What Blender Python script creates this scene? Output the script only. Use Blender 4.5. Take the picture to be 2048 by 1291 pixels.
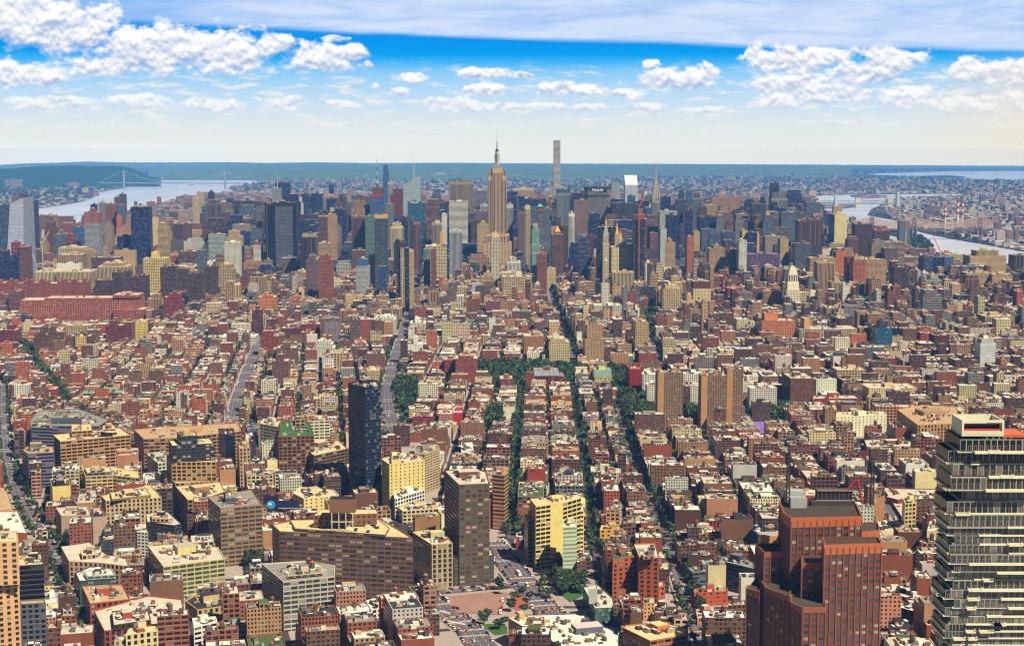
import bpy, bmesh, math, random
import numpy as np
from mathutils import Vector, Matrix
R = math.radians
sc = bpy.context.scene
for o in list(bpy.data.objects): bpy.data.objects.remove(o)

# ---------------------------------------------------------------- camera
F, CX, CY, EYE, PITCH = 3050.0, 1024.0, 645.5, 387.0, 6.48
cam_d = bpy.data.cameras.new('camera'); cam = bpy.data.objects.new('camera', cam_d)
sc.collection.objects.link(cam); sc.camera = cam
cam.location = (0, 0, EYE); cam.rotation_euler = (R(90 - PITCH), 0, 0)
cam_d.sensor_width = 36; cam_d.lens = 36 * F / 2048
cam_d.clip_start = 5; cam_d.clip_end = 120000
sc.view_settings.view_transform = 'Standard'; sc.view_settings.look = 'None'
sc.view_settings.gamma = 1.0; sc.view_settings.exposure = 0.5
sc.render.resolution_x, sc.render.resolution_y = 1024, 645
sc.cycles.use_denoising = True
sc.cycles.max_bounces = 4; sc.cycles.diffuse_bounces = 1; sc.cycles.glossy_bounces = 2
sc.cycles.volume_bounces = 2; sc.cycles.transparent_max_bounces = 8
sc.cycles.sample_clamp_indirect = 4
sc.cycles.pixel_filter_type = 'BLACKMAN_HARRIS'; sc.cycles.filter_width = 1.2

# ---------------------------------------------------------------- sun
HAZE, HZ = 3.0e-5, (.095, .238, .45)
SUN_EL, SUN_AZ = 50.0, 140.0      # azimuth clockwise from +Y (the view direction): behind the camera, to the right
sun_d = bpy.data.lights.new('sun', 'SUN'); sun_d.energy = 5.0; sun_d.angle = R(0.6); sun_d.color = (1, .90, .74)
sun = bpy.data.objects.new('sun', sun_d); sc.collection.objects.link(sun)
sdir = Vector((math.sin(R(SUN_AZ)) * math.cos(R(SUN_EL)), math.cos(R(SUN_AZ)) * math.cos(R(SUN_EL)), math.sin(R(SUN_EL))))
sun.rotation_euler = sdir.to_track_quat('Z', 'Y').to_euler(); sun.location = (300, -300, 900)

# ---------------------------------------------------------------- node helper
class NT:
    def __init__(s, nt): s.t = nt
    def n(s, typ, **kw):
        x = s.t.nodes.new(typ)
        for k, v in kw.items(): setattr(x, k, v)
        return x
    def put(s, sock, v):
        if v is None: return
        if hasattr(v, 'is_linked') or isinstance(v, bpy.types.NodeSocket): s.t.links.new(v, sock)
        else:
            if hasattr(sock.default_value, '__len__') and not hasattr(v, '__len__'): v = [v] * len(sock.default_value)
            if hasattr(v, '__len__') and len(sock.default_value) == 4 and len(v) == 3: v = tuple(v) + (1,)
            sock.default_value = v
    def m(s, op, a, b=None, c=None, clamp=False):
        x = s.n('ShaderNodeMath', operation=op); x.use_clamp = clamp
        s.put(x.inputs[0], a); s.put(x.inputs[1], b); s.put(x.inputs[2], c); return x.outputs[0]
    def vm(s, op, a, b=None):
        x = s.n('ShaderNodeVectorMath', operation=op); s.put(x.inputs[0], a); s.put(x.inputs[1], b); return x.outputs[0]
    def mix(s, f, a, b, blend='MIX'):
        x = s.n('ShaderNodeMix', data_type='RGBA', blend_type=blend)
        s.put(x.inputs[0], f); s.put(x.inputs[6], a); s.put(x.inputs[7], b); return x.outputs[2]
    def mapr(s, v, a, b, c=0.0, d=1.0, smooth=False):
        x = s.n('ShaderNodeMapRange'); x.interpolation_type = 'SMOOTHSTEP' if smooth else 'LINEAR'
        s.put(x.inputs[0], v); s.put(x.inputs[1], a); s.put(x.inputs[2], b); s.put(x.inputs[3], c); s.put(x.inputs[4], d); return x.outputs[0]
    def noise(s, vec, scale, detail=4, rough=.55, dist=0, w=None):
        x = s.n('ShaderNodeTexNoise'); s.put(x.inputs['Vector'], vec); x.inputs['Scale'].default_value = scale
        x.inputs['Detail'].default_value = detail; x.inputs['Roughness'].default_value = rough; x.inputs['Distortion'].default_value = dist
        return x.outputs[0]
    def ramp(s, f, stops, interp='LINEAR'):
        x = s.n('ShaderNodeValToRGB'); s.put(x.inputs[0], f); e = x.color_ramp; e.interpolation = interp
        while len(e.elements) < len(stops): e.elements.new(.5)
        for el, (p, c) in zip(e.elements, stops): el.position = p; el.color = tuple(c) + (1,)
        return x.outputs[0]
    def comb(s, x, y, z=0.0):
        c = s.n('ShaderNodeCombineXYZ'); s.put(c.inputs[0], x); s.put(c.inputs[1], y); s.put(c.inputs[2], z); return c.outputs[0]
    def sep(s, v):
        c = s.n('ShaderNodeSeparateXYZ'); s.put(c.inputs[0], v); return c.outputs

# ---------------------------------------------------------------- world: sky, cirrus sheet and cumulus in azimuth / elevation
world = bpy.data.worlds.new('World'); sc.world = world; world.use_nodes = True
wt = world.node_tree; wt.nodes.clear(); W = NT(wt)
tc = W.n('ShaderNodeTexCoord').outputs['Generated']
dx, dy, dz = W.sep(tc)
az = W.m('MULTIPLY', W.m('ARCTAN2', dx, dy), 57.2958)
el = W.m('MULTIPLY', W.m('ARCSINE', dz), 57.2958)
sky = W.n('ShaderNodeTexSky', sky_type='NISHITA'); sky.sun_disc = False
sky.sun_elevation = R(SUN_EL); sky.sun_rotation = R(SUN_AZ); sky.altitude = 300; sky.air_density = 1.0; sky.dust_density = .6; sky.ozone_density = 2.0
nish = W.mix(1.0, sky.outputs[0], (.085, .085, .085), 'MULTIPLY')
# colours are in the scene's linear light; elevation -1 .. 9 degrees
def lin(r, g, b):
    f = lambda c: c / 12.92 if c <= .04045 else ((c + .055) / 1.055) ** 2.4
    return (f(r / 255), f(g / 255), f(b / 255))
rt = W.mapr(el, -1, 9)
low = W.ramp(rt, [(0.0, lin(228, 232, 226)), (.10, lin(234, 236, 228)), (.19, lin(222, 232, 234)), (.26, lin(202, 225, 242)), (.33, lin(176, 216, 246)), (.385, lin(138, 203, 248)),
                  (.42, lin(64, 180, 246)), (.45, lin(8, 160, 240)), (.50, lin(0, 150, 238)), (.62, lin(60, 160, 240)), (1.0, lin(70, 140, 220))])
warm = W.mapr(az, 13, 20, 0, .75, True)
low = W.mix(W.m('MULTIPLY', warm, W.mapr(el, 3.6, 1.5, 0, 1, True)), low, lin(240, 228, 205))
skyc = W.mix(W.mapr(el, 8, 25, 0, 1, True), low, nish)
# cirrus sheet
uv = W.comb(az, el)
edge = W.m('ADD', W.m('MULTIPLY', W.m('ADD', az, 12.7), -.036), 4.47)
cn = W.noise(W.comb(W.m('MULTIPLY', az, .12), W.m('MULTIPLY', el, 1.1), 3.3), 1.0, 6, .6, .6)
cn2 = W.noise(W.comb(W.m('MULTIPLY', az, .35), W.m('MULTIPLY', el, 2.4), 9.3), 1.0, 5, .6, .8)
ed = W.m('SUBTRACT', W.m('ADD', el, W.m('MULTIPLY', W.m('SUBTRACT', cn, .5), .35)), edge)
ci = W.mapr(ed, -.03, .22, 0, 1, True)
left = W.mapr(az, -15.5, -7.5, .45, 1, True)
ci = W.m('MULTIPLY', W.m('MULTIPLY', ci, left), W.mapr(W.m('ADD', cn, cn2), .70, 1.15, .62, 1.0), clamp=True)
skyc = W.mix(W.m('MULTIPLY', ci, W.mapr(el, 10, 40, 1, .25)), skyc, W.mix(cn2, lin(186, 213, 249), lin(222, 232, 250)))
# cumulus banks: ellipses (az, el, half width, half height) whose outline is broken up by noise
g = bpy.data.node_groups.new('bank', 'ShaderNodeTree'); gi = g.interface
for nm in ('u', 'v', 'cx', 'cy', 'rx', 'ry', 'E', 'S'): gi.new_socket(nm, in_out='INPUT', socket_type='NodeSocketFloat')
for nm in ('E', 'S'): gi.new_socket(nm, in_out='OUTPUT', socket_type='NodeSocketFloat')
G = NT(g); I = G.n('NodeGroupInput').outputs; O = G.n('NodeGroupOutput')
a = G.m('DIVIDE', G.m('SUBTRACT', I[0], I[2]), I[4]); b = G.m('DIVIDE', G.m('SUBTRACT', I[1], I[3]), I[5])
bb = G.m('MULTIPLY', b, G.m('ADD', 1.0, G.m('MULTIPLY', G.m('LESS_THAN', b, 0.0), .55)))
e = G.m('SUBTRACT', 1.0, G.m('SQRT', G.m('ADD', G.m('MULTIPLY', a, a), G.m('MULTIPLY', bb, bb))))
gt = G.m('GREATER_THAN', e, I[6])
wS = G.m('DIVIDE', 1.0, G.m('ADD', 1.0, G.m('POWER', 2.718, G.m('MULTIPLY', G.m('SUBTRACT', I[6], e), 7.0))))
G.put(O.inputs[0], G.m('MAXIMUM', e, I[6]))
G.put(O.inputs[1], G.m('ADD', I[7], G.m('MULTIPLY', wS, G.m('SUBTRACT', b, I[7]))))
def A(px): return math.degrees(math.atan((px - 1024) / F))
def EL(py): return math.degrees(math.atan((CY - py) / F)) - PITCH
BANKS = [(45,62,215,66),(150,92,120,50),(330,118,235,68),(250,140,150,45),(470,128,110,50),(555,102,50,30),(640,128,105,45),(700,112,48,26),(672,82,30,12),
  (741,130,11,9),(40,165,140,40),(120,214,95,22),(275,208,80,24),(425,216,74,22),(590,213,64,24),(675,212,60,14),(525,204,22,10),(826,155,38,12),(748,176,34,13),(794,188,28,14),
  (975,150,60,17),(965,184,56,19),(1040,152,18,10),(908,215,62,22),(1010,216,60,14),(1300,132,22,14),(1130,184,92,24),(1250,190,34,14),(1345,170,105,34),(1405,150,55,26),
  (1560,132,100,42),(1640,122,125,30),(1765,132,85,36),(1720,160,120,40),(1600,176,150,32),(1800,205,90,36),(1700,200,110,32),(1560,205,80,26),(1960,158,85,36),(2040,165,60,46),(1930,220,80,28),(2020,212,60,34),
  (1290,220,60,14),(1090,216,60,13),(1180,218,40,12),(1400,225,60,14),(1060,250,30,9),(240,254,44,9),(120,262,50,8),(340,258,40,9),(440,262,60,8),(700,252,60,9),(840,262,60,7),(1290,262,60,8),(1450,262,70,8),(1700,250,80,10)]
P0 = W.comb(W.m('MULTIPLY', az, .75), el, 1.7); P1 = W.comb(W.m('MULTIPLY', az, .75), W.m('ADD', el, .16), 1.7)
n1 = W.noise(P0, 1.45, 9, .60, .12); n2 = W.noise(P1, 1.45, 9, .60, .12)
def billow(p, sc_):
    v_ = W.n('ShaderNodeTexVoronoi', feature='F1'); W.put(v_.inputs['Vector'], W.vm('ADD', p, W.vm('MULTIPLY', W.n('ShaderNodeTexNoise').outputs[1] if 0 else W.comb(W.m('SUBTRACT', n1, .5), W.m('SUBTRACT', n2, .5)), (.5, .5, 0)))); v_.inputs['Scale'].default_value = sc_
    v_.inputs['Detail'].default_value = 2; v_.inputs['Roughness'].default_value = .55; v_.normalize = True
    return v_.outputs[0]
vo, vo2 = billow(P0, 2.3), billow(P1, 2.3)
du = W.m('ADD', az, W.m('MULTIPLY', W.m('SUBTRACT', W.noise(uv, .9, 3), .5), 1.5)); dv = W.m('ADD', el, W.m('MULTIPLY', W.m('SUBTRACT', n1, .5), .30))
pe, ps = -9.0, 0.0
for (x, y, rx, ry) in BANKS:
    q = W.n('ShaderNodeGroup'); q.node_tree = g
    for i, v in enumerate((du, dv, A(x), EL(y), rx / 53.2, ry / 53.2, pe, ps)): W.put(q.inputs[i], v)
    pe, ps = q.outputs[0], q.outputs[1]
dens = W.m('ADD', W.m('MULTIPLY', pe, 1.0), W.m('ADD', W.m('MULTIPLY', W.m('SUBTRACT', n1, .51), 2.2), W.m('MULTIPLY', W.m('SUBTRACT', .36, vo), .42)))
pf = W.noise(W.comb(W.m('MULTIPLY', az, .55), W.m('MULTIPLY', el, 2.6), 5.1), 1.6, 6, .6, .2)
pfd = W.m('MULTIPLY', W.m('SUBTRACT', pf, .50), W.m('MULTIPLY', W.mapr(el, .3, 1.2, 0, 1, True), W.mapr(el, 3.6, 2.4, 0, 1, True)))
soft = W.mapr(ps, -.6, .5, 1.05, .34)                   # crisp tops, ragged undersides
alpha = W.m('MULTIPLY', W.m('DIVIDE', W.m('ADD', dens, .02), soft), 1.0, clamp=True)
alpha = W.mapr(alpha, 0, 1, 0, 1, True)
lit = W.m('ADD', W.m('MULTIPLY', W.m('SUBTRACT', n1, n2), 3.6), W.m('ADD', W.m('MULTIPLY', W.m('SUBTRACT', vo2, vo), 1.4), W.m('ADD', .50, W.m('MULTIPLY', ps, .50))), clamp=True)
lit = W.m('ADD', lit, W.mapr(dens, .0, .35, .28, 0), clamp=True)
cc = W.ramp(lit, [(0, lin(170, 190, 222)), (.30, lin(198, 211, 234)), (.55, lin(226, 231, 242)), (.8, lin(249, 250, 252)), (1, lin(255, 255, 255))])
cc = W.mix(W.mapr(el, .2, 2.6, .75, 0, True), cc, lin(232, 234, 236))
cc = W.mix(W.m('MULTIPLY', warm, .5), cc, lin(246, 236, 216))
skyc = W.mix(W.mapr(pfd, 0, .16, 0, .75, True), skyc, lin(240, 239, 234))
skyc = W.mix(W.m('MULTIPLY', alpha, W.mapr(el, .2, 2.4, .4, 1.0, True)), skyc, cc)
# sky glow raised toward the horizon to offset the haze, for this camera height
tr = W.m('POWER', 2.71828, W.m('MULTIPLY', W.m('MINIMUM', W.m('DIVIDE', 68.0, W.m('MAXIMUM', dz, 1e-4)), 64000.0), -HAZE))
def over(a_, h_): return W.m('MAXIMUM', W.m('DIVIDE', W.m('SUBTRACT', a_, W.m('MULTIPLY', W.m('SUBTRACT', 1.0, tr), h_)), tr), 0.0)
skyc = W.mix(1.0, skyc, (.71, .71, .71), 'MULTIPLY'); cr, cg, cb = W.sep(skyc); skyc = W.comb(over(cr, HZ[0]), over(cg, HZ[1]), over(cb, HZ[2]))
bg = W.n('ShaderNodeBackground'); W.put(bg.inputs[0], skyc)
# the rest of the dome, above and around the modelled banks: the same air with broken cloud
bg2 = W.n('ShaderNodeBackground'); br = W.noise(W.vm('MULTIPLY', tc, (1, 1, 3)), 3.0, 4, .6)
nish2 = W.mix(1.0, sky.outputs[0], (.06, .06, .06), 'MULTIPLY'); bg2.inputs[1].default_value = .28
W.put(bg2.inputs[0], W.mix(W.mapr(br, .5, .62, 0, .6, True), nish2, lin(236, 238, 244)))
inb = W.m('MULTIPLY', W.m('LESS_THAN', W.m('ABSOLUTE', az), 40.0), W.m('MULTIPLY', W.m('LESS_THAN', el, 12.0), W.m('GREATER_THAN', el, -3.0)))
mx = W.n('ShaderNodeMixShader'); W.put(mx.inputs[0], inb); wt.links.new(bg2.outputs[0], mx.inputs[1]); wt.links.new(bg.outputs[0], mx.inputs[2])
wo = W.n('ShaderNodeOutputWorld'); wt.links.new(mx.outputs[0], wo.inputs[0])
world.cycles.sampling_method = 'MANUAL'; world.cycles.sample_map_resolution = 512

# ---------------------------------------------------------------- geometry of the view: picture measurements -> real positions on the curved ground
RE = 7.4e6
CPT, SPT = math.cos(R(PITCH)), math.sin(R(PITCH))
def drop(X, Y): return -(X * X + Y * Y) / (2 * RE)
def ray(px, py):
    v = (CY - py) / F
    return ((px - CX) / F, CPT + v * SPT, -SPT + v * CPT)
def at_h(px, py, h=0.0):
    """point seen at (px, py) that stands h metres above the ground"""
    d = ray(px, py); t = 2000.0
    for _ in range(12):
        X, Y = d[0] * t, d[1] * t
        zt = h + drop(X, Y)
        if d[2] > -1e-5: t = 60000.0; break
        t = min((zt - EYE) / d[2], 62000.0)
    return d[0] * t, d[1] * t
def at_D(px, py, D):
    d = ray(px, py); t = D / d[1]; X = d[0] * t
    return X, D, EYE + d[2] * t - drop(X, D)      # z above local ground
def pix(X, Y, h=0.0):
    z = h + drop(X, Y) - EYE
    f = Y * CPT - z * SPT; u = Y * SPT + z * CPT
    return CX + F * X / f, CY - F * u / f

Zs = {'Z1': (0,300,3.796), 'Z2': (500,300,3.796), 'Z3': (960,240,3.227), 'Z4': (1400,300,3.1605), 'M1': (0,540,3.796), 'M2': (500,540,3.796),
      'M3': (1000,540,3.796), 'M4': (1500,540,3.737), 'F1': (0,840,2.863), 'F2': (500,720,2.2615), 'F3': (1000,840,2.863), 'F4': (1480,820,2.741), 'P': (0,0,1.0)}
def zx(Z, x): return Zs[Z][0] + x / Zs[Z][2]
def zy(Z, y): return Zs[Z][1] + y / Zs[Z][2]

# ---------------------------------------------------------------- materials
def principled(name):
    m = bpy.data.materials.new(name); m.use_nodes = True
    N = NT(m.node_tree); b = m.node_tree.nodes['Principled BSDF']; return m, N, b
def attr(N, name, out='Color', typ='GEOMETRY'):
    x = N.n('ShaderNodeAttribute', attribute_name=name, attribute_type=typ); return x.outputs[out]
# facade: UV counts bays and floors; wcol wall colour, gcol glass colour, par = (window width, window height, seed, kind)
M_WALL, N, b = principled('facade')
u, v, _ = N.sep(N.n('ShaderNodeUVMap', uv_map='uv').outputs[0])
pr = N.n('ShaderNodeAttribute', attribute_name='par', attribute_type='GEOMETRY')
pw, ph, pseed = N.sep(pr.outputs['Vector'])
fu, fv = N.m('FRACT', u), N.m('FRACT', v)
mu = N.m('LESS_THAN', N.m('ABSOLUTE', N.m('SUBTRACT', fu, .5)), N.m('MULTIPLY', pw, .5))
mv = N.m('LESS_THAN', N.m('ABSOLUTE', N.m('SUBTRACT', fv, .46)), N.m('MULTIPLY', ph, .5))
win = N.m('MULTIPLY', mu, mv)
wn = N.n('ShaderNodeTexWhiteNoise', noise_dimensions='3D')
N.put(wn.inputs['Vector'], N.comb(N.m('FLOOR', u), N.m('FLOOR', v), pseed)); rnd = wn.outputs['Value']
gc = attr(N, 'gcol')
blind = N.mapr(rnd, .80, .86, 0, .42)
gl = N.mix(blind, N.mix(N.m('MULTIPLY', rnd, .8), N.mix(1.0, gc, (.55, .55, .55), 'MULTIPLY'), gc), N.mix(.5, gc, (.55, .50, .42)))
ge = N.n('ShaderNodeNewGeometry').outputs['Position']
nz = N.noise(ge, .045, 5, .65); nz2 = N.noise(N.vm('MULTIPLY', ge, (1, 1, .25)), .35, 3, .6)
def deep(N, c, g_, k):          # gamma and tint: richer and darker than the colour passed in
    x = N.n('ShaderNodeGamma'); N.put(x.inputs[0], c); x.inputs[1].default_value = g_; return N.mix(1.0, x.outputs[0], (k, k * 1.055, k * .92), 'MULTIPLY')
wc = deep(N, attr(N, 'wcol'), 1.12, .755)
wall = N.mix(1.0, wc, N.mix(nz, (.70, .67, .66), (1.28, 1.28, 1.30)), 'MULTIPLY')
wall = N.mix(1.0, wall, N.mix(nz2, (.80, .79, .78), (1.18, 1.18, 1.17)), 'MULTIPLY')
# sill courses a little paler than the wall, only where windows are
sill = N.m('MULTIPLY', N.m('LESS_THAN', N.m('ABSOLUTE', N.m('SUBTRACT', fv, .08)), .045), N.m('GREATER_THAN', pw, .01))
wall = N.mix(N.m('MULTIPLY', sill, .35), wall, N.mix(.5, wc, (.55, .50, .45)))
N.put(b.inputs['Base Color'], N.mix(win, wall, gl))
N.put(b.inputs['Roughness'], N.mapr(win, 0, 1, .88, .16))
b.inputs['Specular IOR Level'].default_value = .4
# roofs
M_ROOF, N, b = principled('roof_membrane')
ge = N.n('ShaderNodeNewGeometry').outputs['Position']
wc = deep(N, attr(N, 'wcol'), 1.08, 1.0)
r1 = N.noise(ge, .11, 5, .7, .5); r2 = N.noise(ge, .6, 3, .6)
c = N.mix(1.0, wc, N.mix(r1, (.48, .46, .45), (1.42, 1.42, 1.44)), 'MULTIPLY')
c = N.mix(1.0, c, N.mix(r2, (.72, .71, .70), (1.25, 1.25, 1.25)), 'MULTIPLY')
N.put(b.inputs['Base Color'], c); b.inputs['Roughness'].default_value = .9; b.inputs['Specular IOR Level'].default_value = .2
# plain, coloured per face
M_PLAIN, N, b = principled('painted')
ge = N.n('ShaderNodeNewGeometry').outputs['Position']
N.put(b.inputs['Base Color'], N.mix(1.0, deep(N, attr(N, 'wcol'), 1.12, .85), N.mix(N.noise(ge, .25, 3), (.8, .8, .8), (1.2, 1.2, 1.2)), 'MULTIPLY'))
b.inputs['Roughness'].default_value = .75
M_GLASS, N, b = principled('dark_glass')
N.put(b.inputs['Base Color'], attr(N, 'wcol')); b.inputs['Roughness'].default_value = .12; b.inputs['Specular IOR Level'].default_value = .5
MATS = [M_WALL, M_ROOF, M_PLAIN, M_GLASS]
WALL, ROOF, PLAIN, GLASS = 0, 1, 2, 3
def flat(name, col, rough=.8, metal=0, var=.25, scale=.2):
    m, N, b = principled(name)
    ge = N.n('ShaderNodeNewGeometry').outputs['Position']
    N.put(b.inputs['Base Color'], N.mix(1.0, tuple(col), N.mix(N.noise(ge, scale, 4), (1 - var,) * 3, (1 + var,) * 3), 'MULTIPLY'))
    b.inputs['Roughness'].default_value = rough; b.inputs['Metallic'].default_value = metal; b.inputs['Specular IOR Level'].default_value = .25
    return m

# ---------------------------------------------------------------- mesh accumulator
class MB:
    def __init__(s): s.v = []; s.f = []; s.m = []; s.c = []; s.g = []; s.p = []; s.uv = []
    def face(s, pts, mat, col, g=(0, 0, 0), par=(0, 0, 0, 0), uv=None):
        n = len(s.v); s.v.extend(pts); s.f.append(tuple(range(n, n + len(pts)))); s.m.append(mat); s.c.append(col); s.g.append(g); s.p.append(par)
        s.uv.extend(uv or [(0, 0)] * len(pts))
    def prism(s, poly, z0, z1, mat, col, g=(0,0,0), par=(0,0,0,0), bay=0, flo=0, top=None, bottom=False, topcol=None):
        """walls around a counter-clockwise footprint; bay / flo in metres give whole window bays and floors"""
        n = len(poly)
        for i in range(n):
            x0, y0 = poly[i]; x1, y1 = poly[(i + 1) % n]
            if bay:
                nb = max(1, round(math.hypot(x1 - x0, y1 - y0) / bay)); nf = max(1, round((z1 - z0) / flo)); uv = [(0, 0), (nb, 0), (nb, nf), (0, nf)]
            else: uv = None
            s.face([(x0, y0, z0), (x1, y1, z0), (x1, y1, z1), (x0, y0, z1)], mat, col, g, par, uv)
        if top is not None: s.face([(x, y, z1) for x, y in poly], top, topcol or col)
        if bottom: s.face([(x, y, z0) for x, y in reversed(poly)], mat, col)
    def box(s, x, y, z0, z1, w, d, ang=0, mat=PLAIN, col=(.5,.5,.5), topcol=None, **k):
        s.prism(rect(x, y, w, d, ang), z0, z1, mat, col, top=k.pop('top', mat), topcol=topcol, **k)
    def cyl(s, x, y, z0, z1, r0, r1, n=8, mat=PLAIN, col=(.5,.5,.5), cap=True):
        a = [(math.cos(2 * math.pi * i / n), math.sin(2 * math.pi * i / n)) for i in range(n)]
        for i in range(n):
            j = (i + 1) % n
            if r1 > 1e-3: s.face([(x+a[i][0]*r0, y+a[i][1]*r0, z0), (x+a[j][0]*r0, y+a[j][1]*r0, z0), (x+a[j][0]*r1, y+a[j][1]*r1, z1), (x+a[i][0]*r1, y+a[i][1]*r1, z1)], mat, col)
            else: s.face([(x+a[i][0]*r0, y+a[i][1]*r0, z0), (x+a[j][0]*r0, y+a[j][1]*r0, z0), (x, y, z1)], mat, col)
        if cap and r1 > 1e-3: s.face([(x+c*r1, y+d*r1, z1) for c, d in a], mat, col)
    def beam(s, a, b, t, col=(.5,.5,.5), mat=PLAIN):
        a, b = Vector(a), Vector(b); d = (b - a).normalized()
        u = d.cross(Vector((0, 0, 1))); u = u.normalized() if u.length > .01 else Vector((1, 0, 0)); w = d.cross(u).normalized()
        q = [(u * i + w * j) * (t / 2) for i, j in ((-1,-1),(1,-1),(1,1),(-1,1))]
        for i in range(4):
            j = (i + 1) % 4; s.face([tuple(a + q[i]), tuple(a + q[j]), tuple(b + q[j]), tuple(b + q[i])], mat, col)
        s.face([tuple(b + x) for x in q], mat, col); s.face([tuple(a + x) for x in reversed(q)], mat, col)
    def mesh(s, name):
        me = bpy.data.meshes.new(name)
        nv, nf = len(s.v), len(s.f)
        me.vertices.add(nv); me.vertices.foreach_set('co', np.array(s.v, dtype=np.float32).ravel())
        ls = np.array([len(f) for f in s.f], dtype=np.int32); nl = int(ls.sum())
        me.loops.add(nl); me.polygons.add(nf)
        me.loops.foreach_set('vertex_index', np.arange(nl, dtype=np.int32))
        me.polygons.foreach_set('loop_start', np.concatenate([[0], np.cumsum(ls)[:-1]]).astype(np.int32))
        me.polygons.foreach_set('material_index', np.array(s.m, dtype=np.int32))
        ul = me.uv_layers.new(name='uv'); ul.data.foreach_set('uv', np.array(s.uv, dtype=np.float32).ravel())
        for nm, arr in (('wcol', s.c), ('gcol', s.g)):
            at = me.attributes.new(nm, 'FLOAT_COLOR', 'FACE'); q = np.ones((nf, 4), dtype=np.float32); q[:, :3] = np.array([x[:3] for x in arr], dtype=np.float32)
            at.data.foreach_set('color', q.ravel())
        at = me.attributes.new('par', 'FLOAT_VECTOR', 'FACE'); at.data.foreach_set('vector', np.array([x[:3] for x in s.p], dtype=np.float32).ravel())
        for m in MATS: me.materials.append(m)
        me.update(calc_edges=True); return me
    def build(s, name, parent=None, org=None, **kw):
        if not s.f: return None
        if org is not None: s.v = [(x - org[0], y - org[1], z - org[2]) for x, y, z in s.v]
        o = bpy.data.objects.new(name, s.mesh(name)); sc.collection.objects.link(o)
        if parent is not None: o.parent = parent
        elif org is not None: o.location = org
        tag(o, **kw); return o
def rect(x, y, w, d, ang=0):
    c, s_ = math.cos(ang), math.sin(ang)
    return [(x + c * a - s_ * b, y + s_ * a + c * b) for a, b in ((-w/2,-d/2),(w/2,-d/2),(w/2,d/2),(-w/2,d/2))]
def area(p): return sum(p[i][0] * p[(i+1) % len(p)][1] - p[(i+1) % len(p)][0] * p[i][1] for i in range(len(p))) / 2
def inset(p, k):
    cx = sum(q[0] for q in p) / len(p); cy = sum(q[1] for q in p) / len(p); out = []
    for x, y in p:
        d = math.hypot(x - cx, y - cy) or 1; t = max(0, 1 - k * 1.3 / d); out.append((cx + (x - cx) * t, cy + (y - cy) * t))
    return out
def tag(o, label=None, cat=None, group=None, kind=None):
    for k, v in (('label', label), ('category', cat), ('group', group), ('kind', kind)):
        if v: o[k] = v
    return o
def empty(name, loc, **kw):
    o = bpy.data.objects.new(name, None); sc.collection.objects.link(o); o.location = loc; o.empty_display_size = 5; return tag(o, **kw)
def shift(mb, loc):
    mb.v = [(x - loc[0], y - loc[1], z - loc[2]) for x, y, z in mb.v]
rng = random.Random(7)
OCC_X0, OCC_Y0, OC = -5000.0, 500.0, 4.0
OCC = np.zeros((2500, 3600), dtype=np.int8)     # [x, y] cells of 4 m: 1 street, 2 building, 3 park, 4 water
def occ_poly(p, val, grow=0):
    if grow: p = inset(p, -grow)
    xs = [q[0] for q in p]; ys = [q[1] for q in p]
    i0 = max(0, int((min(xs) - OCC_X0) / OC)); i1 = min(OCC.shape[0], int((max(xs) - OCC_X0) / OC) + 2)
    j0 = max(0, int((min(ys) - OCC_Y0) / OC)); j1 = min(OCC.shape[1], int((max(ys) - OCC_Y0) / OC) + 2)
    if i1 <= i0 or j1 <= j0: return
    gx = OCC_X0 + (np.arange(i0, i1) + .5) * OC; gy = OCC_Y0 + (np.arange(j0, j1) + .5) * OC
    X, Y = np.meshgrid(gx, gy, indexing='ij'); ins = np.zeros(X.shape, dtype=bool); n = len(p)
    for a in range(n):
        x0, y0 = p[a]; x1, y1 = p[(a + 1) % n]
        if y0 == y1: continue
        ins ^= ((y0 > Y) != (y1 > Y)) & (X < (x1 - x0) * (Y - y0) / (y1 - y0) + x0)
    sub = OCC[i0:i1, j0:j1]; sub[ins] = val
def occ_at(x, y):
    i = int((x - OCC_X0) / OC); j = int((y - OCC_Y0) / OC)
    return int(OCC[i, j]) if 0 <= i < OCC.shape[0] and 0 <= j < OCC.shape[1] else 0
def occ_rect(p):
    cx = sum(q[0] for q in p) / 4; cy = sum(q[1] for q in p) / 4
    if occ_at(cx, cy): return True
    for k in (.85, .5):
        for x, y in p:
            if occ_at(cx + (x - cx) * k, cy + (y - cy) * k): return True
    for i in range(4):
        x, y = (p[i][0] + p[(i+1) % 4][0]) / 2, (p[i][1] + p[(i+1) % 4][1]) / 2
        if occ_at(cx + (x - cx) * .85, cy + (y - cy) * .85): return True
    return False
def occ_line(pts, w, val=1):
    for i in range(len(pts) - 1):
        (x0, y0), (x1, y1) = pts[i], pts[i + 1]; L = math.hypot(x1 - x0, y1 - y0); nx, ny = -(y1 - y0) / L * w / 2, (x1 - x0) / L * w / 2
        occ_poly([(x0 + nx, y0 + ny), (x0 - nx, y0 - ny), (x1 - nx, y1 - ny), (x1 + nx, y1 + ny)], val)
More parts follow.
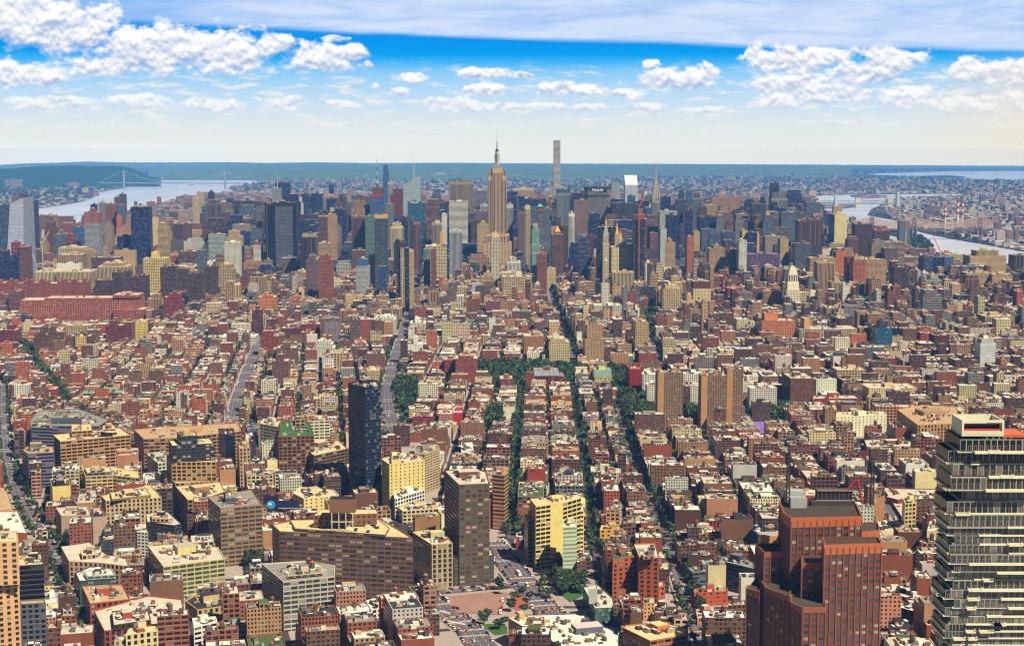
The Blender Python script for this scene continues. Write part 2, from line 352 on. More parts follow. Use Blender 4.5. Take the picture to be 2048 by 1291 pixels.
# ================================================================ land, water, hills
def grid_mesh(name, rows, mat, kind='structure', h=0.0, smooth=True, **kw):
    """rows: lists of (X, Y, z) with equal length -> one sheet"""
    n, k = len(rows), len(rows[0]); v = [p for r in rows for p in r]
    f = [(i*k+j, i*k+j+1, (i+1)*k+j+1, (i+1)*k+j) for i in range(n-1) for j in range(k-1)]
    me = bpy.data.meshes.new(name); me.from_pydata(v, [], f); me.materials.append(mat)
    if smooth: me.polygons.foreach_set('use_smooth', [True] * len(f))
    # faces look up
    me.update()
    if len(f) and me.polygons[0].normal.z < 0: me.flip_normals()
    o = bpy.data.objects.new(name, me); sc.collection.objects.link(o); tag(o, kind=kind, **kw); return o
def interp(tab, y, i):
    if y <= tab[0][0]: return tab[0][i]
    for a, b in zip(tab, tab[1:]):
        if y <= b[0]: t = (y - a[0]) / (b[0] - a[0]); return a[i] + (b[i] - a[i]) * t
    return tab[-1][i]
def band(name, tab, mat, h, ncol=10, step=2.0, occ=0, **kw):
    """tab: (picture row, left, right): a stretch of ground between two shore lines, laid on the curved ground"""
    ys = []; y = tab[0][0]
    while y < tab[-1][0]: ys.append(y); y += step if y < 560 else 20
    ys.append(tab[-1][0]); rows = []
    for y in ys:
        l, r = interp(tab, y, 1), interp(tab, y, 2); row = []
        for j in range(ncol + 1):
            px = l + (r - l) * j / ncol; X, Y = at_h(px, y, 0); row.append((X, Y, drop(X, Y) + h))
        rows.append(row)
    o = grid_mesh(name, rows, mat, **kw)
    if occ:
        for i in range(len(rows) - 1):
            a, b = rows[i], rows[i + 1]; occ_poly([a[0][:2], a[-1][:2], b[-1][:2], b[0][:2]], occ)
    return o
# water: one sheet to the horizon
m_water, N, b = principled('river_water')
ge = N.n('ShaderNodeNewGeometry').outputs['Position']
wv = N.noise(N.vm('MULTIPLY', ge, (1, .35, 1)), .0022, 5, .6, .6)
N.put(b.inputs['Base Color'], N.mix(N.mapr(wv, .3, .7, 0, 1), lin(172, 178, 186), lin(214, 215, 220)))
b.inputs['Roughness'].default_value = .38; b.inputs['Specular IOR Level'].default_value = .6
bp = N.n('ShaderNodeBump'); bp.inputs['Strength'].default_value = .3; bp.inputs['Distance'].default_value = 1.0
N.put(bp.inputs['Height'], N.noise(ge, .02, 4)); N.put(b.inputs['Normal'], bp.outputs[0])
rows = []
for k in range(90):
    Y = 600 * (62000 / 600) ** (k / 89); rows.append([(x * Y, Y, drop(x * Y, Y) - 1.5) for x in np.linspace(-.62, .62, 41)])
rows.insert(0, [(x, -300, 0 - 1.5) for x in np.linspace(-1500, 1500, 41)])
grid_mesh('water', rows, m_water)
# land: asphalt and yards near, blocks and trees seen from afar beyond
m_land, N, b = principled('city_ground')
ge = N.n('ShaderNodeNewGeometry').outputs['Position']; _, gy, _ = N.sep(ge)
near = N.mix(N.noise(ge, .03, 4), lin(52, 48, 52), lin(84, 78, 80))
n3 = N.noise(ge, .0016, 6, .65)
speck = N.noise(ge, .012, 3, .8)
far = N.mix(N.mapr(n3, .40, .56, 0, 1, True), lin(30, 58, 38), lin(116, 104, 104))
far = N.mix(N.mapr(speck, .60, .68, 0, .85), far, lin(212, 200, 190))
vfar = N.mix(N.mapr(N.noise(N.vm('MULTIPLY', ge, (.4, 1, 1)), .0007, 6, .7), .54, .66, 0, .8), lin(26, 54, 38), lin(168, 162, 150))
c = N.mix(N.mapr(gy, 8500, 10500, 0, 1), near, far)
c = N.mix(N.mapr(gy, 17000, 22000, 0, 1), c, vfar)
N.put(b.inputs['Base Color'], c); b.inputs['Roughness'].default_value = 1.0; b.inputs['Specular IOR Level'].default_value = 0
HUD_R = [(330.5,-900,5200),(341,300,5200),(342,302,4200),(345,385,4200),(350,432,4000),(356,480,3900),(363,520,3900),(368,505,3900),(372,462,3900),(378,456,3900),(381,474,3900),(386,440,3900),(387,435,1990),
         (388,432,1720),(391,425,1634),(396,405,1630),(401,370,1640),(404,350,1585),(418,300,1585),(436,240,1592),(455,185,1650),(470,110,1710),(500,-40,1810),(520,-120,1890),(540,-200,2010),(560,-300,2120),(600,-500,2400),(800,-900,2800),(1500,-900,2900)]
# the far Sound cuts into the mainland
LAND_R = []
for y, l, r in HUD_R: LAND_R.append((y, l, r))
EAST = [(341,5200),(342,1900),(344,1850),(346.5,1745),(349.5,1738),(352,1810),(355,1860),(358,1930),(361,2060),(363,3900),(386,3900)]
tab = []
ys = sorted(set([t[0] for t in HUD_R] + [e[0] for e in EAST]))
for y in ys:
    l = interp(HUD_R, y, 1); r = interp([(a, 0, b_) for a, b_ in EAST], y, 2) if 341 <= y <= 386 else interp(HUD_R, y, 2); tab.append((y, l, r))
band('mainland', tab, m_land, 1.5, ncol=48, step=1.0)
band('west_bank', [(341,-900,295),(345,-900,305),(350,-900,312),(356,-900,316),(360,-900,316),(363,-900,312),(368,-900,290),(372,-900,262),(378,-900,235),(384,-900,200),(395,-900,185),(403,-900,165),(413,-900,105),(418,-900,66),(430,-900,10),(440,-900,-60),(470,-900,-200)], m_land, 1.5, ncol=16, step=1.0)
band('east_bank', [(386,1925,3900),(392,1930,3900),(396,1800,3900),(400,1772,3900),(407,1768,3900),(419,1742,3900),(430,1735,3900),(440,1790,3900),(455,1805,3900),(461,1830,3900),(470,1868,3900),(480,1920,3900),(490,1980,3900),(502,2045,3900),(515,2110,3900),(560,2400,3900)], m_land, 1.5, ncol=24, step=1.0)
band('river_island', [(423,1624,1650),(430,1630,1664),(436,1642,1680),(449,1662,1705),(460,1700,1770),(470,1780,1830),(477,1808,1852),(490,1814,1868),(500,1822,1866),(503,1842,1850)], m_land, 2.0, ncol=4, step=1.0)
band('bay_island', [(405,1640,1660),(408,1600,1712),(413,1575,1712),(417,1590,1690)], m_land, 2.0, ncol=4, step=1.0)
band('bay_island', [(389,1710,1730),(391,1700,1775),(394,1705,1772),(396,1730,1750)], m_land, 2.0, ncol=4, step=1.0)
band('sound_headland', [(351,1885,1900),(353,1800,1925),(355,1790,1935),(356,1880,1925)], m_land, 2.0, ncol=4, step=1.0)
for t in HUD_R:                       # the rivers are kept clear of buildings
    pass
def ring_occ(rows_, val=4):
    for a, b_ in zip(rows_, rows_[1:]):
        q = [at_h(a[1], a[0]), at_h(a[2], a[0]), at_h(b_[2], b_[0]), at_h(b_[1], b_[0])]; occ_poly(q, val)
ring_occ([(386,400,450)] + [(y, -1500, l) for y, l, r in HUD_R if y >= 387])
ring_occ([(y, r, 6000) for y, l, r in HUD_R if y >= 391])

# wooded heights: a ridge line at its own distance, falling to the front and the back
m_wood, N, b = principled('wooded_slope')
ge = N.n('ShaderNodeNewGeometry').outputs['Position']
N.put(b.inputs['Base Color'], N.mix(N.noise(ge, .006, 6, .75), lin(14, 36, 20), lin(50, 80, 44))); b.inputs['Roughness'].default_value = 1; b.inputs['Specular IOR Level'].default_value = 0
m_wood_hazed, N, b = principled('wooded_suburbs_hazed')  # far woods and suburbs, base colour paled to stand in for distance haze
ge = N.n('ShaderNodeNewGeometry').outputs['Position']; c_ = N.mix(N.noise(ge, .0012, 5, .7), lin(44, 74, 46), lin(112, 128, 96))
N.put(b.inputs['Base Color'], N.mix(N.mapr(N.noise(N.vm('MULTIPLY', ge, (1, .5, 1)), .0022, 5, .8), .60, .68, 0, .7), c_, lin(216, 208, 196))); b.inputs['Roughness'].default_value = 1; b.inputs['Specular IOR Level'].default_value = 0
def ridge(name, prof, d0, d1, d2, seed, rough=.12):
    r = random.Random(seed); pxs = []; x = prof[0][0]
    while x <= prof[-1][0]: pxs.append(x); x += 5
    ts = [0, .12, .3, .5, .7, .86, 1, 1.25, 1.6, 2.0]; hs = [0, .28, .55, .75, .88, .96, 1, .9, .5, 0]; rows_ = []
    jit = [r.random() for _ in range(len(pxs) + 8)]
    for t, hh in zip(ts, hs):
        row = []
        for i, px in enumerate(pxs):
            D = d0 + (d1 - d0) * t if t <= 1 else d1 + (d2 - d1) * (t - 1)
            _, _, H = at_D(px, interp([(a, b_) for a, b_ in prof], px, 1), d1)
            s_ = sum(jit[(i + k) % len(jit)] for k in range(6)) / 6
            X = (px - CX) / F * D * 1.0; h = max(0, H) * hh * (1 + rough * (s_ - .5)) + 6 * (r.random() - .5) * (hh > 0)
            row.append((X, D, drop(X, D) + h - (2 if hh == 0 else 0)))
        rows_.append(row)
    return grid_mesh(name, rows_, m_wood if d0 < 20000 else m_wood_hazed)
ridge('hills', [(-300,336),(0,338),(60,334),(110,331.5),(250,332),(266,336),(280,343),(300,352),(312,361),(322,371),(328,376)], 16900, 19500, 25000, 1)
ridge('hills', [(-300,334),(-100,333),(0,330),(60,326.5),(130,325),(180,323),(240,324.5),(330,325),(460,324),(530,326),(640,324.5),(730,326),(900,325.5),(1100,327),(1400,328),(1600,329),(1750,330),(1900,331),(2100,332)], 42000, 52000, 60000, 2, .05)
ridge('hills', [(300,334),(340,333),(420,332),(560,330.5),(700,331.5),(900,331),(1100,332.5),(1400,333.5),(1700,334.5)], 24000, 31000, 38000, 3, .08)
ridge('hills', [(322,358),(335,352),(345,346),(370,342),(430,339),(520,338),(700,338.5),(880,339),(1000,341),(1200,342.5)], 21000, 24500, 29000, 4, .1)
# ---------------------------------------------------------------- haze
m_haze = bpy.data.materials.new('haze_air'); m_haze.use_nodes = True
ht = m_haze.node_tree; ht.nodes.clear(); ho = ht.nodes.new('ShaderNodeOutputMaterial'); pv = ht.nodes.new('ShaderNodeVolumePrincipled')
pv.inputs['Color'].default_value = (.15, .44, 1.0, 1); pv.inputs['Density'].default_value = HAZE; pv.inputs['Anisotropy'].default_value = -.2
ht.links.new(pv.outputs[0], ho.inputs['Volume'])
me = bpy.data.meshes.new('haze'); bm = bmesh.new(); bmesh.ops.create_cube(bm, size=1); bm.to_mesh(me); bm.free(); me.materials.append(m_haze)
hz_o = bpy.data.objects.new('haze', me); sc.collection.objects.link(hz_o); hz_o.scale = (80000, 68000, 950); hz_o.location = (0, 30500, -20); hz_o['kind'] = 'stuff'
# ================================================================ buildings
C = dict(navy=lin(12,20,60), tan=lin(196,160,118), cream=lin(226,206,160), yellow=lin(236,208,132), brown=lin(120,78,56), dbrown=lin(84,54,46), brick=lin(152,82,52), red=lin(160,62,44),
  grey=lin(140,138,142), lgrey=lin(188,188,190), white=lin(236,230,222), dgrey=lin(84,86,94), black=lin(30,32,38), teal=lin(52,96,120), green=lin(112,130,116), blue=lin(70,110,160),
  orange=lin(200,114,66), pink=lin(196,140,122), peach=lin(222,170,124), rust=lin(150,86,54), glassy=lin(90,110,130), slate=lin(96,104,120), gold=lin(230,170,30), lilac=lin(150,130,180),
  putty=lin(172,150,128), buff=lin(208,178,128), wine=lin(118,62,48), sand=lin(214,188,148), mauve=lin(130,100,104))
RC = dict(white=lin(226,218,212), pale=lin(206,192,180), grey=lin(150,142,140), dark=lin(62,58,62), tan=lin(190,158,126), green=lin(70,110,50), red=lin(160,80,60), sand=lin(214,192,150), verd=lin(130,180,150), lilac=lin(150,124,190), purple=lin(140,110,190))
# style: bay, floor, window width, window height, glass colour
DG = lin(30,32,44); NG = lin(22,34,70)
ST = dict(punch=(3.6,3.4,.42,.50,DG), loft=(4.6,4.0,.70,.62,DG), ribbon=(9,3.8,1.0,.50,DG), stripe=(3.4,900,.52,1.0,DG), glass=(3.2,3.8,.88,.84,NG), grid=(4.2,3.8,.62,.62,DG), blank=(9,9,0,0,DG),
  curtain=(2.6,3.6,.80,.72,lin(50,62,84)), slab=(3.4,3.0,.66,.52,DG), big=(6.0,4.6,.66,.64,DG), fine=(2.6,3.2,.5,.55,DG), band=(9,3.4,1.0,.42,DG), pale=(3,3.6,.7,.5,lin(120,130,140)), dot=(5.5,3.6,.26,.42,DG))
ST.update(aoa=(4.4,4.3,.58,.46,DG), office=(5.2,4.0,.70,.56,DG), tallwin=(4.4,4.4,.50,.66,DG), loose=(5.5,3.8,.40,.48,DG), wide=(6.4,4.0,.84,.50,DG))
GCOL = dict(jade=lin(52,112,98), navy=lin(12,24,88), teal=lin(24,84,122), green=lin(72,106,98), grey=lin(74,84,100), black=lin(14,16,26), blue=lin(40,80,140), pale=lin(176,192,210), lav=lin(150,160,190), bronze=lin(60,44,34), mint=lin(128,178,164), dblue=lin(16,40,70))
THETA = {'mid': -2.1, 'soho': 1.05, 'vil': -7.0, 'tri': -20.0, 'flat': 0.0, 'hs': 8.0}
ALLB = []
def jit(c, k=.08, r=rng):
    f = 1 + r.uniform(-k, k); return tuple(max(0, min(.95, x * f * (1 + r.uniform(-k, k) * .4))) for x in c)
def tank(mb, x, y, z, s=1.0, col=None):
    col = col or jit(lin(110,80,60), .3)
    for a, b_ in ((-1.2,-1.2),(1.2,-1.2),(1.2,1.2),(-1.2,1.2)): mb.box(x+a*s, y+b_*s, z, z+3*s, .35*s, .35*s, 0, PLAIN, lin(60,56,56))
    mb.cyl(x, y, z+3*s, z+7.2*s, 2.0*s, 1.9*s, 8, PLAIN, col); mb.cyl(x, y, z+7.2*s, z+9*s, 2.2*s, 0, 8, PLAIN, jit(lin(150,104,70), .3))
def clutter(mb, poly, z, n, r=rng, tall=1.0):
    if poly[0][1] < 2100: n = int(n * 2.2) + 2
    """stair heads, lift houses, air-handling units and skylights on a roof"""
    xs = [p[0] for p in poly]; ys = [p[1] for p in poly]; cx = sum(xs) / len(xs); cy = sum(ys) / len(ys)
    e0 = (poly[1][0] - poly[0][0], poly[1][1] - poly[0][1]); ang = math.atan2(e0[1], e0[0])
    for _ in range(n):
        i = r.randrange(len(poly)); j = (i + 1) % len(poly); a = r.random() ** .7 * .82; t = r.random()
        x = cx + ((poly[i][0] * (1 - t) + poly[j][0] * t) - cx) * a; y = cy + ((poly[i][1] * (1 - t) + poly[j][1] * t) - cy) * a
        w, d, h = r.uniform(1.5, 5.5), r.uniform(1.5, 6), r.uniform(.8, 3.2) * tall
        c = r.choice([lin(214,208,200), lin(170,166,164), lin(120,110,104), lin(90,74,66), lin(196,166,130), lin(60,58,62), lin(150,84,60)])
        mb.box(x, y, z - .02, z + h, w, d, ang, PLAIN, jit(c, .1, r), topcol=jit(r.choice([lin(220,214,206), lin(120,116,114), c]), .1, r))
def building(name, cat, label, tiers, wcol, st='punch', gcol=None, roof='pale', group=None, kind=None, org=None, par_h=1.0, mech=1, tanks=0, clut=None, seed=None, floors=None, extra=None, wins=False, blank=(), clear=0):
    """tiers: (footprint, z0, z1[, style[, wall colour]]), footprints in world metres, z above local ground"""
    r = random.Random(seed if seed is not None else len(ALLB) * 7 + 3)
    wc0 = C[wcol] if isinstance(wcol, str) else wcol; rc = RC[roof] if isinstance(roof, str) else roof
    tt = []
    for t in tiers:
        p = t[0]
        if area(p) < 0: p = list(reversed(p))
        tt.append((p,) + tuple(t[1:]))
    cx = sum(q[0] for q in tt[0][0]) / len(tt[0][0]); cy = sum(q[1] for q in tt[0][0]) / len(tt[0][0]); zb = drop(cx, cy); o3 = (cx, cy, zb)
    wb, rb, mb_ = MB(), MB(), MB(); rs = r.random() * 50
    big = max(area(t[0]) for t in tt)
    for k, t in enumerate(tt):
        p, z0, z1 = t[0], t[1] + zb, t[2] + zb; s_ = ST[t[3] if len(t) > 3 and t[3] else st]; wc = wc0
        if len(t) > 4 and t[4]: wc = C[t[4]] if isinstance(t[4], str) else t[4]
        g_ = s_[4] if gcol is None else (GCOL[gcol] if isinstance(gcol, str) else gcol)
        if len(t) > 5 and t[5]: g_ = GCOL[t[5]]
        flo = s_[1] if s_[1] < 500 else (z1 - z0)
        wb.prism(p, z0, z1, WALL, wc, g_, (s_[2] if not wins else 0, s_[3], rs + k), s_[0], flo)
        ph = min(par_h, (z1 - z0) * .3) if par_h else 0
        if ph and len(p) <= 6:
            q = inset(p, .5); n = len(p)
            cop = tuple(min(.9, x * 1.15 + .03) for x in wc)
            for i in range(n):
                j = (i + 1) % n
                rb.face([(p[i][0], p[i][1], z1), (p[j][0], p[j][1], z1), (q[j][0], q[j][1], z1), (q[i][0], q[i][1], z1)], PLAIN, cop)
                rb.face([(q[i][0], q[i][1], z1), (q[j][0], q[j][1], z1), (q[j][0], q[j][1], z1 - ph), (q[i][0], q[i][1], z1 - ph)], PLAIN, wc)
            rb.face([(x, y, z1 - ph) for x, y in q], ROOF, rc); zr = z1 - ph
        else: rb.face([(x, y, z1) for x, y in p], ROOF, rc); zr = z1
        last = k == len(tt) - 1
        A_ = abs(area(p))
        nc = (clut if clut is not None else min(16, int(A_ / 90))) if last else (int(A_ / 260) if clut is None else clut // 2)
        if nc: clutter(rb, inset(p, 3) if A_ > 100 else p, zr, nc, r)
    ob = empty(name, o3, label=label, cat=cat, group=group, kind=kind)
    wb.build('wall', ob, o3); ro_ = rb.build('roof', ob, o3)
    p, z1 = tt[-1][0], tt[-1][2] + zb; A_ = abs(area(p))
    if mech and A_ > 160:
        m2 = MB(); q = inset(p, math.sqrt(A_) * .22); cx2 = sum(a[0] for a in q) / len(q); cy2 = sum(a[1] for a in q) / len(q)
        e0 = (p[1][0] - p[0][0], p[1][1] - p[0][1]); w_ = math.sqrt(A_)
        ox, oy = r.uniform(-.12, .12) * w_, r.uniform(-.05, .12) * w_
        m2.box(cx2 + ox, cy2 + oy, z1 - 1.1, z1 + r.uniform(3.5, 6), w_ * r.uniform(.22, .38), w_ * r.uniform(.18, .3), math.atan2(e0[1], e0[0]), PLAIN, jit(wc0, .2, r), topcol=jit(rc, .2, r))
        m2.build('lift_house', ro_, o3)
    for _ in range(tanks):
        m3 = MB(); i = r.randrange(len(p)); tank(m3, cx + (p[i][0] - cx) * .4 + r.uniform(-2, 2), cy + (p[i][1] - cy) * .4 + r.uniform(-2, 2), z1 - 1, 1.0); m3.build('water_tank', ro_, o3)
    if wins: add_windows(ob, o3, tt, ST[st], gcol, zb, blank)
    ALLB.append(ob); 
    occ_poly(tt[0][0], 2, 2)
    if clear:                             # the street in front stays open
        q_ = [(x * (1 - clear / y), y - clear) for x, y in tt[0][0]]; occ_poly(q_, 1); occ_poly([(x * (1 - clear / 2 / y), y - clear / 2) for x, y in tt[0][0]], 1); occ_poly(tt[0][0], 2, 2)
    return ob, o3, zb
WINM = {}
def win_mesh(w, h, gc, k):
    key = (round(w, 1), round(h, 1), gc, k)
    if key not in WINM:
        m = MB(); c = GCOL[gc] if gc else DG; c = tuple(x * (.35 + .3 * k) for x in c) if k < 3 else tuple(.4 * x + .6 * y for x, y in zip(c, lin(176,176,164)))
        m.face([(-w/2, -.05, -h/2), (w/2, -.05, -h/2), (w/2, -.05, h/2), (-w/2, -.05, h/2)], GLASS, c)
        for a, b_, e_, f_ in ((-w/2-.15, -h/2-.25, w/2+.15, -h/2), (-w/2-.12, h/2, w/2+.12, h/2+.12), (-w/2-.12, -h/2, -w/2, h/2), (w/2, -h/2, w/2+.12, h/2), (-.06, -h/2, .06, h/2)):
            m.face([(a, -.16, b_), (e_, -.16, b_), (e_, -.16, f_), (a, -.16, f_)], PLAIN, lin(112,94,76)); m.face([(a, -.16, f_), (e_, -.16, f_), (e_, -.0, f_), (a, -.0, f_)], PLAIN, lin(112,94,76))
        WINM[key] = m
    return WINM[key]
WINME = {}
def add_windows(ob, o3, tt, s_, gcol, zb, blank):
    """each window a piece of its own for the hundred nearest, the rest of the facade's windows as one part"""
    spots = []; r = random.Random(len(ALLB))
    for k, t in enumerate(tt):
        p, z0, z1 = t[0], t[1] + zb, t[2] + zb; n = len(p)
        for i in range(n):
            (x0, y0), (x1, y1) = p[i], p[(i + 1) % n]; L = math.hypot(x1 - x0, y1 - y0); nx, ny = (y1 - y0) / L, -(x1 - x0) / L
            mx, my = (x0 + x1) / 2, (y0 + y1) / 2
            if nx * mx + ny * my > -L * .02 * 0 : 
                if nx * mx + ny * my > 0: continue
            if (k, i) in blank or L < s_[0] * .8: continue
            nb = max(1, round(L / s_[0])); nf = max(1, round((z1 - z0) / s_[1])); bw, fh = L / nb, (z1 - z0) / nf
            for a in range(nb):
                for f_ in range(nf):
                    t_ = (a + .5) / nb; spots.append((x0 + (x1 - x0) * t_, y0 + (y1 - y0) * t_, z0 + (f_ + .46) * fh, math.atan2(y1 - y0, x1 - x0), min(bw * s_[2], bw - .6), fh * s_[3]))
    spots.sort(key=lambda q: math.hypot(q[0], q[1]) + .6 * (EYE - q[2]))
    rest = MB()
    for n_, (x, y, z, a, w, h) in enumerate(spots):
        kk = r.choice([0, 0, 1, 1, 1, 2, 3]); m = win_mesh(w, h, gcol, kk)
        if n_ < 100:
            key = id(m)
            if key not in WINME: WINME[key] = m.mesh('window')
            o = bpy.data.objects.new('window', WINME[key]); sc.collection.objects.link(o); o.parent = ob; o.location = (x - o3[0], y - o3[1], z - o3[2]); o.rotation_euler = (0, 0, a)
        else:
            c, s2 = math.cos(a), math.sin(a); 
            rest.v.extend([(x + c * p[0] - s2 * p[1], y + s2 * p[0] + c * p[1], z + p[2]) for p in m.v]); b0 = len(rest.v) - len(m.v)
            rest.f.extend([tuple(i + b0 for i in f) for f in m.f]); rest.m += m.m; rest.c += m.c; rest.g += m.g; rest.p += m.p; rest.uv += m.uv
    rest.build('window', ob, o3, kind='stuff')
def gdir(grid):
    t = R(THETA[grid] if isinstance(grid, str) else grid); return (math.cos(t), -math.sin(t)), (math.sin(t), math.cos(t))
def face_box(Z, l, r_, top, D=None, base=None, dep=40, grid='mid'):
    """a box whose front face spans the picture columns l..r_ under the row top, at depth D (or standing on row base)"""
    l, r_, top = zx(Z, l), zx(Z, r_), zy(Z, top)
    if D is None: _, D = at_h(l, zy(Z, base), 0)
    x0, _, h = at_D((l + r_) / 2, top, D); h = max(h, 3)
    d = ray(l, top); x0 = d[0] * D / d[1]
    u, g_ = gdir(grid); d2 = ray(r_, top); k = d2[0] / d2[1]       # X = k Y on the right edge
    w = (k * D - x0) / (u[0] - k * u[1]); w = max(w, 4)
    p = [(x0, D), (x0 + u[0] * w, D + u[1] * w), (x0 + u[0] * w + g_[0] * dep, D + u[1] * w + g_[1] * dep), (x0 + g_[0] * dep, D + g_[1] * dep)]
    return p, h
def sub(p, a0, a1, b0, b1):
    """part of a box footprint, fractions across and deep"""
    (x0, y0), (x1, y1), _, (x3, y3) = p; f = lambda a, b_: (x0 + (x1 - x0) * a + (x3 - x0) * b_, y0 + (y1 - y0) * a + (y3 - y0) * b_)
    return [f(a0, b0), f(a1, b0), f(a1, b1), f(a0, b1)]
def poly_roof(Z, pts, base=None, D=None, foot=None, z0=0.0):
    """footprint from the corners of a roof in the picture; the first corner's foot is seen at row base (or it stands on a tier of height z0, foot at row foot)"""
    P = [(zx(Z, x), zy(Z, y)) for x, y in pts]
    if D is None:
        X, D = at_h(P[0][0], zy(Z, base if base is not None else foot), z0)
    _, _, h = at_D(P[0][0], P[0][1], D)
    return [at_h(x, y, h) for x, y in P], h
def hb(name, cat, label, Z, l, r_, top, D=None, base=None, dep=40, grid='mid', col='tan', st='punch', tiers=(), **k):
    p, h = face_box(Z, l, r_, top, D, base, dep, grid)
    T = [(p, 0, h)]
    for t in tiers:                         # (a0, a1, b0, b1, row of its top[, style, colour, glass])
        _, _, h2 = at_D(zx(Z, (l + r_) / 2), zy(Z, t[4]), p[0][1] + t[2] * dep); T.append((sub(p, *t[:4]), T[-1][2] if h2 > T[-1][2] else h, h2) + tuple(t[5:]))
    k.setdefault('clear', 0 if base is None else (16 if h < 30 else 26)); return building(name, cat, label, T, C[col] if isinstance(col, str) else col, st, **k) + (p, h)
# ================================================================ skyline: one line per building; measured in the picture, stood at its real distance
T_ = []
def T(*a, **k): T_.append((a, k))
OT, AT, LB, AB, HT = ('office_tower', 'office tower'), ('apartment_tower', 'apartment tower'), ('loft_building', 'loft building'), ('apartment_building', 'apartment building'), ('skyscraper', 'skyscraper')
# --- far west side and river front
T(OT,'slim blue glass tower at the frame edge, behind the slant-topped silver tower','Z1',-30,50,415,4600,60,'glassy','curtain',gcol='navy')
T(OT,'blue glass tower with dark stripes rising right behind the slant-topped silver tower','Z1',196,252,385,4800,60,'dgrey','glass',gcol='navy')
T(OT,'dark blue glass shaft with an orange construction crown, low before the silver tower','Z1',76,148,800,4150,40,'navy','curtain',gcol='navy',tiers=[(.1,.8,.1,.9,700,'loft','red')])
T(OT,'brown tower with orange mesh top beside the dark blue shaft','Z1',141,212,735,4150,40,'brown','punch',tiers=[(0,.9,0,1,732,'blank','orange')])
T(OT,'dark blue block at the frame edge below the slim glass tower','Z1',-40,36,765,4100,50,'navy','curtain',gcol='navy')
T(AT,'brown river-front tower with a drum top, standing alone against the water','Z1',335,412,590,4950,45,'brown','fine',tiers=[(.15,.85,.1,.9,545,'punch')])
T(OT,'plain grey glass slab right of the lone brown river-front tower','Z1',408,500,640,4850,40,'slate','curtain',gcol='grey')
T(OT,'half-built red steel block between two grey glass slabs','Z1',500,552,640,4750,40,'red','loft')
T(OT,'blue-grey glass tower with a light top left of the orange-crowned tower','Z1',553,642,583,5000,50,'glassy','curtain',gcol='blue')
T(OT,'grey glass tower whose unfinished upper floors are open orange concrete','Z1',640,752,560,4700,50,'lgrey','curtain',gcol='grey',tiers=[(0,1,0,1,470,'stripe','orange'),(.35,.65,.2,.8,445,'loft','rust')])
T(AT,'tan stone tower with stepped top between the orange-crowned and the navy tower','Z1',790,846,575,4900,40,'putty','fine',tiers=[(.15,.85,.1,.9,552,'fine')])
T(OT,'navy blue block at the foot of the tall navy slab','Z1',888,992,652,4600,45,'navy','curtain',gcol='navy')
T(OT,'tall flat-topped navy slab with a cream sign on its roof','Z1',990,1133,432,4560,42,'navy','curtain',gcol='navy',roof='dark',tiers=[(.2,.68,.3,.7,418,'blank','peach')])
T(AT,'grey shaft with dark top, tallest of the river-side pair upstream','Z1',902,946,335,6500,40,'dgrey','fine')
T(AT,'grey shaft beside and below the dark-topped river-side one','Z1',866,906,357,6450,40,'brown','fine')
T(OT,'grey tower with an orange strip along its side, upstream of the navy slab','Z1',790,885,408,5700,40,'rust','punch')
T(OT,'slate tower with a slanted roof behind the orange-stripped one','Z1',885,945,415,5650,40,'slate','curtain',gcol='grey')
T(OT,'narrow bright orange slab among the river-side towers','Z1',884,917,500,5300,20,'orange','blank')
T(OT,'dark block behind the orange-crowned tower','Z1',686,726,413,5300,30,'navy','curtain',gcol='navy')
T(OT,'flat grey tower right of the dark block by the river','Z1',746,792,400,5600,30,'grey','punch')
T(AB,'windowless pale slab right behind the tall navy slab','Z1',1138,1194,512,5000,30,'sand','blank')
T(OT,'black and tan banded tower beside the pale windowless slab','Z1',1196,1276,582,4500,35,'buff','band',gcol='black',tiers=[(.1,.9,.1,.9,555,'band')])
T(AT,'dark brown twin-slab tower among the west side blocks','Z1',1315,1375,562,5300,30,'dbrown','fine'); T(AT,'lighter brown slab joined on to the dark brown twin','Z1',1378,1446,560,5330,30,'brown','fine')
T(AT,'tan shaft, shorter of the two tan river-side shafts','Z1',1461,1513,362,6600,35,'sand','fine'); T(AT,'tan shaft with a flat parapet, taller of the two by the river','Z1',1493,1542,318,6900,35,'sand','fine')
T(AT,'dark slender tower with a pointed cap right of the two tan shafts','Z1',1578,1621,318,6800,35,'navy','fine',tiers=[(.3,.7,.3,.7,304,'blank')])
T(AT,'pale teal glass twin tower in front of the dark slender one','Z1',1531,1578,425,6200,30,'teal','curtain',gcol='teal'); T(AT,'deeper teal glass half of the twin tower','Z1',1578,1613,432,6200,40,'teal','curtain',gcol='teal')
T(OT,'dark green glass block with a stepped roof','Z1',1662,1765,525,5600,45,'black','curtain',gcol='teal',tiers=[(.1,.6,0,.9,508,'curtain')])
T(AT,'red-brown spire-topped tower standing above the upper west side','Z1',1790,1824,400,6800,30,'brick','fine',tiers=[(.25,.75,.2,.8,378,'blank')])
T(AT,'tan tower with a small green pyramid roof','Z1',1846,1906,520,5800,40,'buff','fine',tiers=[(.3,.7,.3,.7,498,'blank','green')])
T(OT,'green glass slab with pale end walls above a white base','Z1',1582,1704,640,4600,40,'lgrey','ribbon',gcol='green')
T(AB,'long white base block under the green glass slab','Z1',1570,1702,845,4450,60,'white','blank')
T(AT,'white gridded apartment slab in front of the green glass slab','Z1',1702,1818,700,4300,40,'white','slab')
T(LB,'tan stepped block below the white gridded slab','Z1',1650,1768,905,4000,60,'buff','loft',tiers=[(.1,.9,.1,.9,868,'loft')])
T(OT,'blue-grey glass tower left of the green glass slab','Z1',1494,1555,762,4200,35,'slate','curtain',gcol='grey')
T(LB,'tan office block behind the white gridded slab','Z1',1720,1830,655,5000,60,'buff','fine',tiers=[(.1,.8,.1,.9,615,'fine')])
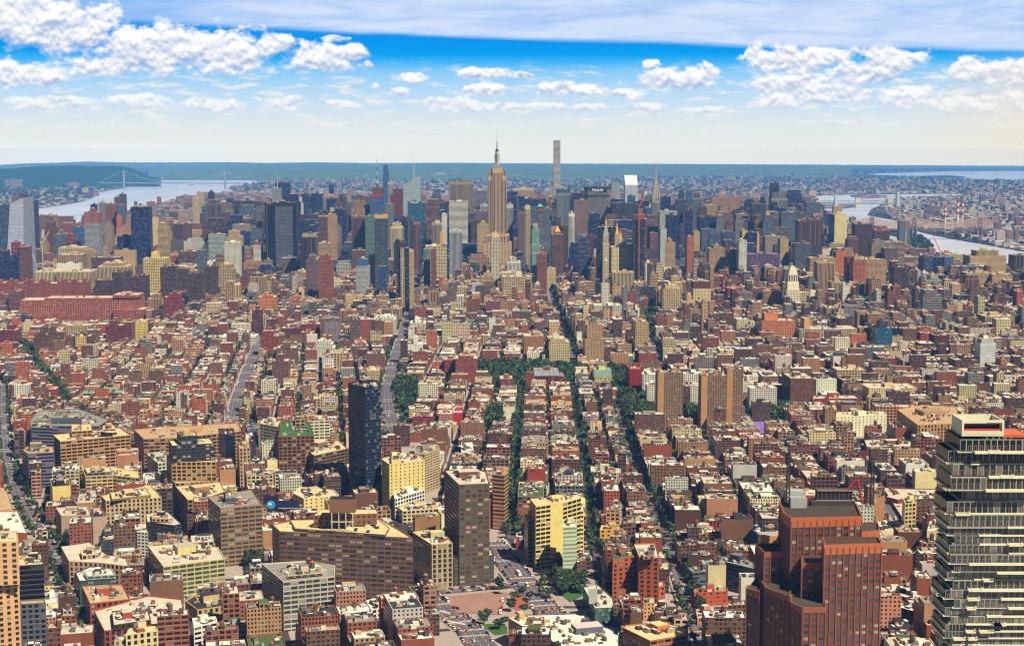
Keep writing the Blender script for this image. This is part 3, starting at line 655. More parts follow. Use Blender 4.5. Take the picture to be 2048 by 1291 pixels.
T(LB,'wide dark brown banded block of several ridges','Z1',1356,1480,770,4700,60,'brown','band')
T(LB,'yellow-cream factory block with a tall plain centre','Z1',1084,1262,822,3900,50,'yellow','loft',tiers=[(.37,.62,0,.6,775,'blank')])
T(LB,'open orange-brown steel frame block beside the cream station buildings','Z1',692,900,815,4200,60,'brown','big')
T(LB,'large dark hall with tan end piers over a white base','Z1',430,612,795,4250,80,'tan','big',gcol='black')
T(LB,'low white panelled base beneath the dark hall','Z1',428,605,862,4200,30,'white','blank')
T(LB,'long cream postal building with tall pilasters','Z1',428,690,920,3950,80,'sand','stripe')
T(LB,'cream building with tall pilasters at the western end of the postal row','Z1',266,430,920,3960,80,'cream','stripe')
T(LB,'cream pillared block with a stepped attic','Z1',742,966,880,3850,70,'sand','stripe',tiers=[(.15,.85,.1,.9,855,'loft')])
T(LB,'white and tan terminal block with a long row of openings','Z1',440,632,740,4500,70,'cream','loft')
for i,(l,r_,t,D,w) in enumerate([(722,850,985,3560,'first and lowest'),(852,930,925,3620,'second'),(930,985,915,3700,'slim third'),(986,1050,962,3560,'fourth'),(1050,1115,950,3570,'fifth'),(1216,1270,890,3720,'sixth'),(1270,1330,880,3740,'seventh'),(1332,1425,900,3900,'eighth, set back'),(1422,1490,940,3640,'ninth'),(1490,1540,930,3650,'tenth'),(1545,1600,885,3800,'eleventh'),(1600,1642,880,3820,'twelfth and easternmost')]):
    T(AT,'mauve-brown estate slab, %s from the river'%w,'Z1',l,r_,t,D,32,lin(96,62,60),'slab',group='brown slabs of the housing estate')
for i,(l,r_,t) in enumerate([(-20,95,985),(95,215,990),(215,330,985),(330,480,990),(480,560,980),(560,650,978)]):
    T(AB,['red brick perimeter block with corner turrets, cut by the frame edge','red brick perimeter block second from the frame edge','red turreted block in the middle of the long red terrace','widest red turreted block of the long terrace','red block near the eastern end of the long terrace','red stepped block closing the long terrace on the east'][i],'Z1',l,r_,t+22,3680,50,lin(164,88,62),'fine',tiers=[(.05,.25,0,.5,t),(.7,.92,0,.5,t+1)],group='long red brick terrace')
# freight terminal and neighbours
T(LB,'huge red-brown freight terminal with long rows of windows and a stepped roof','M1',150,1050,228,None,70,lin(204,118,84),'office',base=424,clear=60,tiers=[(.2,.78,.1,.9,212,'office'),(.78,1.0,.05,.9,190,'office')],clut=22)
T(LB,'stepped red-brown wing in front of the freight terminal','M1',856,1088,300,None,60,lin(196,108,78),'office',base=425)
T(LB,'low red-brown front range of the freight terminal','M1',330,858,352,None,40,lin(200,114,82),'office',base=424)
T(AT,'pinkish brown slab at the frame edge, front one of two','M1',-40,62,185,None,30,lin(150,92,80),'slab',base=350); T(AT,'pinkish brown slab, rear one of the two at the frame edge','M1',62,132,162,None,60,lin(142,84,74),'slab',base=360)
T(AT,'brown brick tower with tiled windows and a terrace crown, left part of the village','M1',258,450,490,None,34,lin(128,84,58),'slab',base=655,tiers=[(.2,.75,.2,.8,440,'slab')],roof='dark')
T(AT,'brown tower with a yellow recessed middle','M1',522,684,500,None,34,'brown','slab',base=620,tiers=[(.2,.8,.3,.8,480,'slab')]); T(AT,'yellow wing set against the brown tower','M1',572,652,505,None,12,'yellow','slab',base=622)
T(AT,'red brick tower with stepped roof by the village centre','M1',800,925,420,None,36,lin(130,56,40),'slab',base=580,tiers=[(.2,.7,.2,.8,385,'slab')]); T(AT,'red slab wing behind the stepped red tower','M1',925,1000,395,None,50,lin(140,62,44),'slab',base=560)
T(AT,'slim yellow tower with a tiled frieze','M1',1006,1100,390,None,30,'yellow','fine',base=545); T(AT,'cream tower with white balconies right of the slim yellow one','M1',1145,1250,392,None,30,'buff','slab',base=500)
T(AT,'brown tower between the yellow and the cream one','M1',1100,1148,400,None,30,'brown','slab',base=520)
T(AT,'red brick tower with rows of white balconies','M1',1240,1365,205,None,34,lin(156,54,46),'slab',base=378,tiers=[(.3,1,.1,.9,178,'slab')])
T(AT,'tan gothic tower with vertical piers, left of the red balcony tower','M1',1120,1212,215,None,34,'tan','stripe',base=372,tiers=[(.4,1,.1,.9,182,'stripe')])
T(AT,'tan stepped deco tower with turrets behind the red balcony tower','Z1',1340,1430,1000,None,34,'buff','stripe',base=1140,tiers=[(.15,.8,.1,.8,960,'stripe')])
T(LB,'orange-tan arcaded block with a white dome on its roof','Z1',1190,1345,1032,None,50,lin(200,140,90),'stripe',base=1120)
T(AB,'red brick slab with a flat top in the foreground of the village frame edge','M1',-40,120,455,None,40,lin(126,52,42),'fine',base=600,tiers=[(.5,.8,.3,.8,415,'blank')])
T(AB,'white hospital-like hall with curved white roof beside the wide avenue','M1',1675,1940,505,None,50,'white','band',base=568,tiers=[(.3,.75,.2,.8,470,'band')],roof='white')
T(AT,'tan stepped twin tower standing alone amid low village roofs','M1',1040,1243,745,None,34,'tan','slab',base=868,tiers=[(.05,.5,.1,.9,705,'slab'),(.3,.6,.2,.8,665,'fine')],grid='vil')
T(LB,'brick school with a long pale green pitched roof','M1',612,940,935,None,30,lin(150,84,62),'loft',base=1000,roof='verd',grid='vil')
T(LB,'dark glass studio cube near the frame edge beyond the avenue','M1',120,232,345,None,30,'dgrey','curtain',base=430,gcol='black')
T(AB,'cream apartment block with many balconies beside the brown tower','M1',425,610,640,None,30,'cream','slab',base=700,grid='vil'); T(AB,'cream-fronted tall block behind the yellow-winged brown tower','M1',500,680,420,None,40,'sand','loft',base=560)
T(LB,'red-brown brick block with white window bands beside the west avenue','M1',70,235,870,None,30,lin(160,84,70),'loft',base=975,grid='vil'); T(LB,'bright red-orange brick block beside the tree-lined street','M1',285,425,905,None,30,lin(196,84,56),'loft',base=990,grid='vil')
T(AB,'yellow-brown long school-like block amid village trees','M1',1468,1668,845,None,24,'buff','loft',base=885,grid='vil'); T(AB,'tan flats with square windows above the warehouse roofs','M1',1246,1348,1060,None,20,'buff','big',base=1112,grid='vil'); T(AB,'peach block with arched windows beside the village trees','M1',1060,1190,1070,None,20,'peach','loft',base=1140,grid='vil')
T(LB,'wide blank brown wall with small windows at the west avenue','M1',120,305,1075,None,30,'brown','dot',base=1190,grid='vil')
T(LB,'orange and blue half-clad block beside the west avenue','M1',130,232,975,None,22,'orange','big',base=1060,grid='vil',gcol='blue')
# --- midtown west
T(OT,'dark tower with a wide grey ribbed face and the number sign on its top corner','Z2',112,350,398,4480,45,'black','stripe',gcol='black')
T(OT,'red and white striped tower base with star pattern, left of the wide dark tower','Z2',24,90,720,4500,30,'white','band',gcol=None,blankg=1,tiers=[(.1,.7,.1,.9,695,'blank','red')])
T(OT,'grey glass tower topped by slim aerial beyond the wide dark tower','Z2',165,232,290,5600,35,'lgrey','curtain',gcol='grey'); T(OT,'navy glass tower right of the aerial-topped grey one','Z2',190,303,248,7100,40,'navy','curtain',gcol='navy')
T(OT,'pale tower with a criss-cross steel frame','Z2',275,365,338,6500,45,'lgrey','curtain',gcol='grey'); T(OT,'slim dark blue tower right of the criss-cross tower','Z2',388,442,332,6300,40,'navy','curtain',gcol='navy')
T(OT,'wide dark blue tower behind the brown-topped office pair','Z2',466,552,332,6200,45,'navy','curtain',gcol='navy'); T(OT,'tan-topped tower over a dark blue face','Z2',552,668,345,5900,50,'putty','stripe'); T(OT,'dark blue block set before the tan-topped tower','Z2',580,664,370,5850,20,'navy','curtain',gcol='navy')
T(OT,'dark blue tower with a grey sloping crown','Z2',640,730,452,5300,45,'navy','curtain',gcol='navy',tiers=[(.1,.7,.1,.9,440,'blank','dgrey')]); T(OT,'grey-black tower behind the sloping crown','Z2',668,730,336,6100,40,'dgrey','stripe')
T(OT,'thin dark tower far up the west side','Z2',598,636,262,7900,35,'navy','curtain',gcol='navy')
T(OT,'bright blue glass tower with slanted parapet','Z2',770,862,345,5600,45,'blue','ribbon',gcol='teal'); T(OT,'dark glass tower next to the slanted blue one','Z2',864,910,418,5500,40,'navy','curtain',gcol='teal')
T(OT,'blue glass theatre-district tower with two red letters on top','Z2',912,1020,345,5450,45,'glassy','curtain',gcol='blue',tiers=[(.15,.95,.1,.9,285,'blank','brown')])
T(OT,'dark purple-brown tower with round lamps on its head','Z2',1064,1162,338,5500,45,'wine','blank',tiers=[(.2,1,.1,.9,295,'blank','brown')])
T(OT,'slim rounded grey tower behind the masted tower','Z2',1046,1082,240,6150,30,'lgrey','stripe'); T(OT,'tall blue glass tower with an open white crown','Z2',1008,1054,150,6520,32,'blue','curtain',gcol='blue',tiers=[(.1,.8,.1,.9,115,'loft','dgrey')])
T(OT,'grey mid-rise slab in front of the purple-brown tower','Z2',1032,1092,410,5200,40,'grey','curtain',gcol='grey')
T(OT,'teal glass tower with a white name on its parapet','Z2',1196,1300,390,5150,45,'teal','curtain',gcol='teal')
T(OT,'brown-grey ribbed tower before the theatre district','Z2',770,872,502,4750,45,'mauve','stripe'); T(OT,'grey-green glass tower beside the brown-grey ribbed one','Z2',874,944,502,4700,40,'green','ribbon',gcol='green')
T(OT,'dark glass tower with scattered pale windows and a slanted tan roof','Z2',946,1043,520,4000,32,'dgrey','grid',gcol='dblue',tiers=[(0,1,0,1,488,'blank','buff')])
T(OT,'cream stepped tower between the patterned and the dark slim tower','Z2',1068,1160,580,4600,40,'cream','stripe',tiers=[(.15,.85,.1,.9,553,'fine')])
T(OT,'dark slender tower with a notched top by the avenue','Z2',1182,1236,520,4250,30,'dgrey','stripe',gcol='dblue',tiers=[(.3,.8,.1,.9,498,'stripe')])
T(OT,'blue-black condominium tower with a cream ladder of windows beside the avenue','Z2',1112,1205,742,3650,34,'black','curtain',gcol='dblue',tiers=[(.2,.75,.1,.8,700,'blank','dbrown')]); T(OT,'cream strip of paired windows up the blue-black condominium','Z2',1142,1170,742,3645,3,'sand','grid')
T(AT,'tan block pressed behind the blue-black condominium','Z2',1206,1240,770,3700,60,'buff','fine'); T(OT,'orange-brown slab over the avenue','Z2',1237,1288,555,4700,50,'rust','stripe')
T(OT,'pale tower wall beyond the avenue','Z2',1335,1362,500,5600,60,'putty','fine')
T(OT,'dark bronze stepped tower with vertical gold ribs','Z2',380,513,660,4350,40,'dbrown','stripe',tiers=[(.1,.9,.1,.9,635,'blank','putty')])
T(OT,'brown tower with cream roof, front one of a pair','Z2',522,583,505,4500,35,'brown','grid',tiers=[(.0,1,0,1,500,'blank','buff')]); T(OT,'tan stepped tower right behind the cream-roofed one','Z2',583,656,500,4650,40,'tan','fine',tiers=[(.1,.85,.1,.9,485,'fine')])
T(OT,'banded tan base block under the brown pair','Z2',516,605,708,4350,50,'tan','band')
T(LB,'orange-brown stepped loft tower with copper-coloured crown','Z2',517,625,830,3650,40,lin(160,92,56),'fine',tiers=[(.15,.85,.1,.9,795,'fine')]); T(LB,'mauve stepped loft tower left of the orange-brown one','Z2',424,512,830,3750,45,'mauve','fine',tiers=[(.2,.8,.1,.9,800,'fine')])
T(LB,'pale blue mansard-roofed hotel','Z2',803,906,880,3850,35,'lgrey','fine',tiers=[(.1,.9,.1,.9,825,'blank','blue')])
T(LB,'brown hotel with copper domes','Z2',775,870,760,4300,40,'brown','fine'); T(LB,'tan tower with arched parapet behind the blue-roofed hotel','Z2',896,1010,800,4050,40,'sand','loft')
T(LB,'dark glass cube beside the blue-roofed hotel','Z2',978,1030,880,3800,30,'navy','curtain',gcol='blue'); T(LB,'pale mint glass box near the avenue','Z2',1090,1150,690,4300,30,'lgrey','pale',gcol='pale')
T(AT,'tan deco tower with dark crown, left of the long cream row','M2',0,118,45,None,40,'tan','stripe',base=280,tiers=[(.1,.8,.1,.8,28,'stripe','dbrown')])
T(AT,'tan stepped hotel with a green dome','M2',335,425,15,None,36,'tan','fine',base=180); T(AT,'slim white tower with dark side','M2',494,532,62,None,24,'white','fine',base=190); T(AT,'dark glass companion of the slim white tower','M2',532,580,72,None,24,'dgrey','curtain',base=190,gcol='grey')
T(AT,'slim pale ribbed tower left of the avenue','M2',612,660,20,None,24,'lgrey','stripe',base=130)
T(OT,'tall purple-black slab where the park meets midtown','Z2',1388,1500,408,5900,45,'navy','curtain',gcol='navy',tiers=[(.1,.9,.1,.9,385,'blank','brown')])
T(OT,'white gridded office slab left of the pointed stone skyscraper','Z2',1512,1655,390,5150,45,'white','ribbon',gcol='black'); T(OT,'broad grey stone tower with a notched crown','Z2',1514,1696,240,5900,35,'putty','stripe',tiers=[(.25,.95,.1,.9,230,'stripe')])
T(OT,'striped white and black tower with cut corners, mid-block','Z2',1512,1610,610,4250,40,'lgrey','stripe',gcol='dblue')
T(OT,'navy slab with a pale frame left of the pointed stone skyscraper','Z2',1698,1790,308,6700,40,'sand','glass',gcol='navy'); T(OT,'grey stone office behind the pointed skyscraper, left side','Z2',1708,1805,462,5200,45,'mauve','fine'); T(OT,'pale-grey tower with teal base left of the pointed skyscraper','Z2',1748,1806,415,5700,45,'lgrey','stripe')
T(OT,'tan wide-shouldered block with small windows beside the avenue','Z2',1380,1455,555,4700,45,'putty','stripe',tiers=[(.3,.8,.1,.9,538,'blank','cream')]); T(OT,'white slim tower behind the tan wide-shouldered one','Z2',1456,1496,485,4900,35,'white','fine'); T(OT,'yellow patch-fronted block at the avenue','Z2',1442,1464,632,4450,20,'gold','blank')
T(LB,'cream wide loft with rows of dark windows above the avenue','Z2',1332,1495,728,4250,60,'cream','loft'); T(AT,'teal-grey tower at the avenue corner','Z2',1316,1370,752,3950,30,'green','grid',gcol='green'); T(AT,'orange brick tower with banded balconies at the avenue','Z2',1374,1412,750,3900,30,'rust','slab')
T(LB,'beaux-arts store block with arched top storey right of the avenue','Z2',1298,1425,900,None,50,'tan','stripe',base=970,roof='grey'); T(LB,'red-roofed store block right of the avenue','Z2',1372,1512,958,None,50,'wine','loft',base=1050,roof='red')
T(AT,'pale blue-white slab with a glass crown standing over low roofs','M2',1688,1752,100,None,20,lin(190,200,224),'fine',base=292,gcol='lav'); T(AT,'red brick and glass block right of the pale blue-white slab','M2',1790,1895,235,None,30,lin(150,66,58),'grid',base=400,gcol='grey')
T(LB,'tan grid block with white roof near the pointed skyscraper foot','Z2',1725,1808,565,4750,45,'buff','fine',tiers=[(.2,.8,.1,.9,550,'fine')])
T(OT,'patterned white and teal tower before the foot of the pointed skyscraper','Z2',1830,1900,662,4250,30,'cream','grid',gcol='teal',tiers=[(.1,.8,.1,.8,630,'blank','cream')])
# --- midtown east (Z3)
T(OT,'white ribbed office slab right of the pointed stone skyscraper','Z3',172,214,552,4750,60,'lgrey','stripe',tiers=[(0,1,0,1,549,'blank','white')])
T(OT,'wide pale stone slab on the horizon right of the pointed skyscraper','Z3',210,340,442,6750,40,'sand','stripe'); T(OT,'navy tower left of the pale stone slab','Z3',177,243,462,6300,45,'navy','curtain',gcol='navy'); T(OT,'broad navy glass tower in the midtown cluster','Z3',200,290,492,6000,45,'navy','curtain',gcol='navy'); T(OT,'navy tower with teal tint right of the broad one','Z3',290,372,508,5900,45,'navy','curtain',gcol='dblue')
T(OT,'small tower with a pale green cap','Z3',330,376,475,6500,40,'pink','fine',tiers=[(.1,.9,.1,.9,470,'blank','verd' if 0 else 'green')])
T(OT,'cream tower with two dark vertical slots','Z3',290,325,556,4600,35,'cream','stripe'); T(OT,'dark slab beside the slotted cream tower','Z3',245,290,600,4700,40,'mauve','fine')
T(OT,'brown stone tower with a green pyramid roof','Z3',370,410,585,5300,35,'brown','stripe',tiers=[(.1,.9,.1,.9,558,'stripe','tan')],pyr=('verd',538))
T(OT,'grey ribboned office left of the supertall pencil tower','Z3',412,473,578,5700,50,'slate','ribbon',gcol='grey'); T(OT,'greenish glass tower with a teal head','Z3',495,580,470,5400,45,'grey','stripe',gcol='grey',tiers=[(0,1,0,1,446,'curtain','teal','teal')])
T(OT,'navy tower between the teal-headed and the stone office','Z3',593,665,470,6000,45,'navy','curtain',gcol='navy'); T(OT,'brown-pink stone office with a tiled look','Z3',606,696,518,5100,45,lin(150,118,104),'fine')
T(OT,'white slim tower before the brown-pink stone office','Z3',573,612,605,4600,30,'white','stripe'); T(OT,'navy block before the wide lettered office tower','Z3',710,773,602,4700,40,'navy','ribbon',gcol='navy')
T(OT,'black slab with a domed bulge beside the wide lettered tower','Z3',846,980,535,5400,45,'navy','curtain',gcol='navy'); T(OT,'pale green-glass tower left of the wedge-topped tower','Z3',850,905,400,6300,35,'green','ribbon',gcol='pale')
T(OT,'teal glass slab before the wedge-topped tower','Z3',958,1003,487,5900,35,'teal','curtain',gcol='teal'); T(AT,'brown masonry tower with a gilded pyramid cap','Z3',484,520,720,4400,25,'brown','fine',pyr=('gold',681)); T(AT,'broad brown apartment tower beneath the gilded cap','Z3',464,543,738,4300,40,'brown','slab')
T(OT,'mint glass tower with an openwork roof','Z3',335,384,700,4400,30,'green','ribbon',gcol='mint',tiers=[(.2,.8,.1,.9,668,'curtain','white','teal')]); T(AT,'brown tower behind the orange blocks','Z3',532,572,680,4500,35,'dbrown','fine')
T(LB,'orange-tan block on the midtown south side','Z3',370,432,862,4100,40,'rust','fine'); T(AT,'blue-purple block right of the gilded-cap tower','Z3',640,703,752,4500,35,'dgrey','ribbon',gcol='navy'); T(AT,'slim striped red and white tower','Z3',706,735,745,4500,30,'wine','stripe')
T(OT,'black glass slab before the gold-topped clock tower','Z3',762,845,690,4050,40,'black','curtain',gcol='black',dx=0); T(OT,'black glass slab between the two gold-topped towers','Z3',835,900,692,4400,40,'black','ribbon',gcol='black')
T(LB,'broad cream limestone block with stepped wings right of the gold-topped clock tower','Z3',850,990,820,4000,60,'cream','punch',tiers=[(.35,.95,.1,.8,800,'punch')]); T(LB,'low limestone front with a tall arcade','Z3',855,995,978,3900,30,'sand','stripe',roof='sand')
T(OT,'pale slab beside the crane-topped tower','Z3',1066,1080,640,4500,35,'brown','blank'); T(OT,'brown-tan office left of the spired steel-crowned tower','Z3',1066,1108,565,5500,50,'slate','curtain',gcol='navy')
T(OT,'navy tower directly right of the spired steel-crowned tower','Z3',1163,1232,495,5500,50,'navy','curtain',gcol='navy'); T(OT,'pale grey office with fine ribs beyond the spired tower','Z3',1160,1273,588,5150,45,'lgrey','fine'); T(OT,'navy block before the pale grey ribbed office','Z3',1210,1285,612,4700,45,'navy','curtain',gcol='navy')
T(OT,'plain pale grey wall in front of the spired tower','Z3',1165,1205,700,4400,40,'lgrey','blank'); T(AT,'tall teal slender tower toward the east side','Z3',1335,1373,455,5700,30,'glassy','curtain',gcol='teal'); T(OT,'dark blue slab below the teal slender tower','Z3',1322,1374,578,4900,40,'navy','curtain',gcol='navy')
T(AT,'orange-red block on the east side','Z3',1338,1382,752,4400,35,'orange','fine'); T(AT,'tan stepped tower on the east side below the navy blocks','Z3',1195,1262,790,4400,40,'tan','fine',tiers=[(.3,.7,.1,.9,768,'fine')])
T(AT,'tan grouped tower at the east edge of midtown','Z3',1380,1420,720,4700,40,'buff','fine')
T(LB,'white colonnaded block with a long cornice before the pointed skyscraper','Z3',176,262,912,4000,45,'white','stripe',tiers=[(.2,.7,.1,.9,890,'loft')]); T(LB,'wide cream base under the white colonnade','Z3',140,272,985,3900,50,'cream','loft')
T(LB,'wide cream loft with flat roof right of the pale slab','Z3',145,335,1010,3800,50,'sand','loft'); T(LB,'narrow wedge-shaped limestone building with heavy cornice','Z3',416,490,955,None,26,'sand','punch',base=1100)
T(LB,'large tan grid office with a columned cornice','Z3',712,832,1005,None,60,'tan','big',base=1140,tiers=[(.1,.6,.1,.8,990,'loft')]); T(LB,'cream office block with square windows right of the construction tower','Z3',1015,1088,985,None,40,'cream','loft',base=1080); T(LB,'blank yellow party-wall block','Z3',1088,1128,990,None,30,'yellow','blank',base=1072)
T(LB,'long green-corniced limestone block','Z3',812,975,1135,None,40,'sand','stripe',base=1195,roof='verd'); T(LB,'tan tall office grid with cream roof right of the square','M3',1235,1378,140,None,40,'sand','grid',base=370,tiers=[(.15,.8,.1,.9,112,'blank')])
T(LB,'white ornate office with a red mansard top','M3',1468,1600,140,None,40,'cream','punch',base=330,tiers=[(0,1,0,1,85,'punch','wine')]); T(LB,'blank peach party-wall tower','M3',1382,1478,232,None,30,'peach','blank',base=362,tiers=[(.4,.8,.1,.9,192,'blank')])
T(LB,'arch-windowed tan corner store of the avenue','M3',522,710,258,None,60,'tan','loft',base=400); T(LB,'long white loft row with many windows','M3',712,926,268,None,50,'white','loft',base=400); T(LB,'white windowless slab among lofts','M3',928,972,238,None,30,'white','blank',base=330); T(LB,'dark-glass cube next to the white windowless slab','M3',972,1018,245,None,30,'black','curtain',base=330,gcol='black')
T(LB,'narrow white party wall above lofts','M3',1028,1062,285,None,25,'white','blank',base=400); T(LB,'cream loft behind the white narrow party wall','M3',1060,1135,198,None,40,'sand','loft',base=270)
T(AT,'brown brick slab, first of two on the east','M3',1592,1672,330,None,40,'brown','slab',base=480); T(AT,'brown brick slab, second of two on the east, with blue tank','M3',1675,1775,325,None,40,'brown','slab',base=480)
T(OT,'red open brick loft with a conical roof','M3',1730,1840,135,None,40,lin(190,72,46),'loft',base=300)
T(LB,'tan loft with orange roof terrace','M3',142,240,120,None,40,lin(160,104,70),'grid',base=245); T(AB,'wide brown-red loft below the tan loft','M3',62,246,278,None,40,'wine','grid',base=375)
T(AT,'tan tall stepped hotel at the foot of the avenue','M3',645,790,520,None,50,'tan','fine',base=720,tiers=[(.12,.9,.1,.8,412,'fine'),(.3,.75,.2,.7,395,'fine'),(.4,.65,.3,.6,360,'blank','green')]); T(AT,'tan slab tower with stepped crown east of the stepped hotel','M3',1030,1130,400,None,45,'buff','slab',base=690,tiers=[(.05,.85,.1,.8,388,'slab')])
T(AB,'tan lower wing left of the tan slab tower','M3',895,1000,560,None,50,'tan','slab',base=690); T(AB,'tan lower wing right of the tan slab tower','M3',1130,1172,585,None,50,'buff','slab',base=688); T(AB,'brown apartment block right of the stepped hotel','M3',790,860,580,None,50,'brown','slab',base=700)
T(AT,'cream stepped apartment tower west of the arch','M3',375,530,545,None,40,'cream','slab',base=745,tiers=[(.05,.8,.1,.9,520,'slab'),(.2,.5,.2,.6,490,'blank','white')]); T(AB,'cream lower wing of the stepped apartment tower','M3',322,396,640,None,40,'cream','slab',base=740)
T(AB,'tan brick block with roof garden west of the arch','M3',180,336,500,None,50,lin(170,122,80),'dot',base=640); T(AB,'yellow-tan pair block east, left half','M3',1585,1705,565,None,40,'yellow','slab',base=660); T(AB,'yellow-tan pair block east, right half','M3',1722,1830,565,None,40,'buff','slab',base=660)
T(LB,'white ornate block with large hall windows on the east side of the square','M3',1480,1625,665,None,50,'sand','big',base=755); T(LB,'long cornice-fronted block on the east side of the square','M3',1285,1455,668,None,40,'sand','loft',base=728); T(LB,'yellow blank-topped studio block','M3',1740,1895,640,None,40,'yellow','dot',base=730)
T(LB,'long cream church-school with arcaded windows on the east side','M3',1215,1400,425,None,40,'sand','loft',base=500); T(LB,'white turreted block beside green trees','M3',1178,1295,355,None,30,'white','dot',base=440)
# --- east side (Z4, M4)
T(OT,'dark flat-topped tower, first big one of the east side','Z4',0,125,420,5200,50,'black','curtain',gcol='dblue'); T(OT,'dark brown tower above it with a black crown','Z4',80,138,315,6400,40,'dgrey','curtain',gcol='black')
T(AT,'pale white slab tower with dark top left of the dark brown one','Z4',0,50,345,6300,40,'lgrey','ribbon'); T(AT,'grey tower between the dark towers and the pink one','Z4',138,160,352,6200,30,'grey','fine')
T(AT,'tan-grey tower with ribbed face in the east cluster','Z4',122,175,425,5400,40,'putty','stripe'); T(OT,'blue glass tower with a dark top floor','Z4',145,222,515,4900,40,'slate','curtain',gcol='navy')
T(AT,'brown-orange tower with thin ribs','Z4',247,303,405,5300,40,lin(170,112,90),'stripe'); T(AT,'red-capped brown tower with a pyramid','Z4',303,350,440,5500,40,'wine','stripe',pyr=('wine' if 0 else 'red',424))
T(OT,'navy block framed by pale side walls','Z4',302,362,520,4600,40,'navy','curtain',gcol='navy'); T(AB,'pale windowless wall left of the framed navy block','Z4',266,302,510,4620,40,'buff','blank'); T(AB,'peach side wall right of the framed navy block','Z4',362,376,528,4600,40,'peach','blank')
T(OT,'dark slate tower with a pointed roof beside the tall black slab','Z4',345,422,428,5700,40,'dgrey','curtain',gcol='dblue',pyr=('dark',362)); T(HT,'slender black slab, tallest tower of the east side','Z4',446,500,208,6050,26,'black','curtain',gcol='dblue')
T(OT,'blue-grey glass block left of the wide blue-grey tower','Z4',458,518,395,5400,40,'slate','curtain',gcol='grey'); T(OT,'wide blue-grey tower with one bright band','Z4',515,616,392,5200,40,'slate','curtain',gcol='grey'); T(OT,'dark blue shaft between the black slab and the blue-grey tower','Z4',500,542,365,5800,30,'navy','curtain',gcol='navy')
T(AT,'brown twin tower with vertical ribs, left part','Z4',620,690,445,5000,40,'brown','stripe'); T(AT,'brown twin tower with vertical ribs, right part','Z4',690,775,436,5050,40,'brown','stripe')
T(OT,'thin white marble slab with a green glass broad side by the river','Z4',852,932,405,5330,88,'cream','blank',sideglass='blue'); T(OT,'dark brown-black slab with speckled windows right of the white marble slab','Z4',982,1092,466,4750,45,lin(80,44,44),'fine'); T(OT,'low dark wing at the foot of the speckled slab','Z4',937,984,567,4800,40,'dbrown','fine')
T(OT,'half-built brown tower with orange top floors','Z4',1100,1200,512,5000,40,'dbrown','fine',tiers=[(0,1,0,1,498,'loft','orange')]); T(AT,'tan-grey brick slab right of the speckled tower','Z4',1086,1168,585,4500,40,'putty','slab',tiers=[(.2,.9,.1,.9,570,'slab')]); T(AT,'grey-brown rounded block below the bridge','Z4',1168,1248,620,4450,40,'mauve','slab')
T(OT,'blue-grey open building on the island before the bridge','Z4',1262,1328,445,6200,30,'grey','stripe'); T(LB,'round pale concrete frame building near the island','Z4',1170,1295,580,4700,50,'putty','ribbon')
T(OT,'dark glass hospital block by the river','Z4',1415,1478,672,4300,50,'slate','curtain',gcol='navy'); T(OT,'dark glass hospital middle bay','Z4',1478,1545,676,4300,50,'navy','curtain',gcol='navy'); T(OT,'dark glass hospital right bay','Z4',1545,1602,674,4300,50,'slate','curtain',gcol='blue')
T(OT,'low grey-violet long hospital wing with glass face','Z4',1605,1835,735,4200,50,'slate','ribbon',gcol='navy'); T(OT,'large tan hospital block with fine ribs by the river','Z4',1708,1938,668,4250,60,'buff','fine',tiers=[(.2,.8,.1,.9,635,'stripe')])
T(AT,'dark brown tower cut by the right frame edge','Z4',1982,2080,665,4300,40,'dbrown','stripe'); T(AB,'tan notched hospital wing, left part','Z4',1685,1850,775,3900,50,'buff','slab'); T(AB,'tan notched hospital wing, right part','Z4',1850,1978,785,3880,40,'buff','slab')
T(AT,'dark grey slab with white dotted windows','Z4',602,707,590,4400,40,'dgrey','grid',gcol='grey'); T(AT,'tan tower with fine windows left of the white tall slim one','Z4',57,160,620,4300,40,'tan','slab',tiers=[(.3,.7,.1,.9,602,'slab')]); T(AT,'olive-brown slab left of the white slim one','Z4',180,243,625,4250,35,'brown','slab')
T(AT,'slim white slab tower of the east twenties','Z4',247,298,570,4200,35,'white','slab'); T(AB,'long red brick mid-rise with blue windows','Z4',300,505,655,4300,35,'wine','big',gcol='blue'); T(AT,'tan stepped group right of the long red mid-rise','Z4',508,560,560,4500,40,'buff','fine'); T(AT,'pale grey wide block behind the long red mid-rise','Z4',413,520,545,4700,45,'putty','fine')
T(AB,'wide brown apartment range, top of the housing estate','Z4',695,860,680,4100,40,'tan','slab'); T(AT,'tan twin-slab tower with balconies','Z4',742,850,708,3850,40,'tan','stripe'); T(AT,'yellow-orange and red slab tower','Z4',970,1048,692,3850,40,'orange','slab',tiers=[(.1,.7,.1,.9,672,'slab','yellow')]); T(AB,'wide tan apartment range right of the orange slab','Z4',1040,1180,692,3950,40,'tan','slab')
T(AT,'dark brown square tower of the housing estate','Z4',1227,1322,752,3700,40,'dbrown','slab',tiers=[(.1,.9,.1,.9,738,'slab')]); T(AT,'red pointed-roof block with white stripes','Z4',930,970,680,3900,30,'red','slab'); T(AT,'brick orange block low on the east side','Z4',860,930,640,4300,35,'orange','dot')
T(AT,'cream slim tower with dark stripes between the clock tower and the dark glass','M4',605,696,88,None,34,'buff','stripe',base=268,tiers=[(.3,.7,.1,.6,55,'blank')]); T(OT,'black glass block behind the cream slim tower','M4',697,805,92,None,40,'black','curtain',base=200,gcol='black')
T(LB,'long cream utility building with colonnade, right of the clock tower','M4',365,612,215,None,60,'cream','stripe',base=320,tiers=[(.05,.95,.1,.8,170,'loft')])
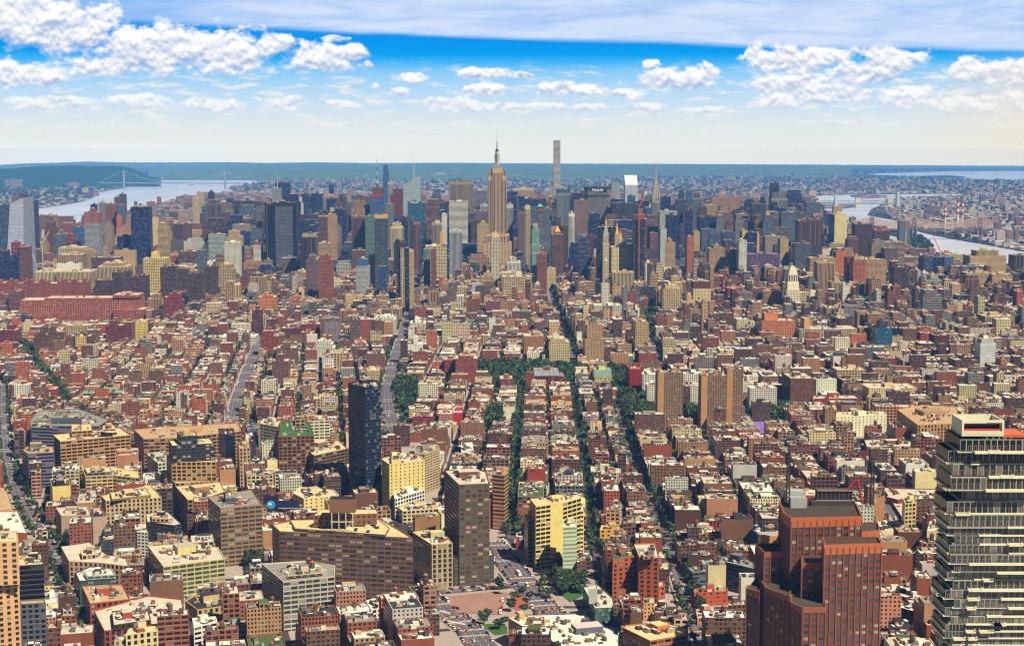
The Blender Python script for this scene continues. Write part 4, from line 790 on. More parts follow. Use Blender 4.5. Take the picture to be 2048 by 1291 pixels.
T(AT,'salmon-orange apartment block with square windows','M4',90,338,378,None,45,lin(222,140,96),'slab',base=575,tiers=[(.1,.5,.2,.8,320,'blank')]); T(LB,'very long tan department store with a grid of windows','M4',372,810,440,None,60,'sand','loft',base=585,tiers=[(.1,.2,.2,.8,362,'blank','peach'),(.68,.82,.2,.8,360,'blank','peach')])
T(AT,'tan slab block with vertical strips behind the long department store','M4',573,736,280,None,40,'buff','stripe',base=390); T(AT,'dark brown narrow slab','M4',818,878,275,None,35,'dbrown','slab',base=420); T(AB,'white ribbed mid-rise with dark roof','M4',878,985,330,None,35,'white','fine',base=425)
T(OT,'curved teal glass tower among low lofts','M4',940,1065,430,None,28,'teal','curtain',base=655,gcol='teal',tiers=[(.25,.75,.2,.9,380,'curtain','dgrey','dblue')]); T(OT,'black glass block right of the curved teal tower','M4',1066,1130,432,None,26,'black','curtain',base=560,gcol='black'); T(OT,'black glass block left of the curved teal tower','M4',905,945,412,None,26,'black','curtain',base=600,gcol='black')
T(AT,'plain maroon brick shaft of flats','M4',1380,1490,485,None,35,lin(104,48,44),'blank',base=650); T(AT,'orange and red brick shaft with rounded head','M4',1276,1372,470,None,35,lin(190,80,54),'loft',base=585); T(LB,'brown stone institute with arched storeys','M4',1238,1375,600,None,40,lin(118,70,60),'loft',base=700)
T(AT,'curved white glass apartment tower with striped balconies','M4',1724,1838,545,None,30,'white','ribbon',base=795,gcol='pale',tiers=[(.1,.9,.1,.9,515,'blank','lgrey')]); T(AB,'wide brown banded slab by the right side','M4',1806,2002,712,None,34,lin(170,120,88),'ribbon',base=842,tiers=[(.4,.65,.2,.8,665,'blank')]); T(AB,'brown brick lab block with a raised lift core','M4',1533,1716,670,None,40,'brown','grid',base=800,tiers=[(.4,.75,.1,.9,650,'grid')])
T(OT,'grey banded tower with stepped shoulders by the park','M4',1293,1435,185,None,50,lin(166,150,156),'ribbon',base=360,tiers=[(.15,.8,.1,.9,150,'ribbon')]); T(AT,'blue glass tower with a blue disc sign','M4',1436,1523,90,None,30,'glassy','curtain',base=210,gcol='blue'); T(AT,'red-orange stepped tower right of the blue glass one','M4',1530,1628,140,None,36,lin(190,80,60),'slab',base=215,tiers=[(.2,.8,.1,.9,112,'slab')])
T(AT,'white-framed grid tower left of the blue glass one','M4',1272,1433,70,None,40,'lgrey','grid',base=185,tiers=[(.5,.85,.1,.9,40,'fine')]); T(AB,'tan big hospital block with tall piers, right edge','M4',1757,2000,345,None,50,'tan','stripe',base=500); T(LB,'tan loft with red pointed roof','M4',1578,1677,250,None,40,'sand','punch',base=350,pyr=None)
T(LB,'white hospital range with glass front','M4',1735,1930,235,None,50,'white','ribbon',base=330,gcol='black'); T(LB,'white striped hospital range at the right edge','M4',1920,2080,265,None,40,'white','stripe',base=340)
T(LB,'white-walled loft in the lower east village with even square windows','M4',888,1250,880,None,45,'cream','punch',base=1030,clut=14); T(LB,'green glass commercial block with roof planting','M4',1600,1815,858,None,30,'dgrey','curtain',base=935,gcol='green',roof='green')
T(LB,'cream stepped office with terrace garden','M4',1066,1235,560,None,40,'peach','loft',base=660); T(AB,'bright orange-red painted warehouse wall','M4',170,335,680,None,30,lin(200,58,30),'dot',base=805); T(LB,'brown loft row with dark roofs beside the painted warehouse','M4',305,480,808,None,60,'brown','dot',base=1050)
T(LB,'brown brick loft row with square windows, eastern twin','M4',480,640,815,None,60,'dbrown','dot',base=960); T(LB,'red brick long block with small windows in a row','M4',476,820,958,None,30,lin(150,60,44),'dot',base=1060); T(LB,'dark-fronted loft with cream cornice','M4',652,868,745,None,40,'sand','loft',base=900)
T(LB,'red brick block with cream roof and tank','M4',1118,1325,775,None,40,lin(140,44,32),'fine',base=850,tanks=1); T(LB,'pale yellow stucco block among brown lofts','M4',515,590,760,None,30,'yellow','punch',base=815)
T(AB,'white apartment slab with strip balconies at its centre','M4',0,202,880,None,20,'white','slab',base=1080,roof='white'); T(AB,'white apartment slab behind and above the strip-balconied one','M4',-20,115,795,None,20,'white','slab',base=900,roof='white')
T(LB,'brown loft with two recessed windows columns near the white loft','M4',690,780,820,None,40,'wine','blank',base=960)
T(LB,'tan wedge building with warm cornice right side','M4',1530,1690,985,None,30,'buff','loft',base=1075); T(LB,'brown dark roofed yard block right side','M4',1330,1530,740,None,30,'dbrown','dot',base=800)
# --- around the square
T(AT,'first of three tall concrete grid towers in the park','M3',1243,1392,778,None,24,lin(160,130,104),'slab',base=1238,roof='tan',gcol='bronze'); T(AT,'blank end wall of the first concrete grid tower','M3',1199,1244,775,None,26,lin(196,150,108),'blank',base=1240,roof='tan')
T(AT,'second tall concrete grid tower in the park','M3',1575,1726,800,None,24,lin(156,126,100),'slab',base=1235,gcol='bronze'); T(AT,'blank end wall of the second concrete grid tower','M3',1530,1576,800,None,26,lin(200,152,110),'blank',base=1250,roof='tan')
T(AT,'third and rearmost concrete grid tower in the park','M3',1768,1847,752,None,24,lin(156,126,100),'slab',base=1205,gcol='bronze'); T(AT,'blank end wall of the third concrete grid tower','M3',1725,1769,752,None,26,lin(196,148,106),'blank',base=1215,roof='tan')
T(AB,'white slab behind the first concrete tower, its left wing','M3',1116,1200,870,None,20,'white','slab',base=1060,roof='white'); T(AB,'taller white slab farther left behind the first concrete tower','M3',1083,1205,790,None,20,'white','slab',base=985,roof='white'); T(AB,'white slab with a red striped bay between the concrete towers','M3',1393,1532,785,None,20,'white','slab',base=920,roof='white'); T(AB,'white slab in front, between the first and second concrete tower','M3',1444,1532,880,None,18,'white','slab',base=1080,roof='white'); T(AB,'dark red ribbed bay against the white slab','M3',1393,1446,880,None,16,'wine','slab',base=1082)
T(LB,'massive dark red sandstone library cube','M3',984,1085,752,None,60,lin(150,34,24),'blank',base=958,roof='red'); T(LB,'dark red sandstone library, its set-back east side','M3',1085,1252,738,None,60,lin(150,34,24),'dot',base=800,roof='red')
T(LB,'red brick law school with a glass attic','M3',262,495,805,None,45,lin(140,36,30),'loft',base=920,roof='grey',tiers=[(0,.8,.1,.9,765,'stripe','lgrey','pale')]); T(LB,'yellow student centre with a sloping green glass roof','M3',720,852,812,None,45,'yellow','grid',base=905,roof='verd',tiers=[(0,1,.2,.9,758,'curtain','lgrey','mint')]); T(LB,'orange-tan blank slab beside the green glass roof','M3',680,722,735,None,60,lin(206,140,86),'blank',base=830)
T(LB,'cream school with orange tiled roof, western half','M3',198,350,1020,None,30,'cream','loft',base=1100,roof=lin(210,140,60)); T(LB,'cream school with orange tiled roof, eastern half','M3',390,545,1020,None,30,'cream','loft',base=1095,roof=lin(210,140,60))
T(LB,'brown church nave with a dark slate roof','M3',188,440,1240,None,30,lin(110,62,44),'stripe',base=1300,roof='dark'); T(LB,'red painted tenement with white sills','M3',232,368,1155,None,20,lin(176,44,40),'dot',base=1205)
T(LB,'orange-brown row block by the tree-lined street','M3',695,775,1160,None,25,lin(190,104,60),'loft',base=1240); T(AB,'peach and brown block south of the square','M3',755,895,905,None,30,lin(150,100,84),'dot',base=985)
T(AB,'small grey theatre box before the arch','M3',606,720,845,None,30,'grey','blank',base=910,roof='white')
# --- along the middle avenue (M2)
T(AT,'white many-windowed apartment block left of the avenue','M2',935,1105,375,None,55,'white','slab',base=530,tiers=[(.1,.9,.1,.9,355,'slab')],roof='white'); T(AT,'white many-windowed apartment block right of the avenue','M2',1215,1335,400,None,45,'white','slab',base=512,tiers=[(.3,.6,.1,.9,368,'blank')],roof='white'); T(AB,'white stucco block with plain side wall right of the avenue','M2',1185,1310,560,None,35,'white','dot',base=655,tiers=[(.45,.7,.1,.9,520,'blank')],roof='white')
T(AT,'white ziggurat of terraces west of the avenue','M2',478,640,590,None,40,'white','slab',base=665,tiers=[(.1,.9,.1,.9,560,'slab'),(.2,.8,.2,.8,535,'slab')],roof='white'); T(AT,'cream tower with rounded bays and a blue tarpaulin','M2',610,730,630,None,34,'sand','big',base=765); T(AT,'brown slab with a plain pink side wall','M2',885,1020,632,None,34,lin(150,104,84),'slab',base=790)
T(AT,'dark red brick courtyard hotel near the park','M2',1475,1565,680,None,40,lin(146,58,40),'slab',base=835); T(AT,'orange-brown taller hotel joined to the courtyard one','M2',1560,1732,672,None,50,lin(170,88,58),'slab',base=860,tiers=[(.2,.8,.1,.9,650,'slab')])
T(AB,'red brick hospital range, broad western one','M2',235,385,440,None,40,lin(130,62,56),'band',base=560); T(AB,'red brick hospital range with stepped front','M2',380,535,408,None,40,lin(146,56,48),'slab',base=555); T(AB,'red-brown stepped hospital ward, nearest of the group','M2',386,485,472,None,30,lin(150,74,60),'slab',base=588); T(AB,'red brick hospital range, eastern one','M2',535,700,468,None,40,lin(146,58,48),'band',base=552)
T(AT,'red brick set-back tower with terraces at the wide avenue','M2',78,215,500,None,36,lin(160,68,44),'slab',base=655,tiers=[(.1,.7,.1,.9,462,'slab')]); T(AT,'brown brick tower with a cupola near the wide avenue','M2',195,350,590,None,38,lin(136,96,66),'slab',base=740,tiers=[(.3,.7,.2,.8,548,'fine')]); T(AT,'brown-pink slab block before the cupola tower','M2',167,290,690,None,34,lin(140,92,80),'slab',base=868,tiers=[(.3,.7,.2,.8,640,'slab')])
T(AB,'purple-brown banded block with blue pool roof','M2',122,240,370,None,40,lin(130,70,64),'band',base=480); T(AB,'white block with yellow side by the red hospital','M2',210,320,325,None,30,'white','dot',base=425); T(AB,'grey-brown big slab with small windows','M2',255,378,280,None,40,lin(130,102,90),'slab',base=440)
T(AT,'tan deco block with vertical piers, centre left','M2',683,803,305,None,40,lin(190,138,88),'stripe',base=465); T(AB,'tan lower wing of the deco block','M2',630,684,362,None,35,lin(176,124,80),'slab',base=460); T(LB,'orange-brown stepped deco block, far left of the centre','M2',60,190,205,None,50,lin(220,140,80),'fine',base=400,tiers=[(.2,.8,.2,.8,190,'fine')]); T(AB,'yellow deco shaft beside the wide avenue','M2',-5,20,325,None,30,'yellow','slab',base=470)
T(LB,'dark red brick tower beside the yellow deco shaft','M2',15,82,300,None,40,lin(110,48,40),'slab',base=500); T(LB,'orange stepped loft with terraces behind the white tower','M2',300,400,225,None,40,lin(200,122,80),'fine',base=330,tiers=[(.2,.8,.2,.8,198,'fine')])
T(LB,'peach painted block with plain wall','M2',260,360,785,None,24,'peach','dot',base=850,grid='vil'); T(LB,'bright red school block','M2',510,655,865,None,24,lin(170,50,40),'loft',base=910,grid='vil'); T(LB,'yellow-tan school with chapel wing','M2',482,585,975,None,24,'buff','loft',base=1055,grid='vil'); T(AB,'white flat-roofed cube in the south village','M2',215,316,915,None,20,'cream','dot',base=960,grid='vil')
T(AB,'red brick tenement pair with fire escapes, west half','M2',1232,1392,1108,None,36,lin(150,58,46),'fine',base=1228); T(AB,'beige tenement pair with fire escapes, east half','M2',1432,1540,1090,None,36,'pink','fine',base=1205); T(AB,'bright red tenement return wall','M2',1540,1612,1080,None,50,lin(190,50,48),'blank',base=1190); T(LB,'red brick school block beyond the first tenements','M2',1200,1350,1045,None,26,lin(120,50,44),'fine',base=1120)
T(AB,'cream chapel-shaped gable block','M2',1478,1570,1170,None,20,'sand','dot',base=1245); T(LB,'orange brick block with rounded end at the avenue','M2',1140,1245,815,None,24,lin(214,110,60),'band',base=868); T(LB,'brown shield-fronted building west of the avenue','M2',770,893,575,None,34,lin(136,96,70),'slab',base=685); T(AB,'beige brick flats at the avenue corner','M2',890,980,760,None,36,'sand','slab',base=870)
T(LB,'long tan loft with dark green cornice north of the village','M2',755,920,195,None,40,'buff','loft',base=240); T(LB,'charcoal painted loft in the north village','M2',1010,1155,240,None,40,'dgrey','fine',base=325); T(LB,'crimson painted frame block','M2',805,888,235,None,25,lin(190,44,70),'big',base=285); T(LB,'tan office beside the avenue, sunlit grid','M2',1068,1150,290,None,40,'buff','grid',base=410)
T(LB,'orange-roofed white office grid right of the avenue','M2',1342,1450,200,None,40,'white','grid',base=270,roof=lin(220,120,70)); T(AB,'dark red tower right of the avenue','M2',1272,1322,190,None,30,lin(120,44,48),'fine',base=270); T(LB,'tan row of lofts on the north-east','M2',1335,1490,290,None,40,'tan','loft',base=335)
T(AB,'brown block by the park edge, left corner','M3',0,100,825,None,40,lin(150,74,54),'slab',base=945)

# ---- two low estates far up-river and across
for i,(l,r_,t,D,c) in enumerate([(8,65,195,225,'white'),(34,165,222,290,'putty'),(230,262,190,238,'white'),(258,345,205,262,'cream'),(346,425,212,248,'mauve'),(421,458,180,248,'cream'),(440,486,135,228,'navy'),(474,528,184,252,'lgrey'),(562,630,188,262,'pink'),(208,290,262,308,'dgrey'),(622,662,290,338,'cream'),(636,704,322,362,'mauve'),(512,600,250,280,'pink'),(294,330,190,222,'white'),(700,745,325,350,'pink')]):
    T(AT,'%s block across the wide river, %s'%(['pale','broad grey','slim white','cream crowned','low mauve','slim cream','tall dark blue','ribbed grey','tall pink','low dark','small cream','small mauve','low pink','white capped','low peach'][i],['nearest the frame edge on the ridge','with many slabs in a row','beside the cream crowned one','with a white top','between cream and blue towers','before the dark blue tower','highest on the ridge','right of the blue tower','rightmost on the ridge','below the ridge line','down by the water','down at the shore','in front of the tall pink one','rising over the cream one','by the piers'][i]),'Z1',l,r_,t,None,40,c,'slab',base=D,clear=0)
# ---- build the list
for a, k in T_:
    (nm, cat), label, Z, l, r_, top, D, dep, col, st = a
    base = k.pop('base', None); pyr = k.pop('pyr', None); k.pop('blankg', None); k.pop('dx', None); sg = k.pop('sideglass', None)
    grid = k.pop('grid', 'mid' if not (Z in ('M3',) and top > 900) else 'soho')
    ob, o3, zb, p, h = hb(nm, cat, label, Z, l, r_, top, D, base, dep, grid, col, st, **k)
    if pyr:
        pc, prow = pyr; m = MB(); c = {'gold': C['gold'], 'verd': lin(110,190,150), 'red': C['red'], 'dark': lin(34,38,52)}[pc]
        cx, cy = sum(q[0] for q in p) / 4, sum(q[1] for q in p) / 4
        _, _, hp = at_D(zx(Z, (l + r_) / 2), zy(Z, prow), cy); q = inset(p, -.3); ztop = h
        if k.get('tiers'): _, _, ztop = at_D(zx(Z, (l + r_) / 2), zy(Z, k['tiers'][-1][4]), cy)
        for i in range(4): m.face([(q[i][0], q[i][1], zb + ztop + .1), (q[(i+1) % 4][0], q[(i+1) % 4][1], zb + ztop + .1), (cx, cy, zb + hp)], PLAIN, c)
        m.build('spire_roof', ob, o3)
    if sg:
        m = MB(); q = p; gcl = GCOL[sg]
        (x0, y0), (x3, y3) = q[0], q[3]; off = -.4; n_ = 26; u_, g_ = gdir('mid')
        nb = round(dep / 3); nf = round(h / 3.6)
        m.face([(x3 - .4, y3, zb + 4), (x0 - .4, y0, zb + 4), (x0 - .4, y0, zb + h - 4), (x3 - .4, y3, zb + h - 4)], WALL, lin(80,110,130), lin(50,80,120), (.8, .7, 3), [(0, 0), (nb, 0), (nb, nf), (0, nf)])
        m.build('glass_side', ob, o3)
# ================================================================ foreground blocks: footprints read off the roof corners
Zs.update(A=(1480,960,3.9), L=(1860,830,5.165), S=(520,980,4.15), Q=(860,1120,6.4), G1=(0,1020,4.765), G2=(1000,1100,5.12), G3=(0,880,6.454))
def fg(kind, label, Z, pts, base=None, D=None, col='tan', st='punch', tiers=(), **k):
    p, h = poly_roof(Z, pts, base, D); T = [(p, 0, h)]; hh = h
    for t in tiers:                      # (points, row of the first one's foot[, style, colour, glass])
        q, h2 = poly_roof(Z, t[0], foot=t[1], z0=hh) if t[1] is not None else poly_roof(Z, t[0], D=p[0][1])
        if len(t) > 5 and t[5] == 'same': pass
        T.append((q, hh, max(h2, hh + 2)) + tuple(t[2:5])); hh = max(h2, hh + 2)
    k.setdefault('clear', 0 if base is None else 15); r = building(kind[0], kind[1], label, T, C[col] if isinstance(col, str) else col, st, **k); return r + (p, h)
k_ = dict(par_h=1.1)
# brown office block along the tunnel approach
OB, OO, OZ, OP, OH = fg(LB,'long brown wedge office block with hundreds of wide windows and a cream roof edge','S',[(160,338),(1270,392),(985,222),(250,250),(100,278)],base=None,D=at_h(zx('S',1270), zy('S',925))[1]*1.0+6,col=lin(150,104,68),st='wide',roof='sand',wins=True,gcol='grey',mech=0,
  tiers=[([(290,325),(1040,378),(1075,320),(975,240),(250,255)],332,'wide',lin(160,116,78))],clut=6)
m = MB(); q, h2 = poly_roof('S',[(445,205),(970,190),(960,160),(530,160)],foot=270,z0=OH+6); m.prism([x for x in (q if area(q) > 0 else q[::-1])], OZ+OH+3, OZ+h2, WALL, lin(140,98,62), DG, (.3,.45,1), 4.5, 5, top=ROOF, topcol=RC['sand']); m.build('penthouse', OB, OO)
m = MB(); q, h3 = poly_roof('S',[(593,140),(785,130),(785,118),(600,114)],foot=298,z0=OH+6); hx = sum(a[0] for a in q)/4; hy = sum(a[1] for a in q)/4
for a_ in (-9,-3,3,9): m.box(hx+a_, hy-8, OZ+OH+3, OZ+OH+18, .7, .7, 0, PLAIN, lin(220,212,196))
m.box(hx, hy-8, OZ+OH+10, OZ+OH+10.7, 20, .6, 0, PLAIN, lin(220,212,196)); m.box(hx, hy-2, OZ+OH+18, OZ+OH+30, 22, 12, 0, PLAIN, lin(140,100,72), topcol=lin(40,36,36)); m.build('tank_house', OB, OO)
# the glass tower
GO, GOo, GZ, GP, GH = fg(HT,'dark reflective glass tower rising alone over the low foreground lofts','F2',[(520,122),(590,115),(575,90),(500,86),(443,103)],base=672,col=lin(20,26,36),st='curtain',gcol='dblue',roof='grey',mech=1,par_h=2)
# brick tower with green windows
B1 = fg(AT,'dark brick office tower with green glass windows and pale spandrels, above a wider podium','F2',[(945,562),(1083,556),(1068,500),(1000,484),(878,497)],base=1030,col=lin(136,84,60),st='office',gcol='jade',roof='pale',wins=True)
B2 = fg(LB,'low podium of the dark brick tower with black shopfronts','F2',[(920,895),(1103,880),(1090,850),(905,860)],base=1030,col=lin(90,50,38),st='office',gcol='green',roof='sand')
fg(LB,'grey-cream stone office with small paired windows beside the dark brick tower','F2',[(822,832),(917,825),(870,770),(820,762),(733,775)],base=1050,col=lin(196,176,142),st='tallwin',roof='sand',wins=True)
fg(AB,'cream slab with a nearly blank front and a raised lift tower','F2',[(630,470),(790,452),(770,430),(700,415),(595,445)],base=700,col=lin(232,208,140),st='dot',roof='pale',tiers=[([(640,452),(683,448),(678,415),(640,412)],468,'blank')])
fg(AB,'beige apartment house with a curved bay end behind the cream slab','F2',[(790,425),(858,400),(850,380),(745,385),(745,420)],base=612,col='sand',st='slab',roof='grey')
fg(LB,'white stepped studio building in front of the cream slab','F2',[(655,625),(790,585),(780,560),(690,570),(648,600)],base=730,col='white',st='loft',roof='white')
fg(LB,'white-walled low building with red brick end, left of the dark brick tower','F2',[(690,680),(868,668),(860,640),(660,655)],base=745,col='cream',st='loft',roof='sand')
# banded grey block bottom left of centre
fg(LB,'cream banded factory block with brown brick piers and a dark roof tank','F2',[(150,1000),(383,975),(385,925),(250,905),(52,918)],base=1235,col=lin(206,196,176),st='wide',roof='grey',gcol='grey',wins=True,tanks=2,
   tiers=[([(170,975),(330,960),(320,930),(180,935)],985,'dot','cream')])
fg(LB,'low red brick hall with a white domed roof behind the factory block','F2',[(380,1100),(508,1072),(500,1040),(380,1035)],base=1140,col='brick',st='blank',roof='white')
# bottom edge row
r1 = fg(LB,'orange-brown loft whose wall carries painted white lettering','F2',[(362,1215),(528,1200),(520,1165),(318,1175)],D=1215,col=lin(200,128,60),st='punch',roof='tan',tiers=[([(385,1190),(470,1180),(465,1160),(380,1165)],1200,'loft','cream')])
fg(LB,'narrow cream loft between the orange-brown and the red loft at the lower edge','F2',[(528,1200),(570,1192),(560,1150),(520,1160)],D=1218,col='cream',st='tallwin',roof='grey')
fg(LB,'orange brick loft squeezed beside the narrow cream one','F2',[(572,1232),(620,1222),(610,1190),(572,1200)],D=1222,col=lin(190,100,50),st='office',roof='dark')
fg(LB,'deep red brick warehouse with regular windows at the lower edge','F2',[(625,1215),(855,1190),(800,1130),(560,1165)],D=1235,col=lin(168,74,48),st='office',roof='dark',wins=True,tiers=[([(650,1200),(800,1175),(780,1150),(640,1170)],1215,'wide','cream')])
fg(LB,'white rooftop studio block behind the deep red warehouse','F2',[(530,1130),(640,1110),(700,1085),(560,1075),(525,1085)],base=1190,col='white',st='loft',roof='white')
fg(LB,'low white-roofed garage at the foot of the factory block','F2',[(165,1180),(330,1150),(380,1120),(240,1130)],D=1250,col='peach',st='blank',roof='white')
fg(LB,'grey flat with glass penthouse at the lower edge','F2',[(200,1240),(310,1225),(300,1180),(230,1165)],D=1215,col='lgrey',st='wide',roof='grey')
fg(LB,'cream block with roof lounge, cut by the lower edge','F2',[(0,1190),(50,1200),(60,1160),(0,1150)],D=1230,col='cream',st='loft',roof='pale')
# hudson square blocks
fg(LB,'golden-tan stepped block with large roof machinery, left side','F1',[(345,120),(748,82),(690,45),(303,82)],base=352,col=lin(214,160,96),st='wide',roof='sand',wins=True,tiers=[([(410,62),(530,55),(520,20),(410,22)],95,'blank',lin(214,150,86)),([(590,62),(660,58),(655,38),(590,38)],62,'blank',lin(220,150,84))])
fg(LB,'grey office block with dark window bands and rounded corners, lower terrace','F1',[(160,190),(310,182),(300,120),(150,150),(128,172)],base=400,col=lin(128,116,112),st='ribbon',roof='putty' if 0 else 'tan',gcol='navy')
fg(LB,'tall front part of the grey banded office block, rising over the lower terrace','M1',[(238,1190),(398,1196),(395,1150),(300,1120),(226,1150)],base=1600,col=lin(130,118,114),st='ribbon',roof='grey',gcol='navy')
fg(LB,'grey banded office block stepping up behind its rounded terrace','M1',[(235,1178),(745,1182),(830,1132),(600,1050),(290,1060),(228,1140)],base=1385,col=lin(132,120,116),st='ribbon',roof='grey',gcol='navy',tiers=[([(365,1120),(620,1120),(610,1075),(370,1065)],1160,'blank','slate')])
fg(LB,'long sandy-brown warehouse block across the middle left','F1',[(822,105),(1010,100),(1380,60),(1365,15),(900,40),(767,52)],base=322,col=lin(190,140,96),st='wide',roof='tan',wins=True,clut=12)
fg(LB,'tan corner block beneath a two-tier charcoal addition','F1',[(1003,358),(1250,345),(1200,270),(918,288)],base=525,col=lin(206,164,110),st='office',roof='sand',wins=True,tiers=[([(982,238),(1238,235),(1205,185),(952,188)],345,'tallwin',lin(214,168,104)),([(985,145),(1228,130),(1200,98),(965,112)],240,'grid',lin(54,56,66)),([(1035,90),(1130,85),(1115,62),(1012,66)],140,'grid',lin(66,68,78))],clut=6)
fg(LB,'pale green-white slab beside the charcoal-topped block','F1',[(905,245),(970,235),(945,172),(840,192)],base=400,col=lin(206,206,190),st='office',roof='pale')
fg(LB,'brown-tan long loft with a cream roof terrace','F1',[(1075,455),(1190,440),(1290,405),(1260,350),(1003,375)],base=632,col=lin(170,134,96),st='office',roof='sand',wins=True)
fg(LB,'big tan-brown block with a pale top storey and green roof garden','F1',[(1262,502),(1500,480),(1440,395),(1190,440)],base=848,col=lin(176,136,84),st='wide',roof='grey',wins=True,gcol='grey',tiers=[([(1290,440),(1350,435),(1345,385),(1290,390)],475,'blank','grey')])
fg(LB,'cream-sided showroom block with wide strip windows and a roof garden','F1',[(935,835),(1287,790),(1250,725),(1100,700),(848,720)],base=1040,col=lin(220,200,140),st='wide',roof='pale',wins=True,gcol='green',tanks=1)
fg(AB,'long beige five-storey building with a curved corner and a blue canopy on its roof','F1',[(395,805),(560,812),(730,832),(720,795),(600,765),(510,700),(350,722)],base=950,col=lin(206,168,130),st='tallwin',roof='pale',tiers=[([(470,770),(550,762),(540,735),(460,740)],800,'loft','sand')])
fg(AB,'blank pink-grey wall block','F1',[(350,545),(522,540),(500,492),(318,498)],base=700,col=lin(190,164,148),st='blank',roof='pale'); fg(AB,'taller blank pink-grey block beside it, with dark penthouse','F1',[(530,555),(612,548),(575,490),(518,500)],base=728,col=lin(196,168,150),st='blank',roof='dark')
fg(AB,'slate-grey house with a green roof terrace','F1',[(400,660),(525,650),(515,615),(370,620)],base=745,col='slate',st='dot',roof='green'); fg(AB,'charcoal cubic house with stacked terraces','F1',[(570,700),(692,690),(680,655),(565,660)],base=778,col=lin(66,68,80),st='dot',roof='dark',tiers=[([(592,640),(650,635),(645,600),(592,605)],672,'dot')])
fg(AT,'pale yellow wedge with a dark central stripe','F1',[(300,380),(403,372),(392,335),(285,335)],base=552,col=lin(240,214,140),st='blank',roof='dark'); fg(AT,'dark chimney-like core in front of the pale yellow wedge','F1',[(322,345),(368,343),(365,280),(318,285)],base=548,col=lin(58,48,50),st='blank',roof='grey')
fg(LB,'beige block with steel-framed roof plant','F1',[(490,320),(645,312),(800,330),(790,290),(640,262),(470,275)],base=460,col=lin(222,190,130),st='wide',roof='sand',tiers=[([(500,300),(640,292),(630,262),(480,268)],318,'wide','grey')])
fg(LB,'ornate beige corner block with raised green roof room','F1',[(605,458),(925,440),(862,368),(580,432)],base=640,col=lin(214,184,140),st='tallwin',roof='sand',tiers=[([(640,450),(866,425),(830,385),(632,412)],462,'blank',lin(150,132,86))]); fg(AB,'red brick house behind the ornate beige block','F1',[(510,410),(585,402),(660,370),(502,372)],base=480,col='brick',st='punch',roof='grey')
fg(AT,'slim white apartment block with stacked balconies','F1',[(785,635),(848,640),(820,590),(750,600)],base=800,col='white',st='slab',roof='white'); fg(AB,'bright red gabled house wall','F1',[(708,640),(750,632),(745,600),(710,600)],base=765,col='red',st='dot',roof='dark')
fg(AB,'dark loft with orange-edged roof terraces','F1',[(842,580),(1000,600),(1040,590),(960,520),(835,530)],base=700,col=lin(60,44,46),st='dot',roof='pale',tiers=[([(870,560),(965,562),(955,530),(865,528)],580,'loft','peach')]); fg(AB,'grey shed-roofed house before the orange terraces','F1',[(900,650),(1050,665),(1040,620),(930,600)],base=720,col='grey',st='dot',roof='grey')
fg(AB,'red brick block with long dark windows beneath the orange terraces','F1',[(882,715),(1110,700),(1090,650),(990,670),(882,690)],base=760,col='brick',st='wide',roof='tan'); fg(LB,'dark plum brick block below the ornate beige one','F1',[(705,520),(795,510),(790,480),(702,490)],base=640,col='dbrown',st='dot',roof='dark')
fg(LB,'red-brown narrow warehouse flank by the side street','F1',[(840,905),(862,900),(860,720),(838,760)],base=950,col='brick',st='punch',roof='dark')
fg(LB,'dark green glass block with layered white roof slabs','F1',[(455,918),(672,905),(650,858),(520,832),(432,870)],base=1070,col=lin(60,74,74),st='wide',roof='white',gcol='green',tiers=[([(500,890),(660,880),(640,850),(480,862)],912,'wide','lgrey')])
fg(LB,'red brick warehouse with a planted roof terrace','F1',[(515,1048),(745,1022),(700,935),(468,945)],base=1232,col=lin(172,80,50),st='tallwin',roof='tan',wins=True)
fg(LB,'large red brick warehouse with white roof decks at the lower left','F1',[(597,1203),(1068,1150),(1040,1020),(850,1000),(537,1087)],D=1120,col=lin(168,80,54),st='tallwin',roof='pale',wins=True,tiers=[([(650,1170),(865,1140),(850,1085),(640,1090)],1200,'dot','dbrown')])
fg(LB,'tan block with a pale green cornice and black roof','F1',[(1130,1082),(1413,1042),(1370,990),(1110,1000),(1060,1030)],base=1180,col=lin(206,178,130),st='tallwin',roof='dark',tanks=2)
fg(AB,'white modern house stack with dark glass','F1',[(1110,1180),(1245,1150),(1235,1120),(1100,1130)],D=1150,col='white',st='wide',roof='white'); fg(AB,'grey decked house with a green roof','F1',[(1290,1200),(1460,1190),(1430,1140),(1260,1160)],D=1150,col='lgrey',st='wide',roof='green')
fg(AB,'small red brick house at the lower edge','F1',[(1165,1260),(1300,1250),(1285,1215),(1165,1220)],D=1130,col='red',st='punch',roof='dark'); fg(AB,'cream house row with a slate turret at the lower edge','F1',[(720,1225),(905,1200),(890,1175),(740,1190)],D=1080,col='cream',st='tallwin',roof='sand'); fg(AB,'dark mansard house beside the cream row','F1',[(655,1260),(725,1250),(720,1225),(660,1230)],D=1080,col='sand',st='tallwin',roof='dark')
fg(AB,'brown brick house with pale stucco patch, lower left','F1',[(265,1190),(405,1180),(400,1158),(285,1155)],base=1330,col='brown',st='dot',roof='pale'); fg(AB,'cream windowless house, lower left','F1',[(260,1110),(355,1105),(350,1070),(260,1068)],base=1160,col='cream',st='blank',roof='white'); fg(AB,'white low house with clustered roof vents','F1',[(255,1040),(325,1035),(320,985),(255,985)],base=1070,col='white',st='dot',roof='white'); fg(AB,'yellow house with dark windows under the black glass block','F1',[(255,950),(305,945),(300,925),(255,925)],base=975,col='yellow',st='punch',roof='green')
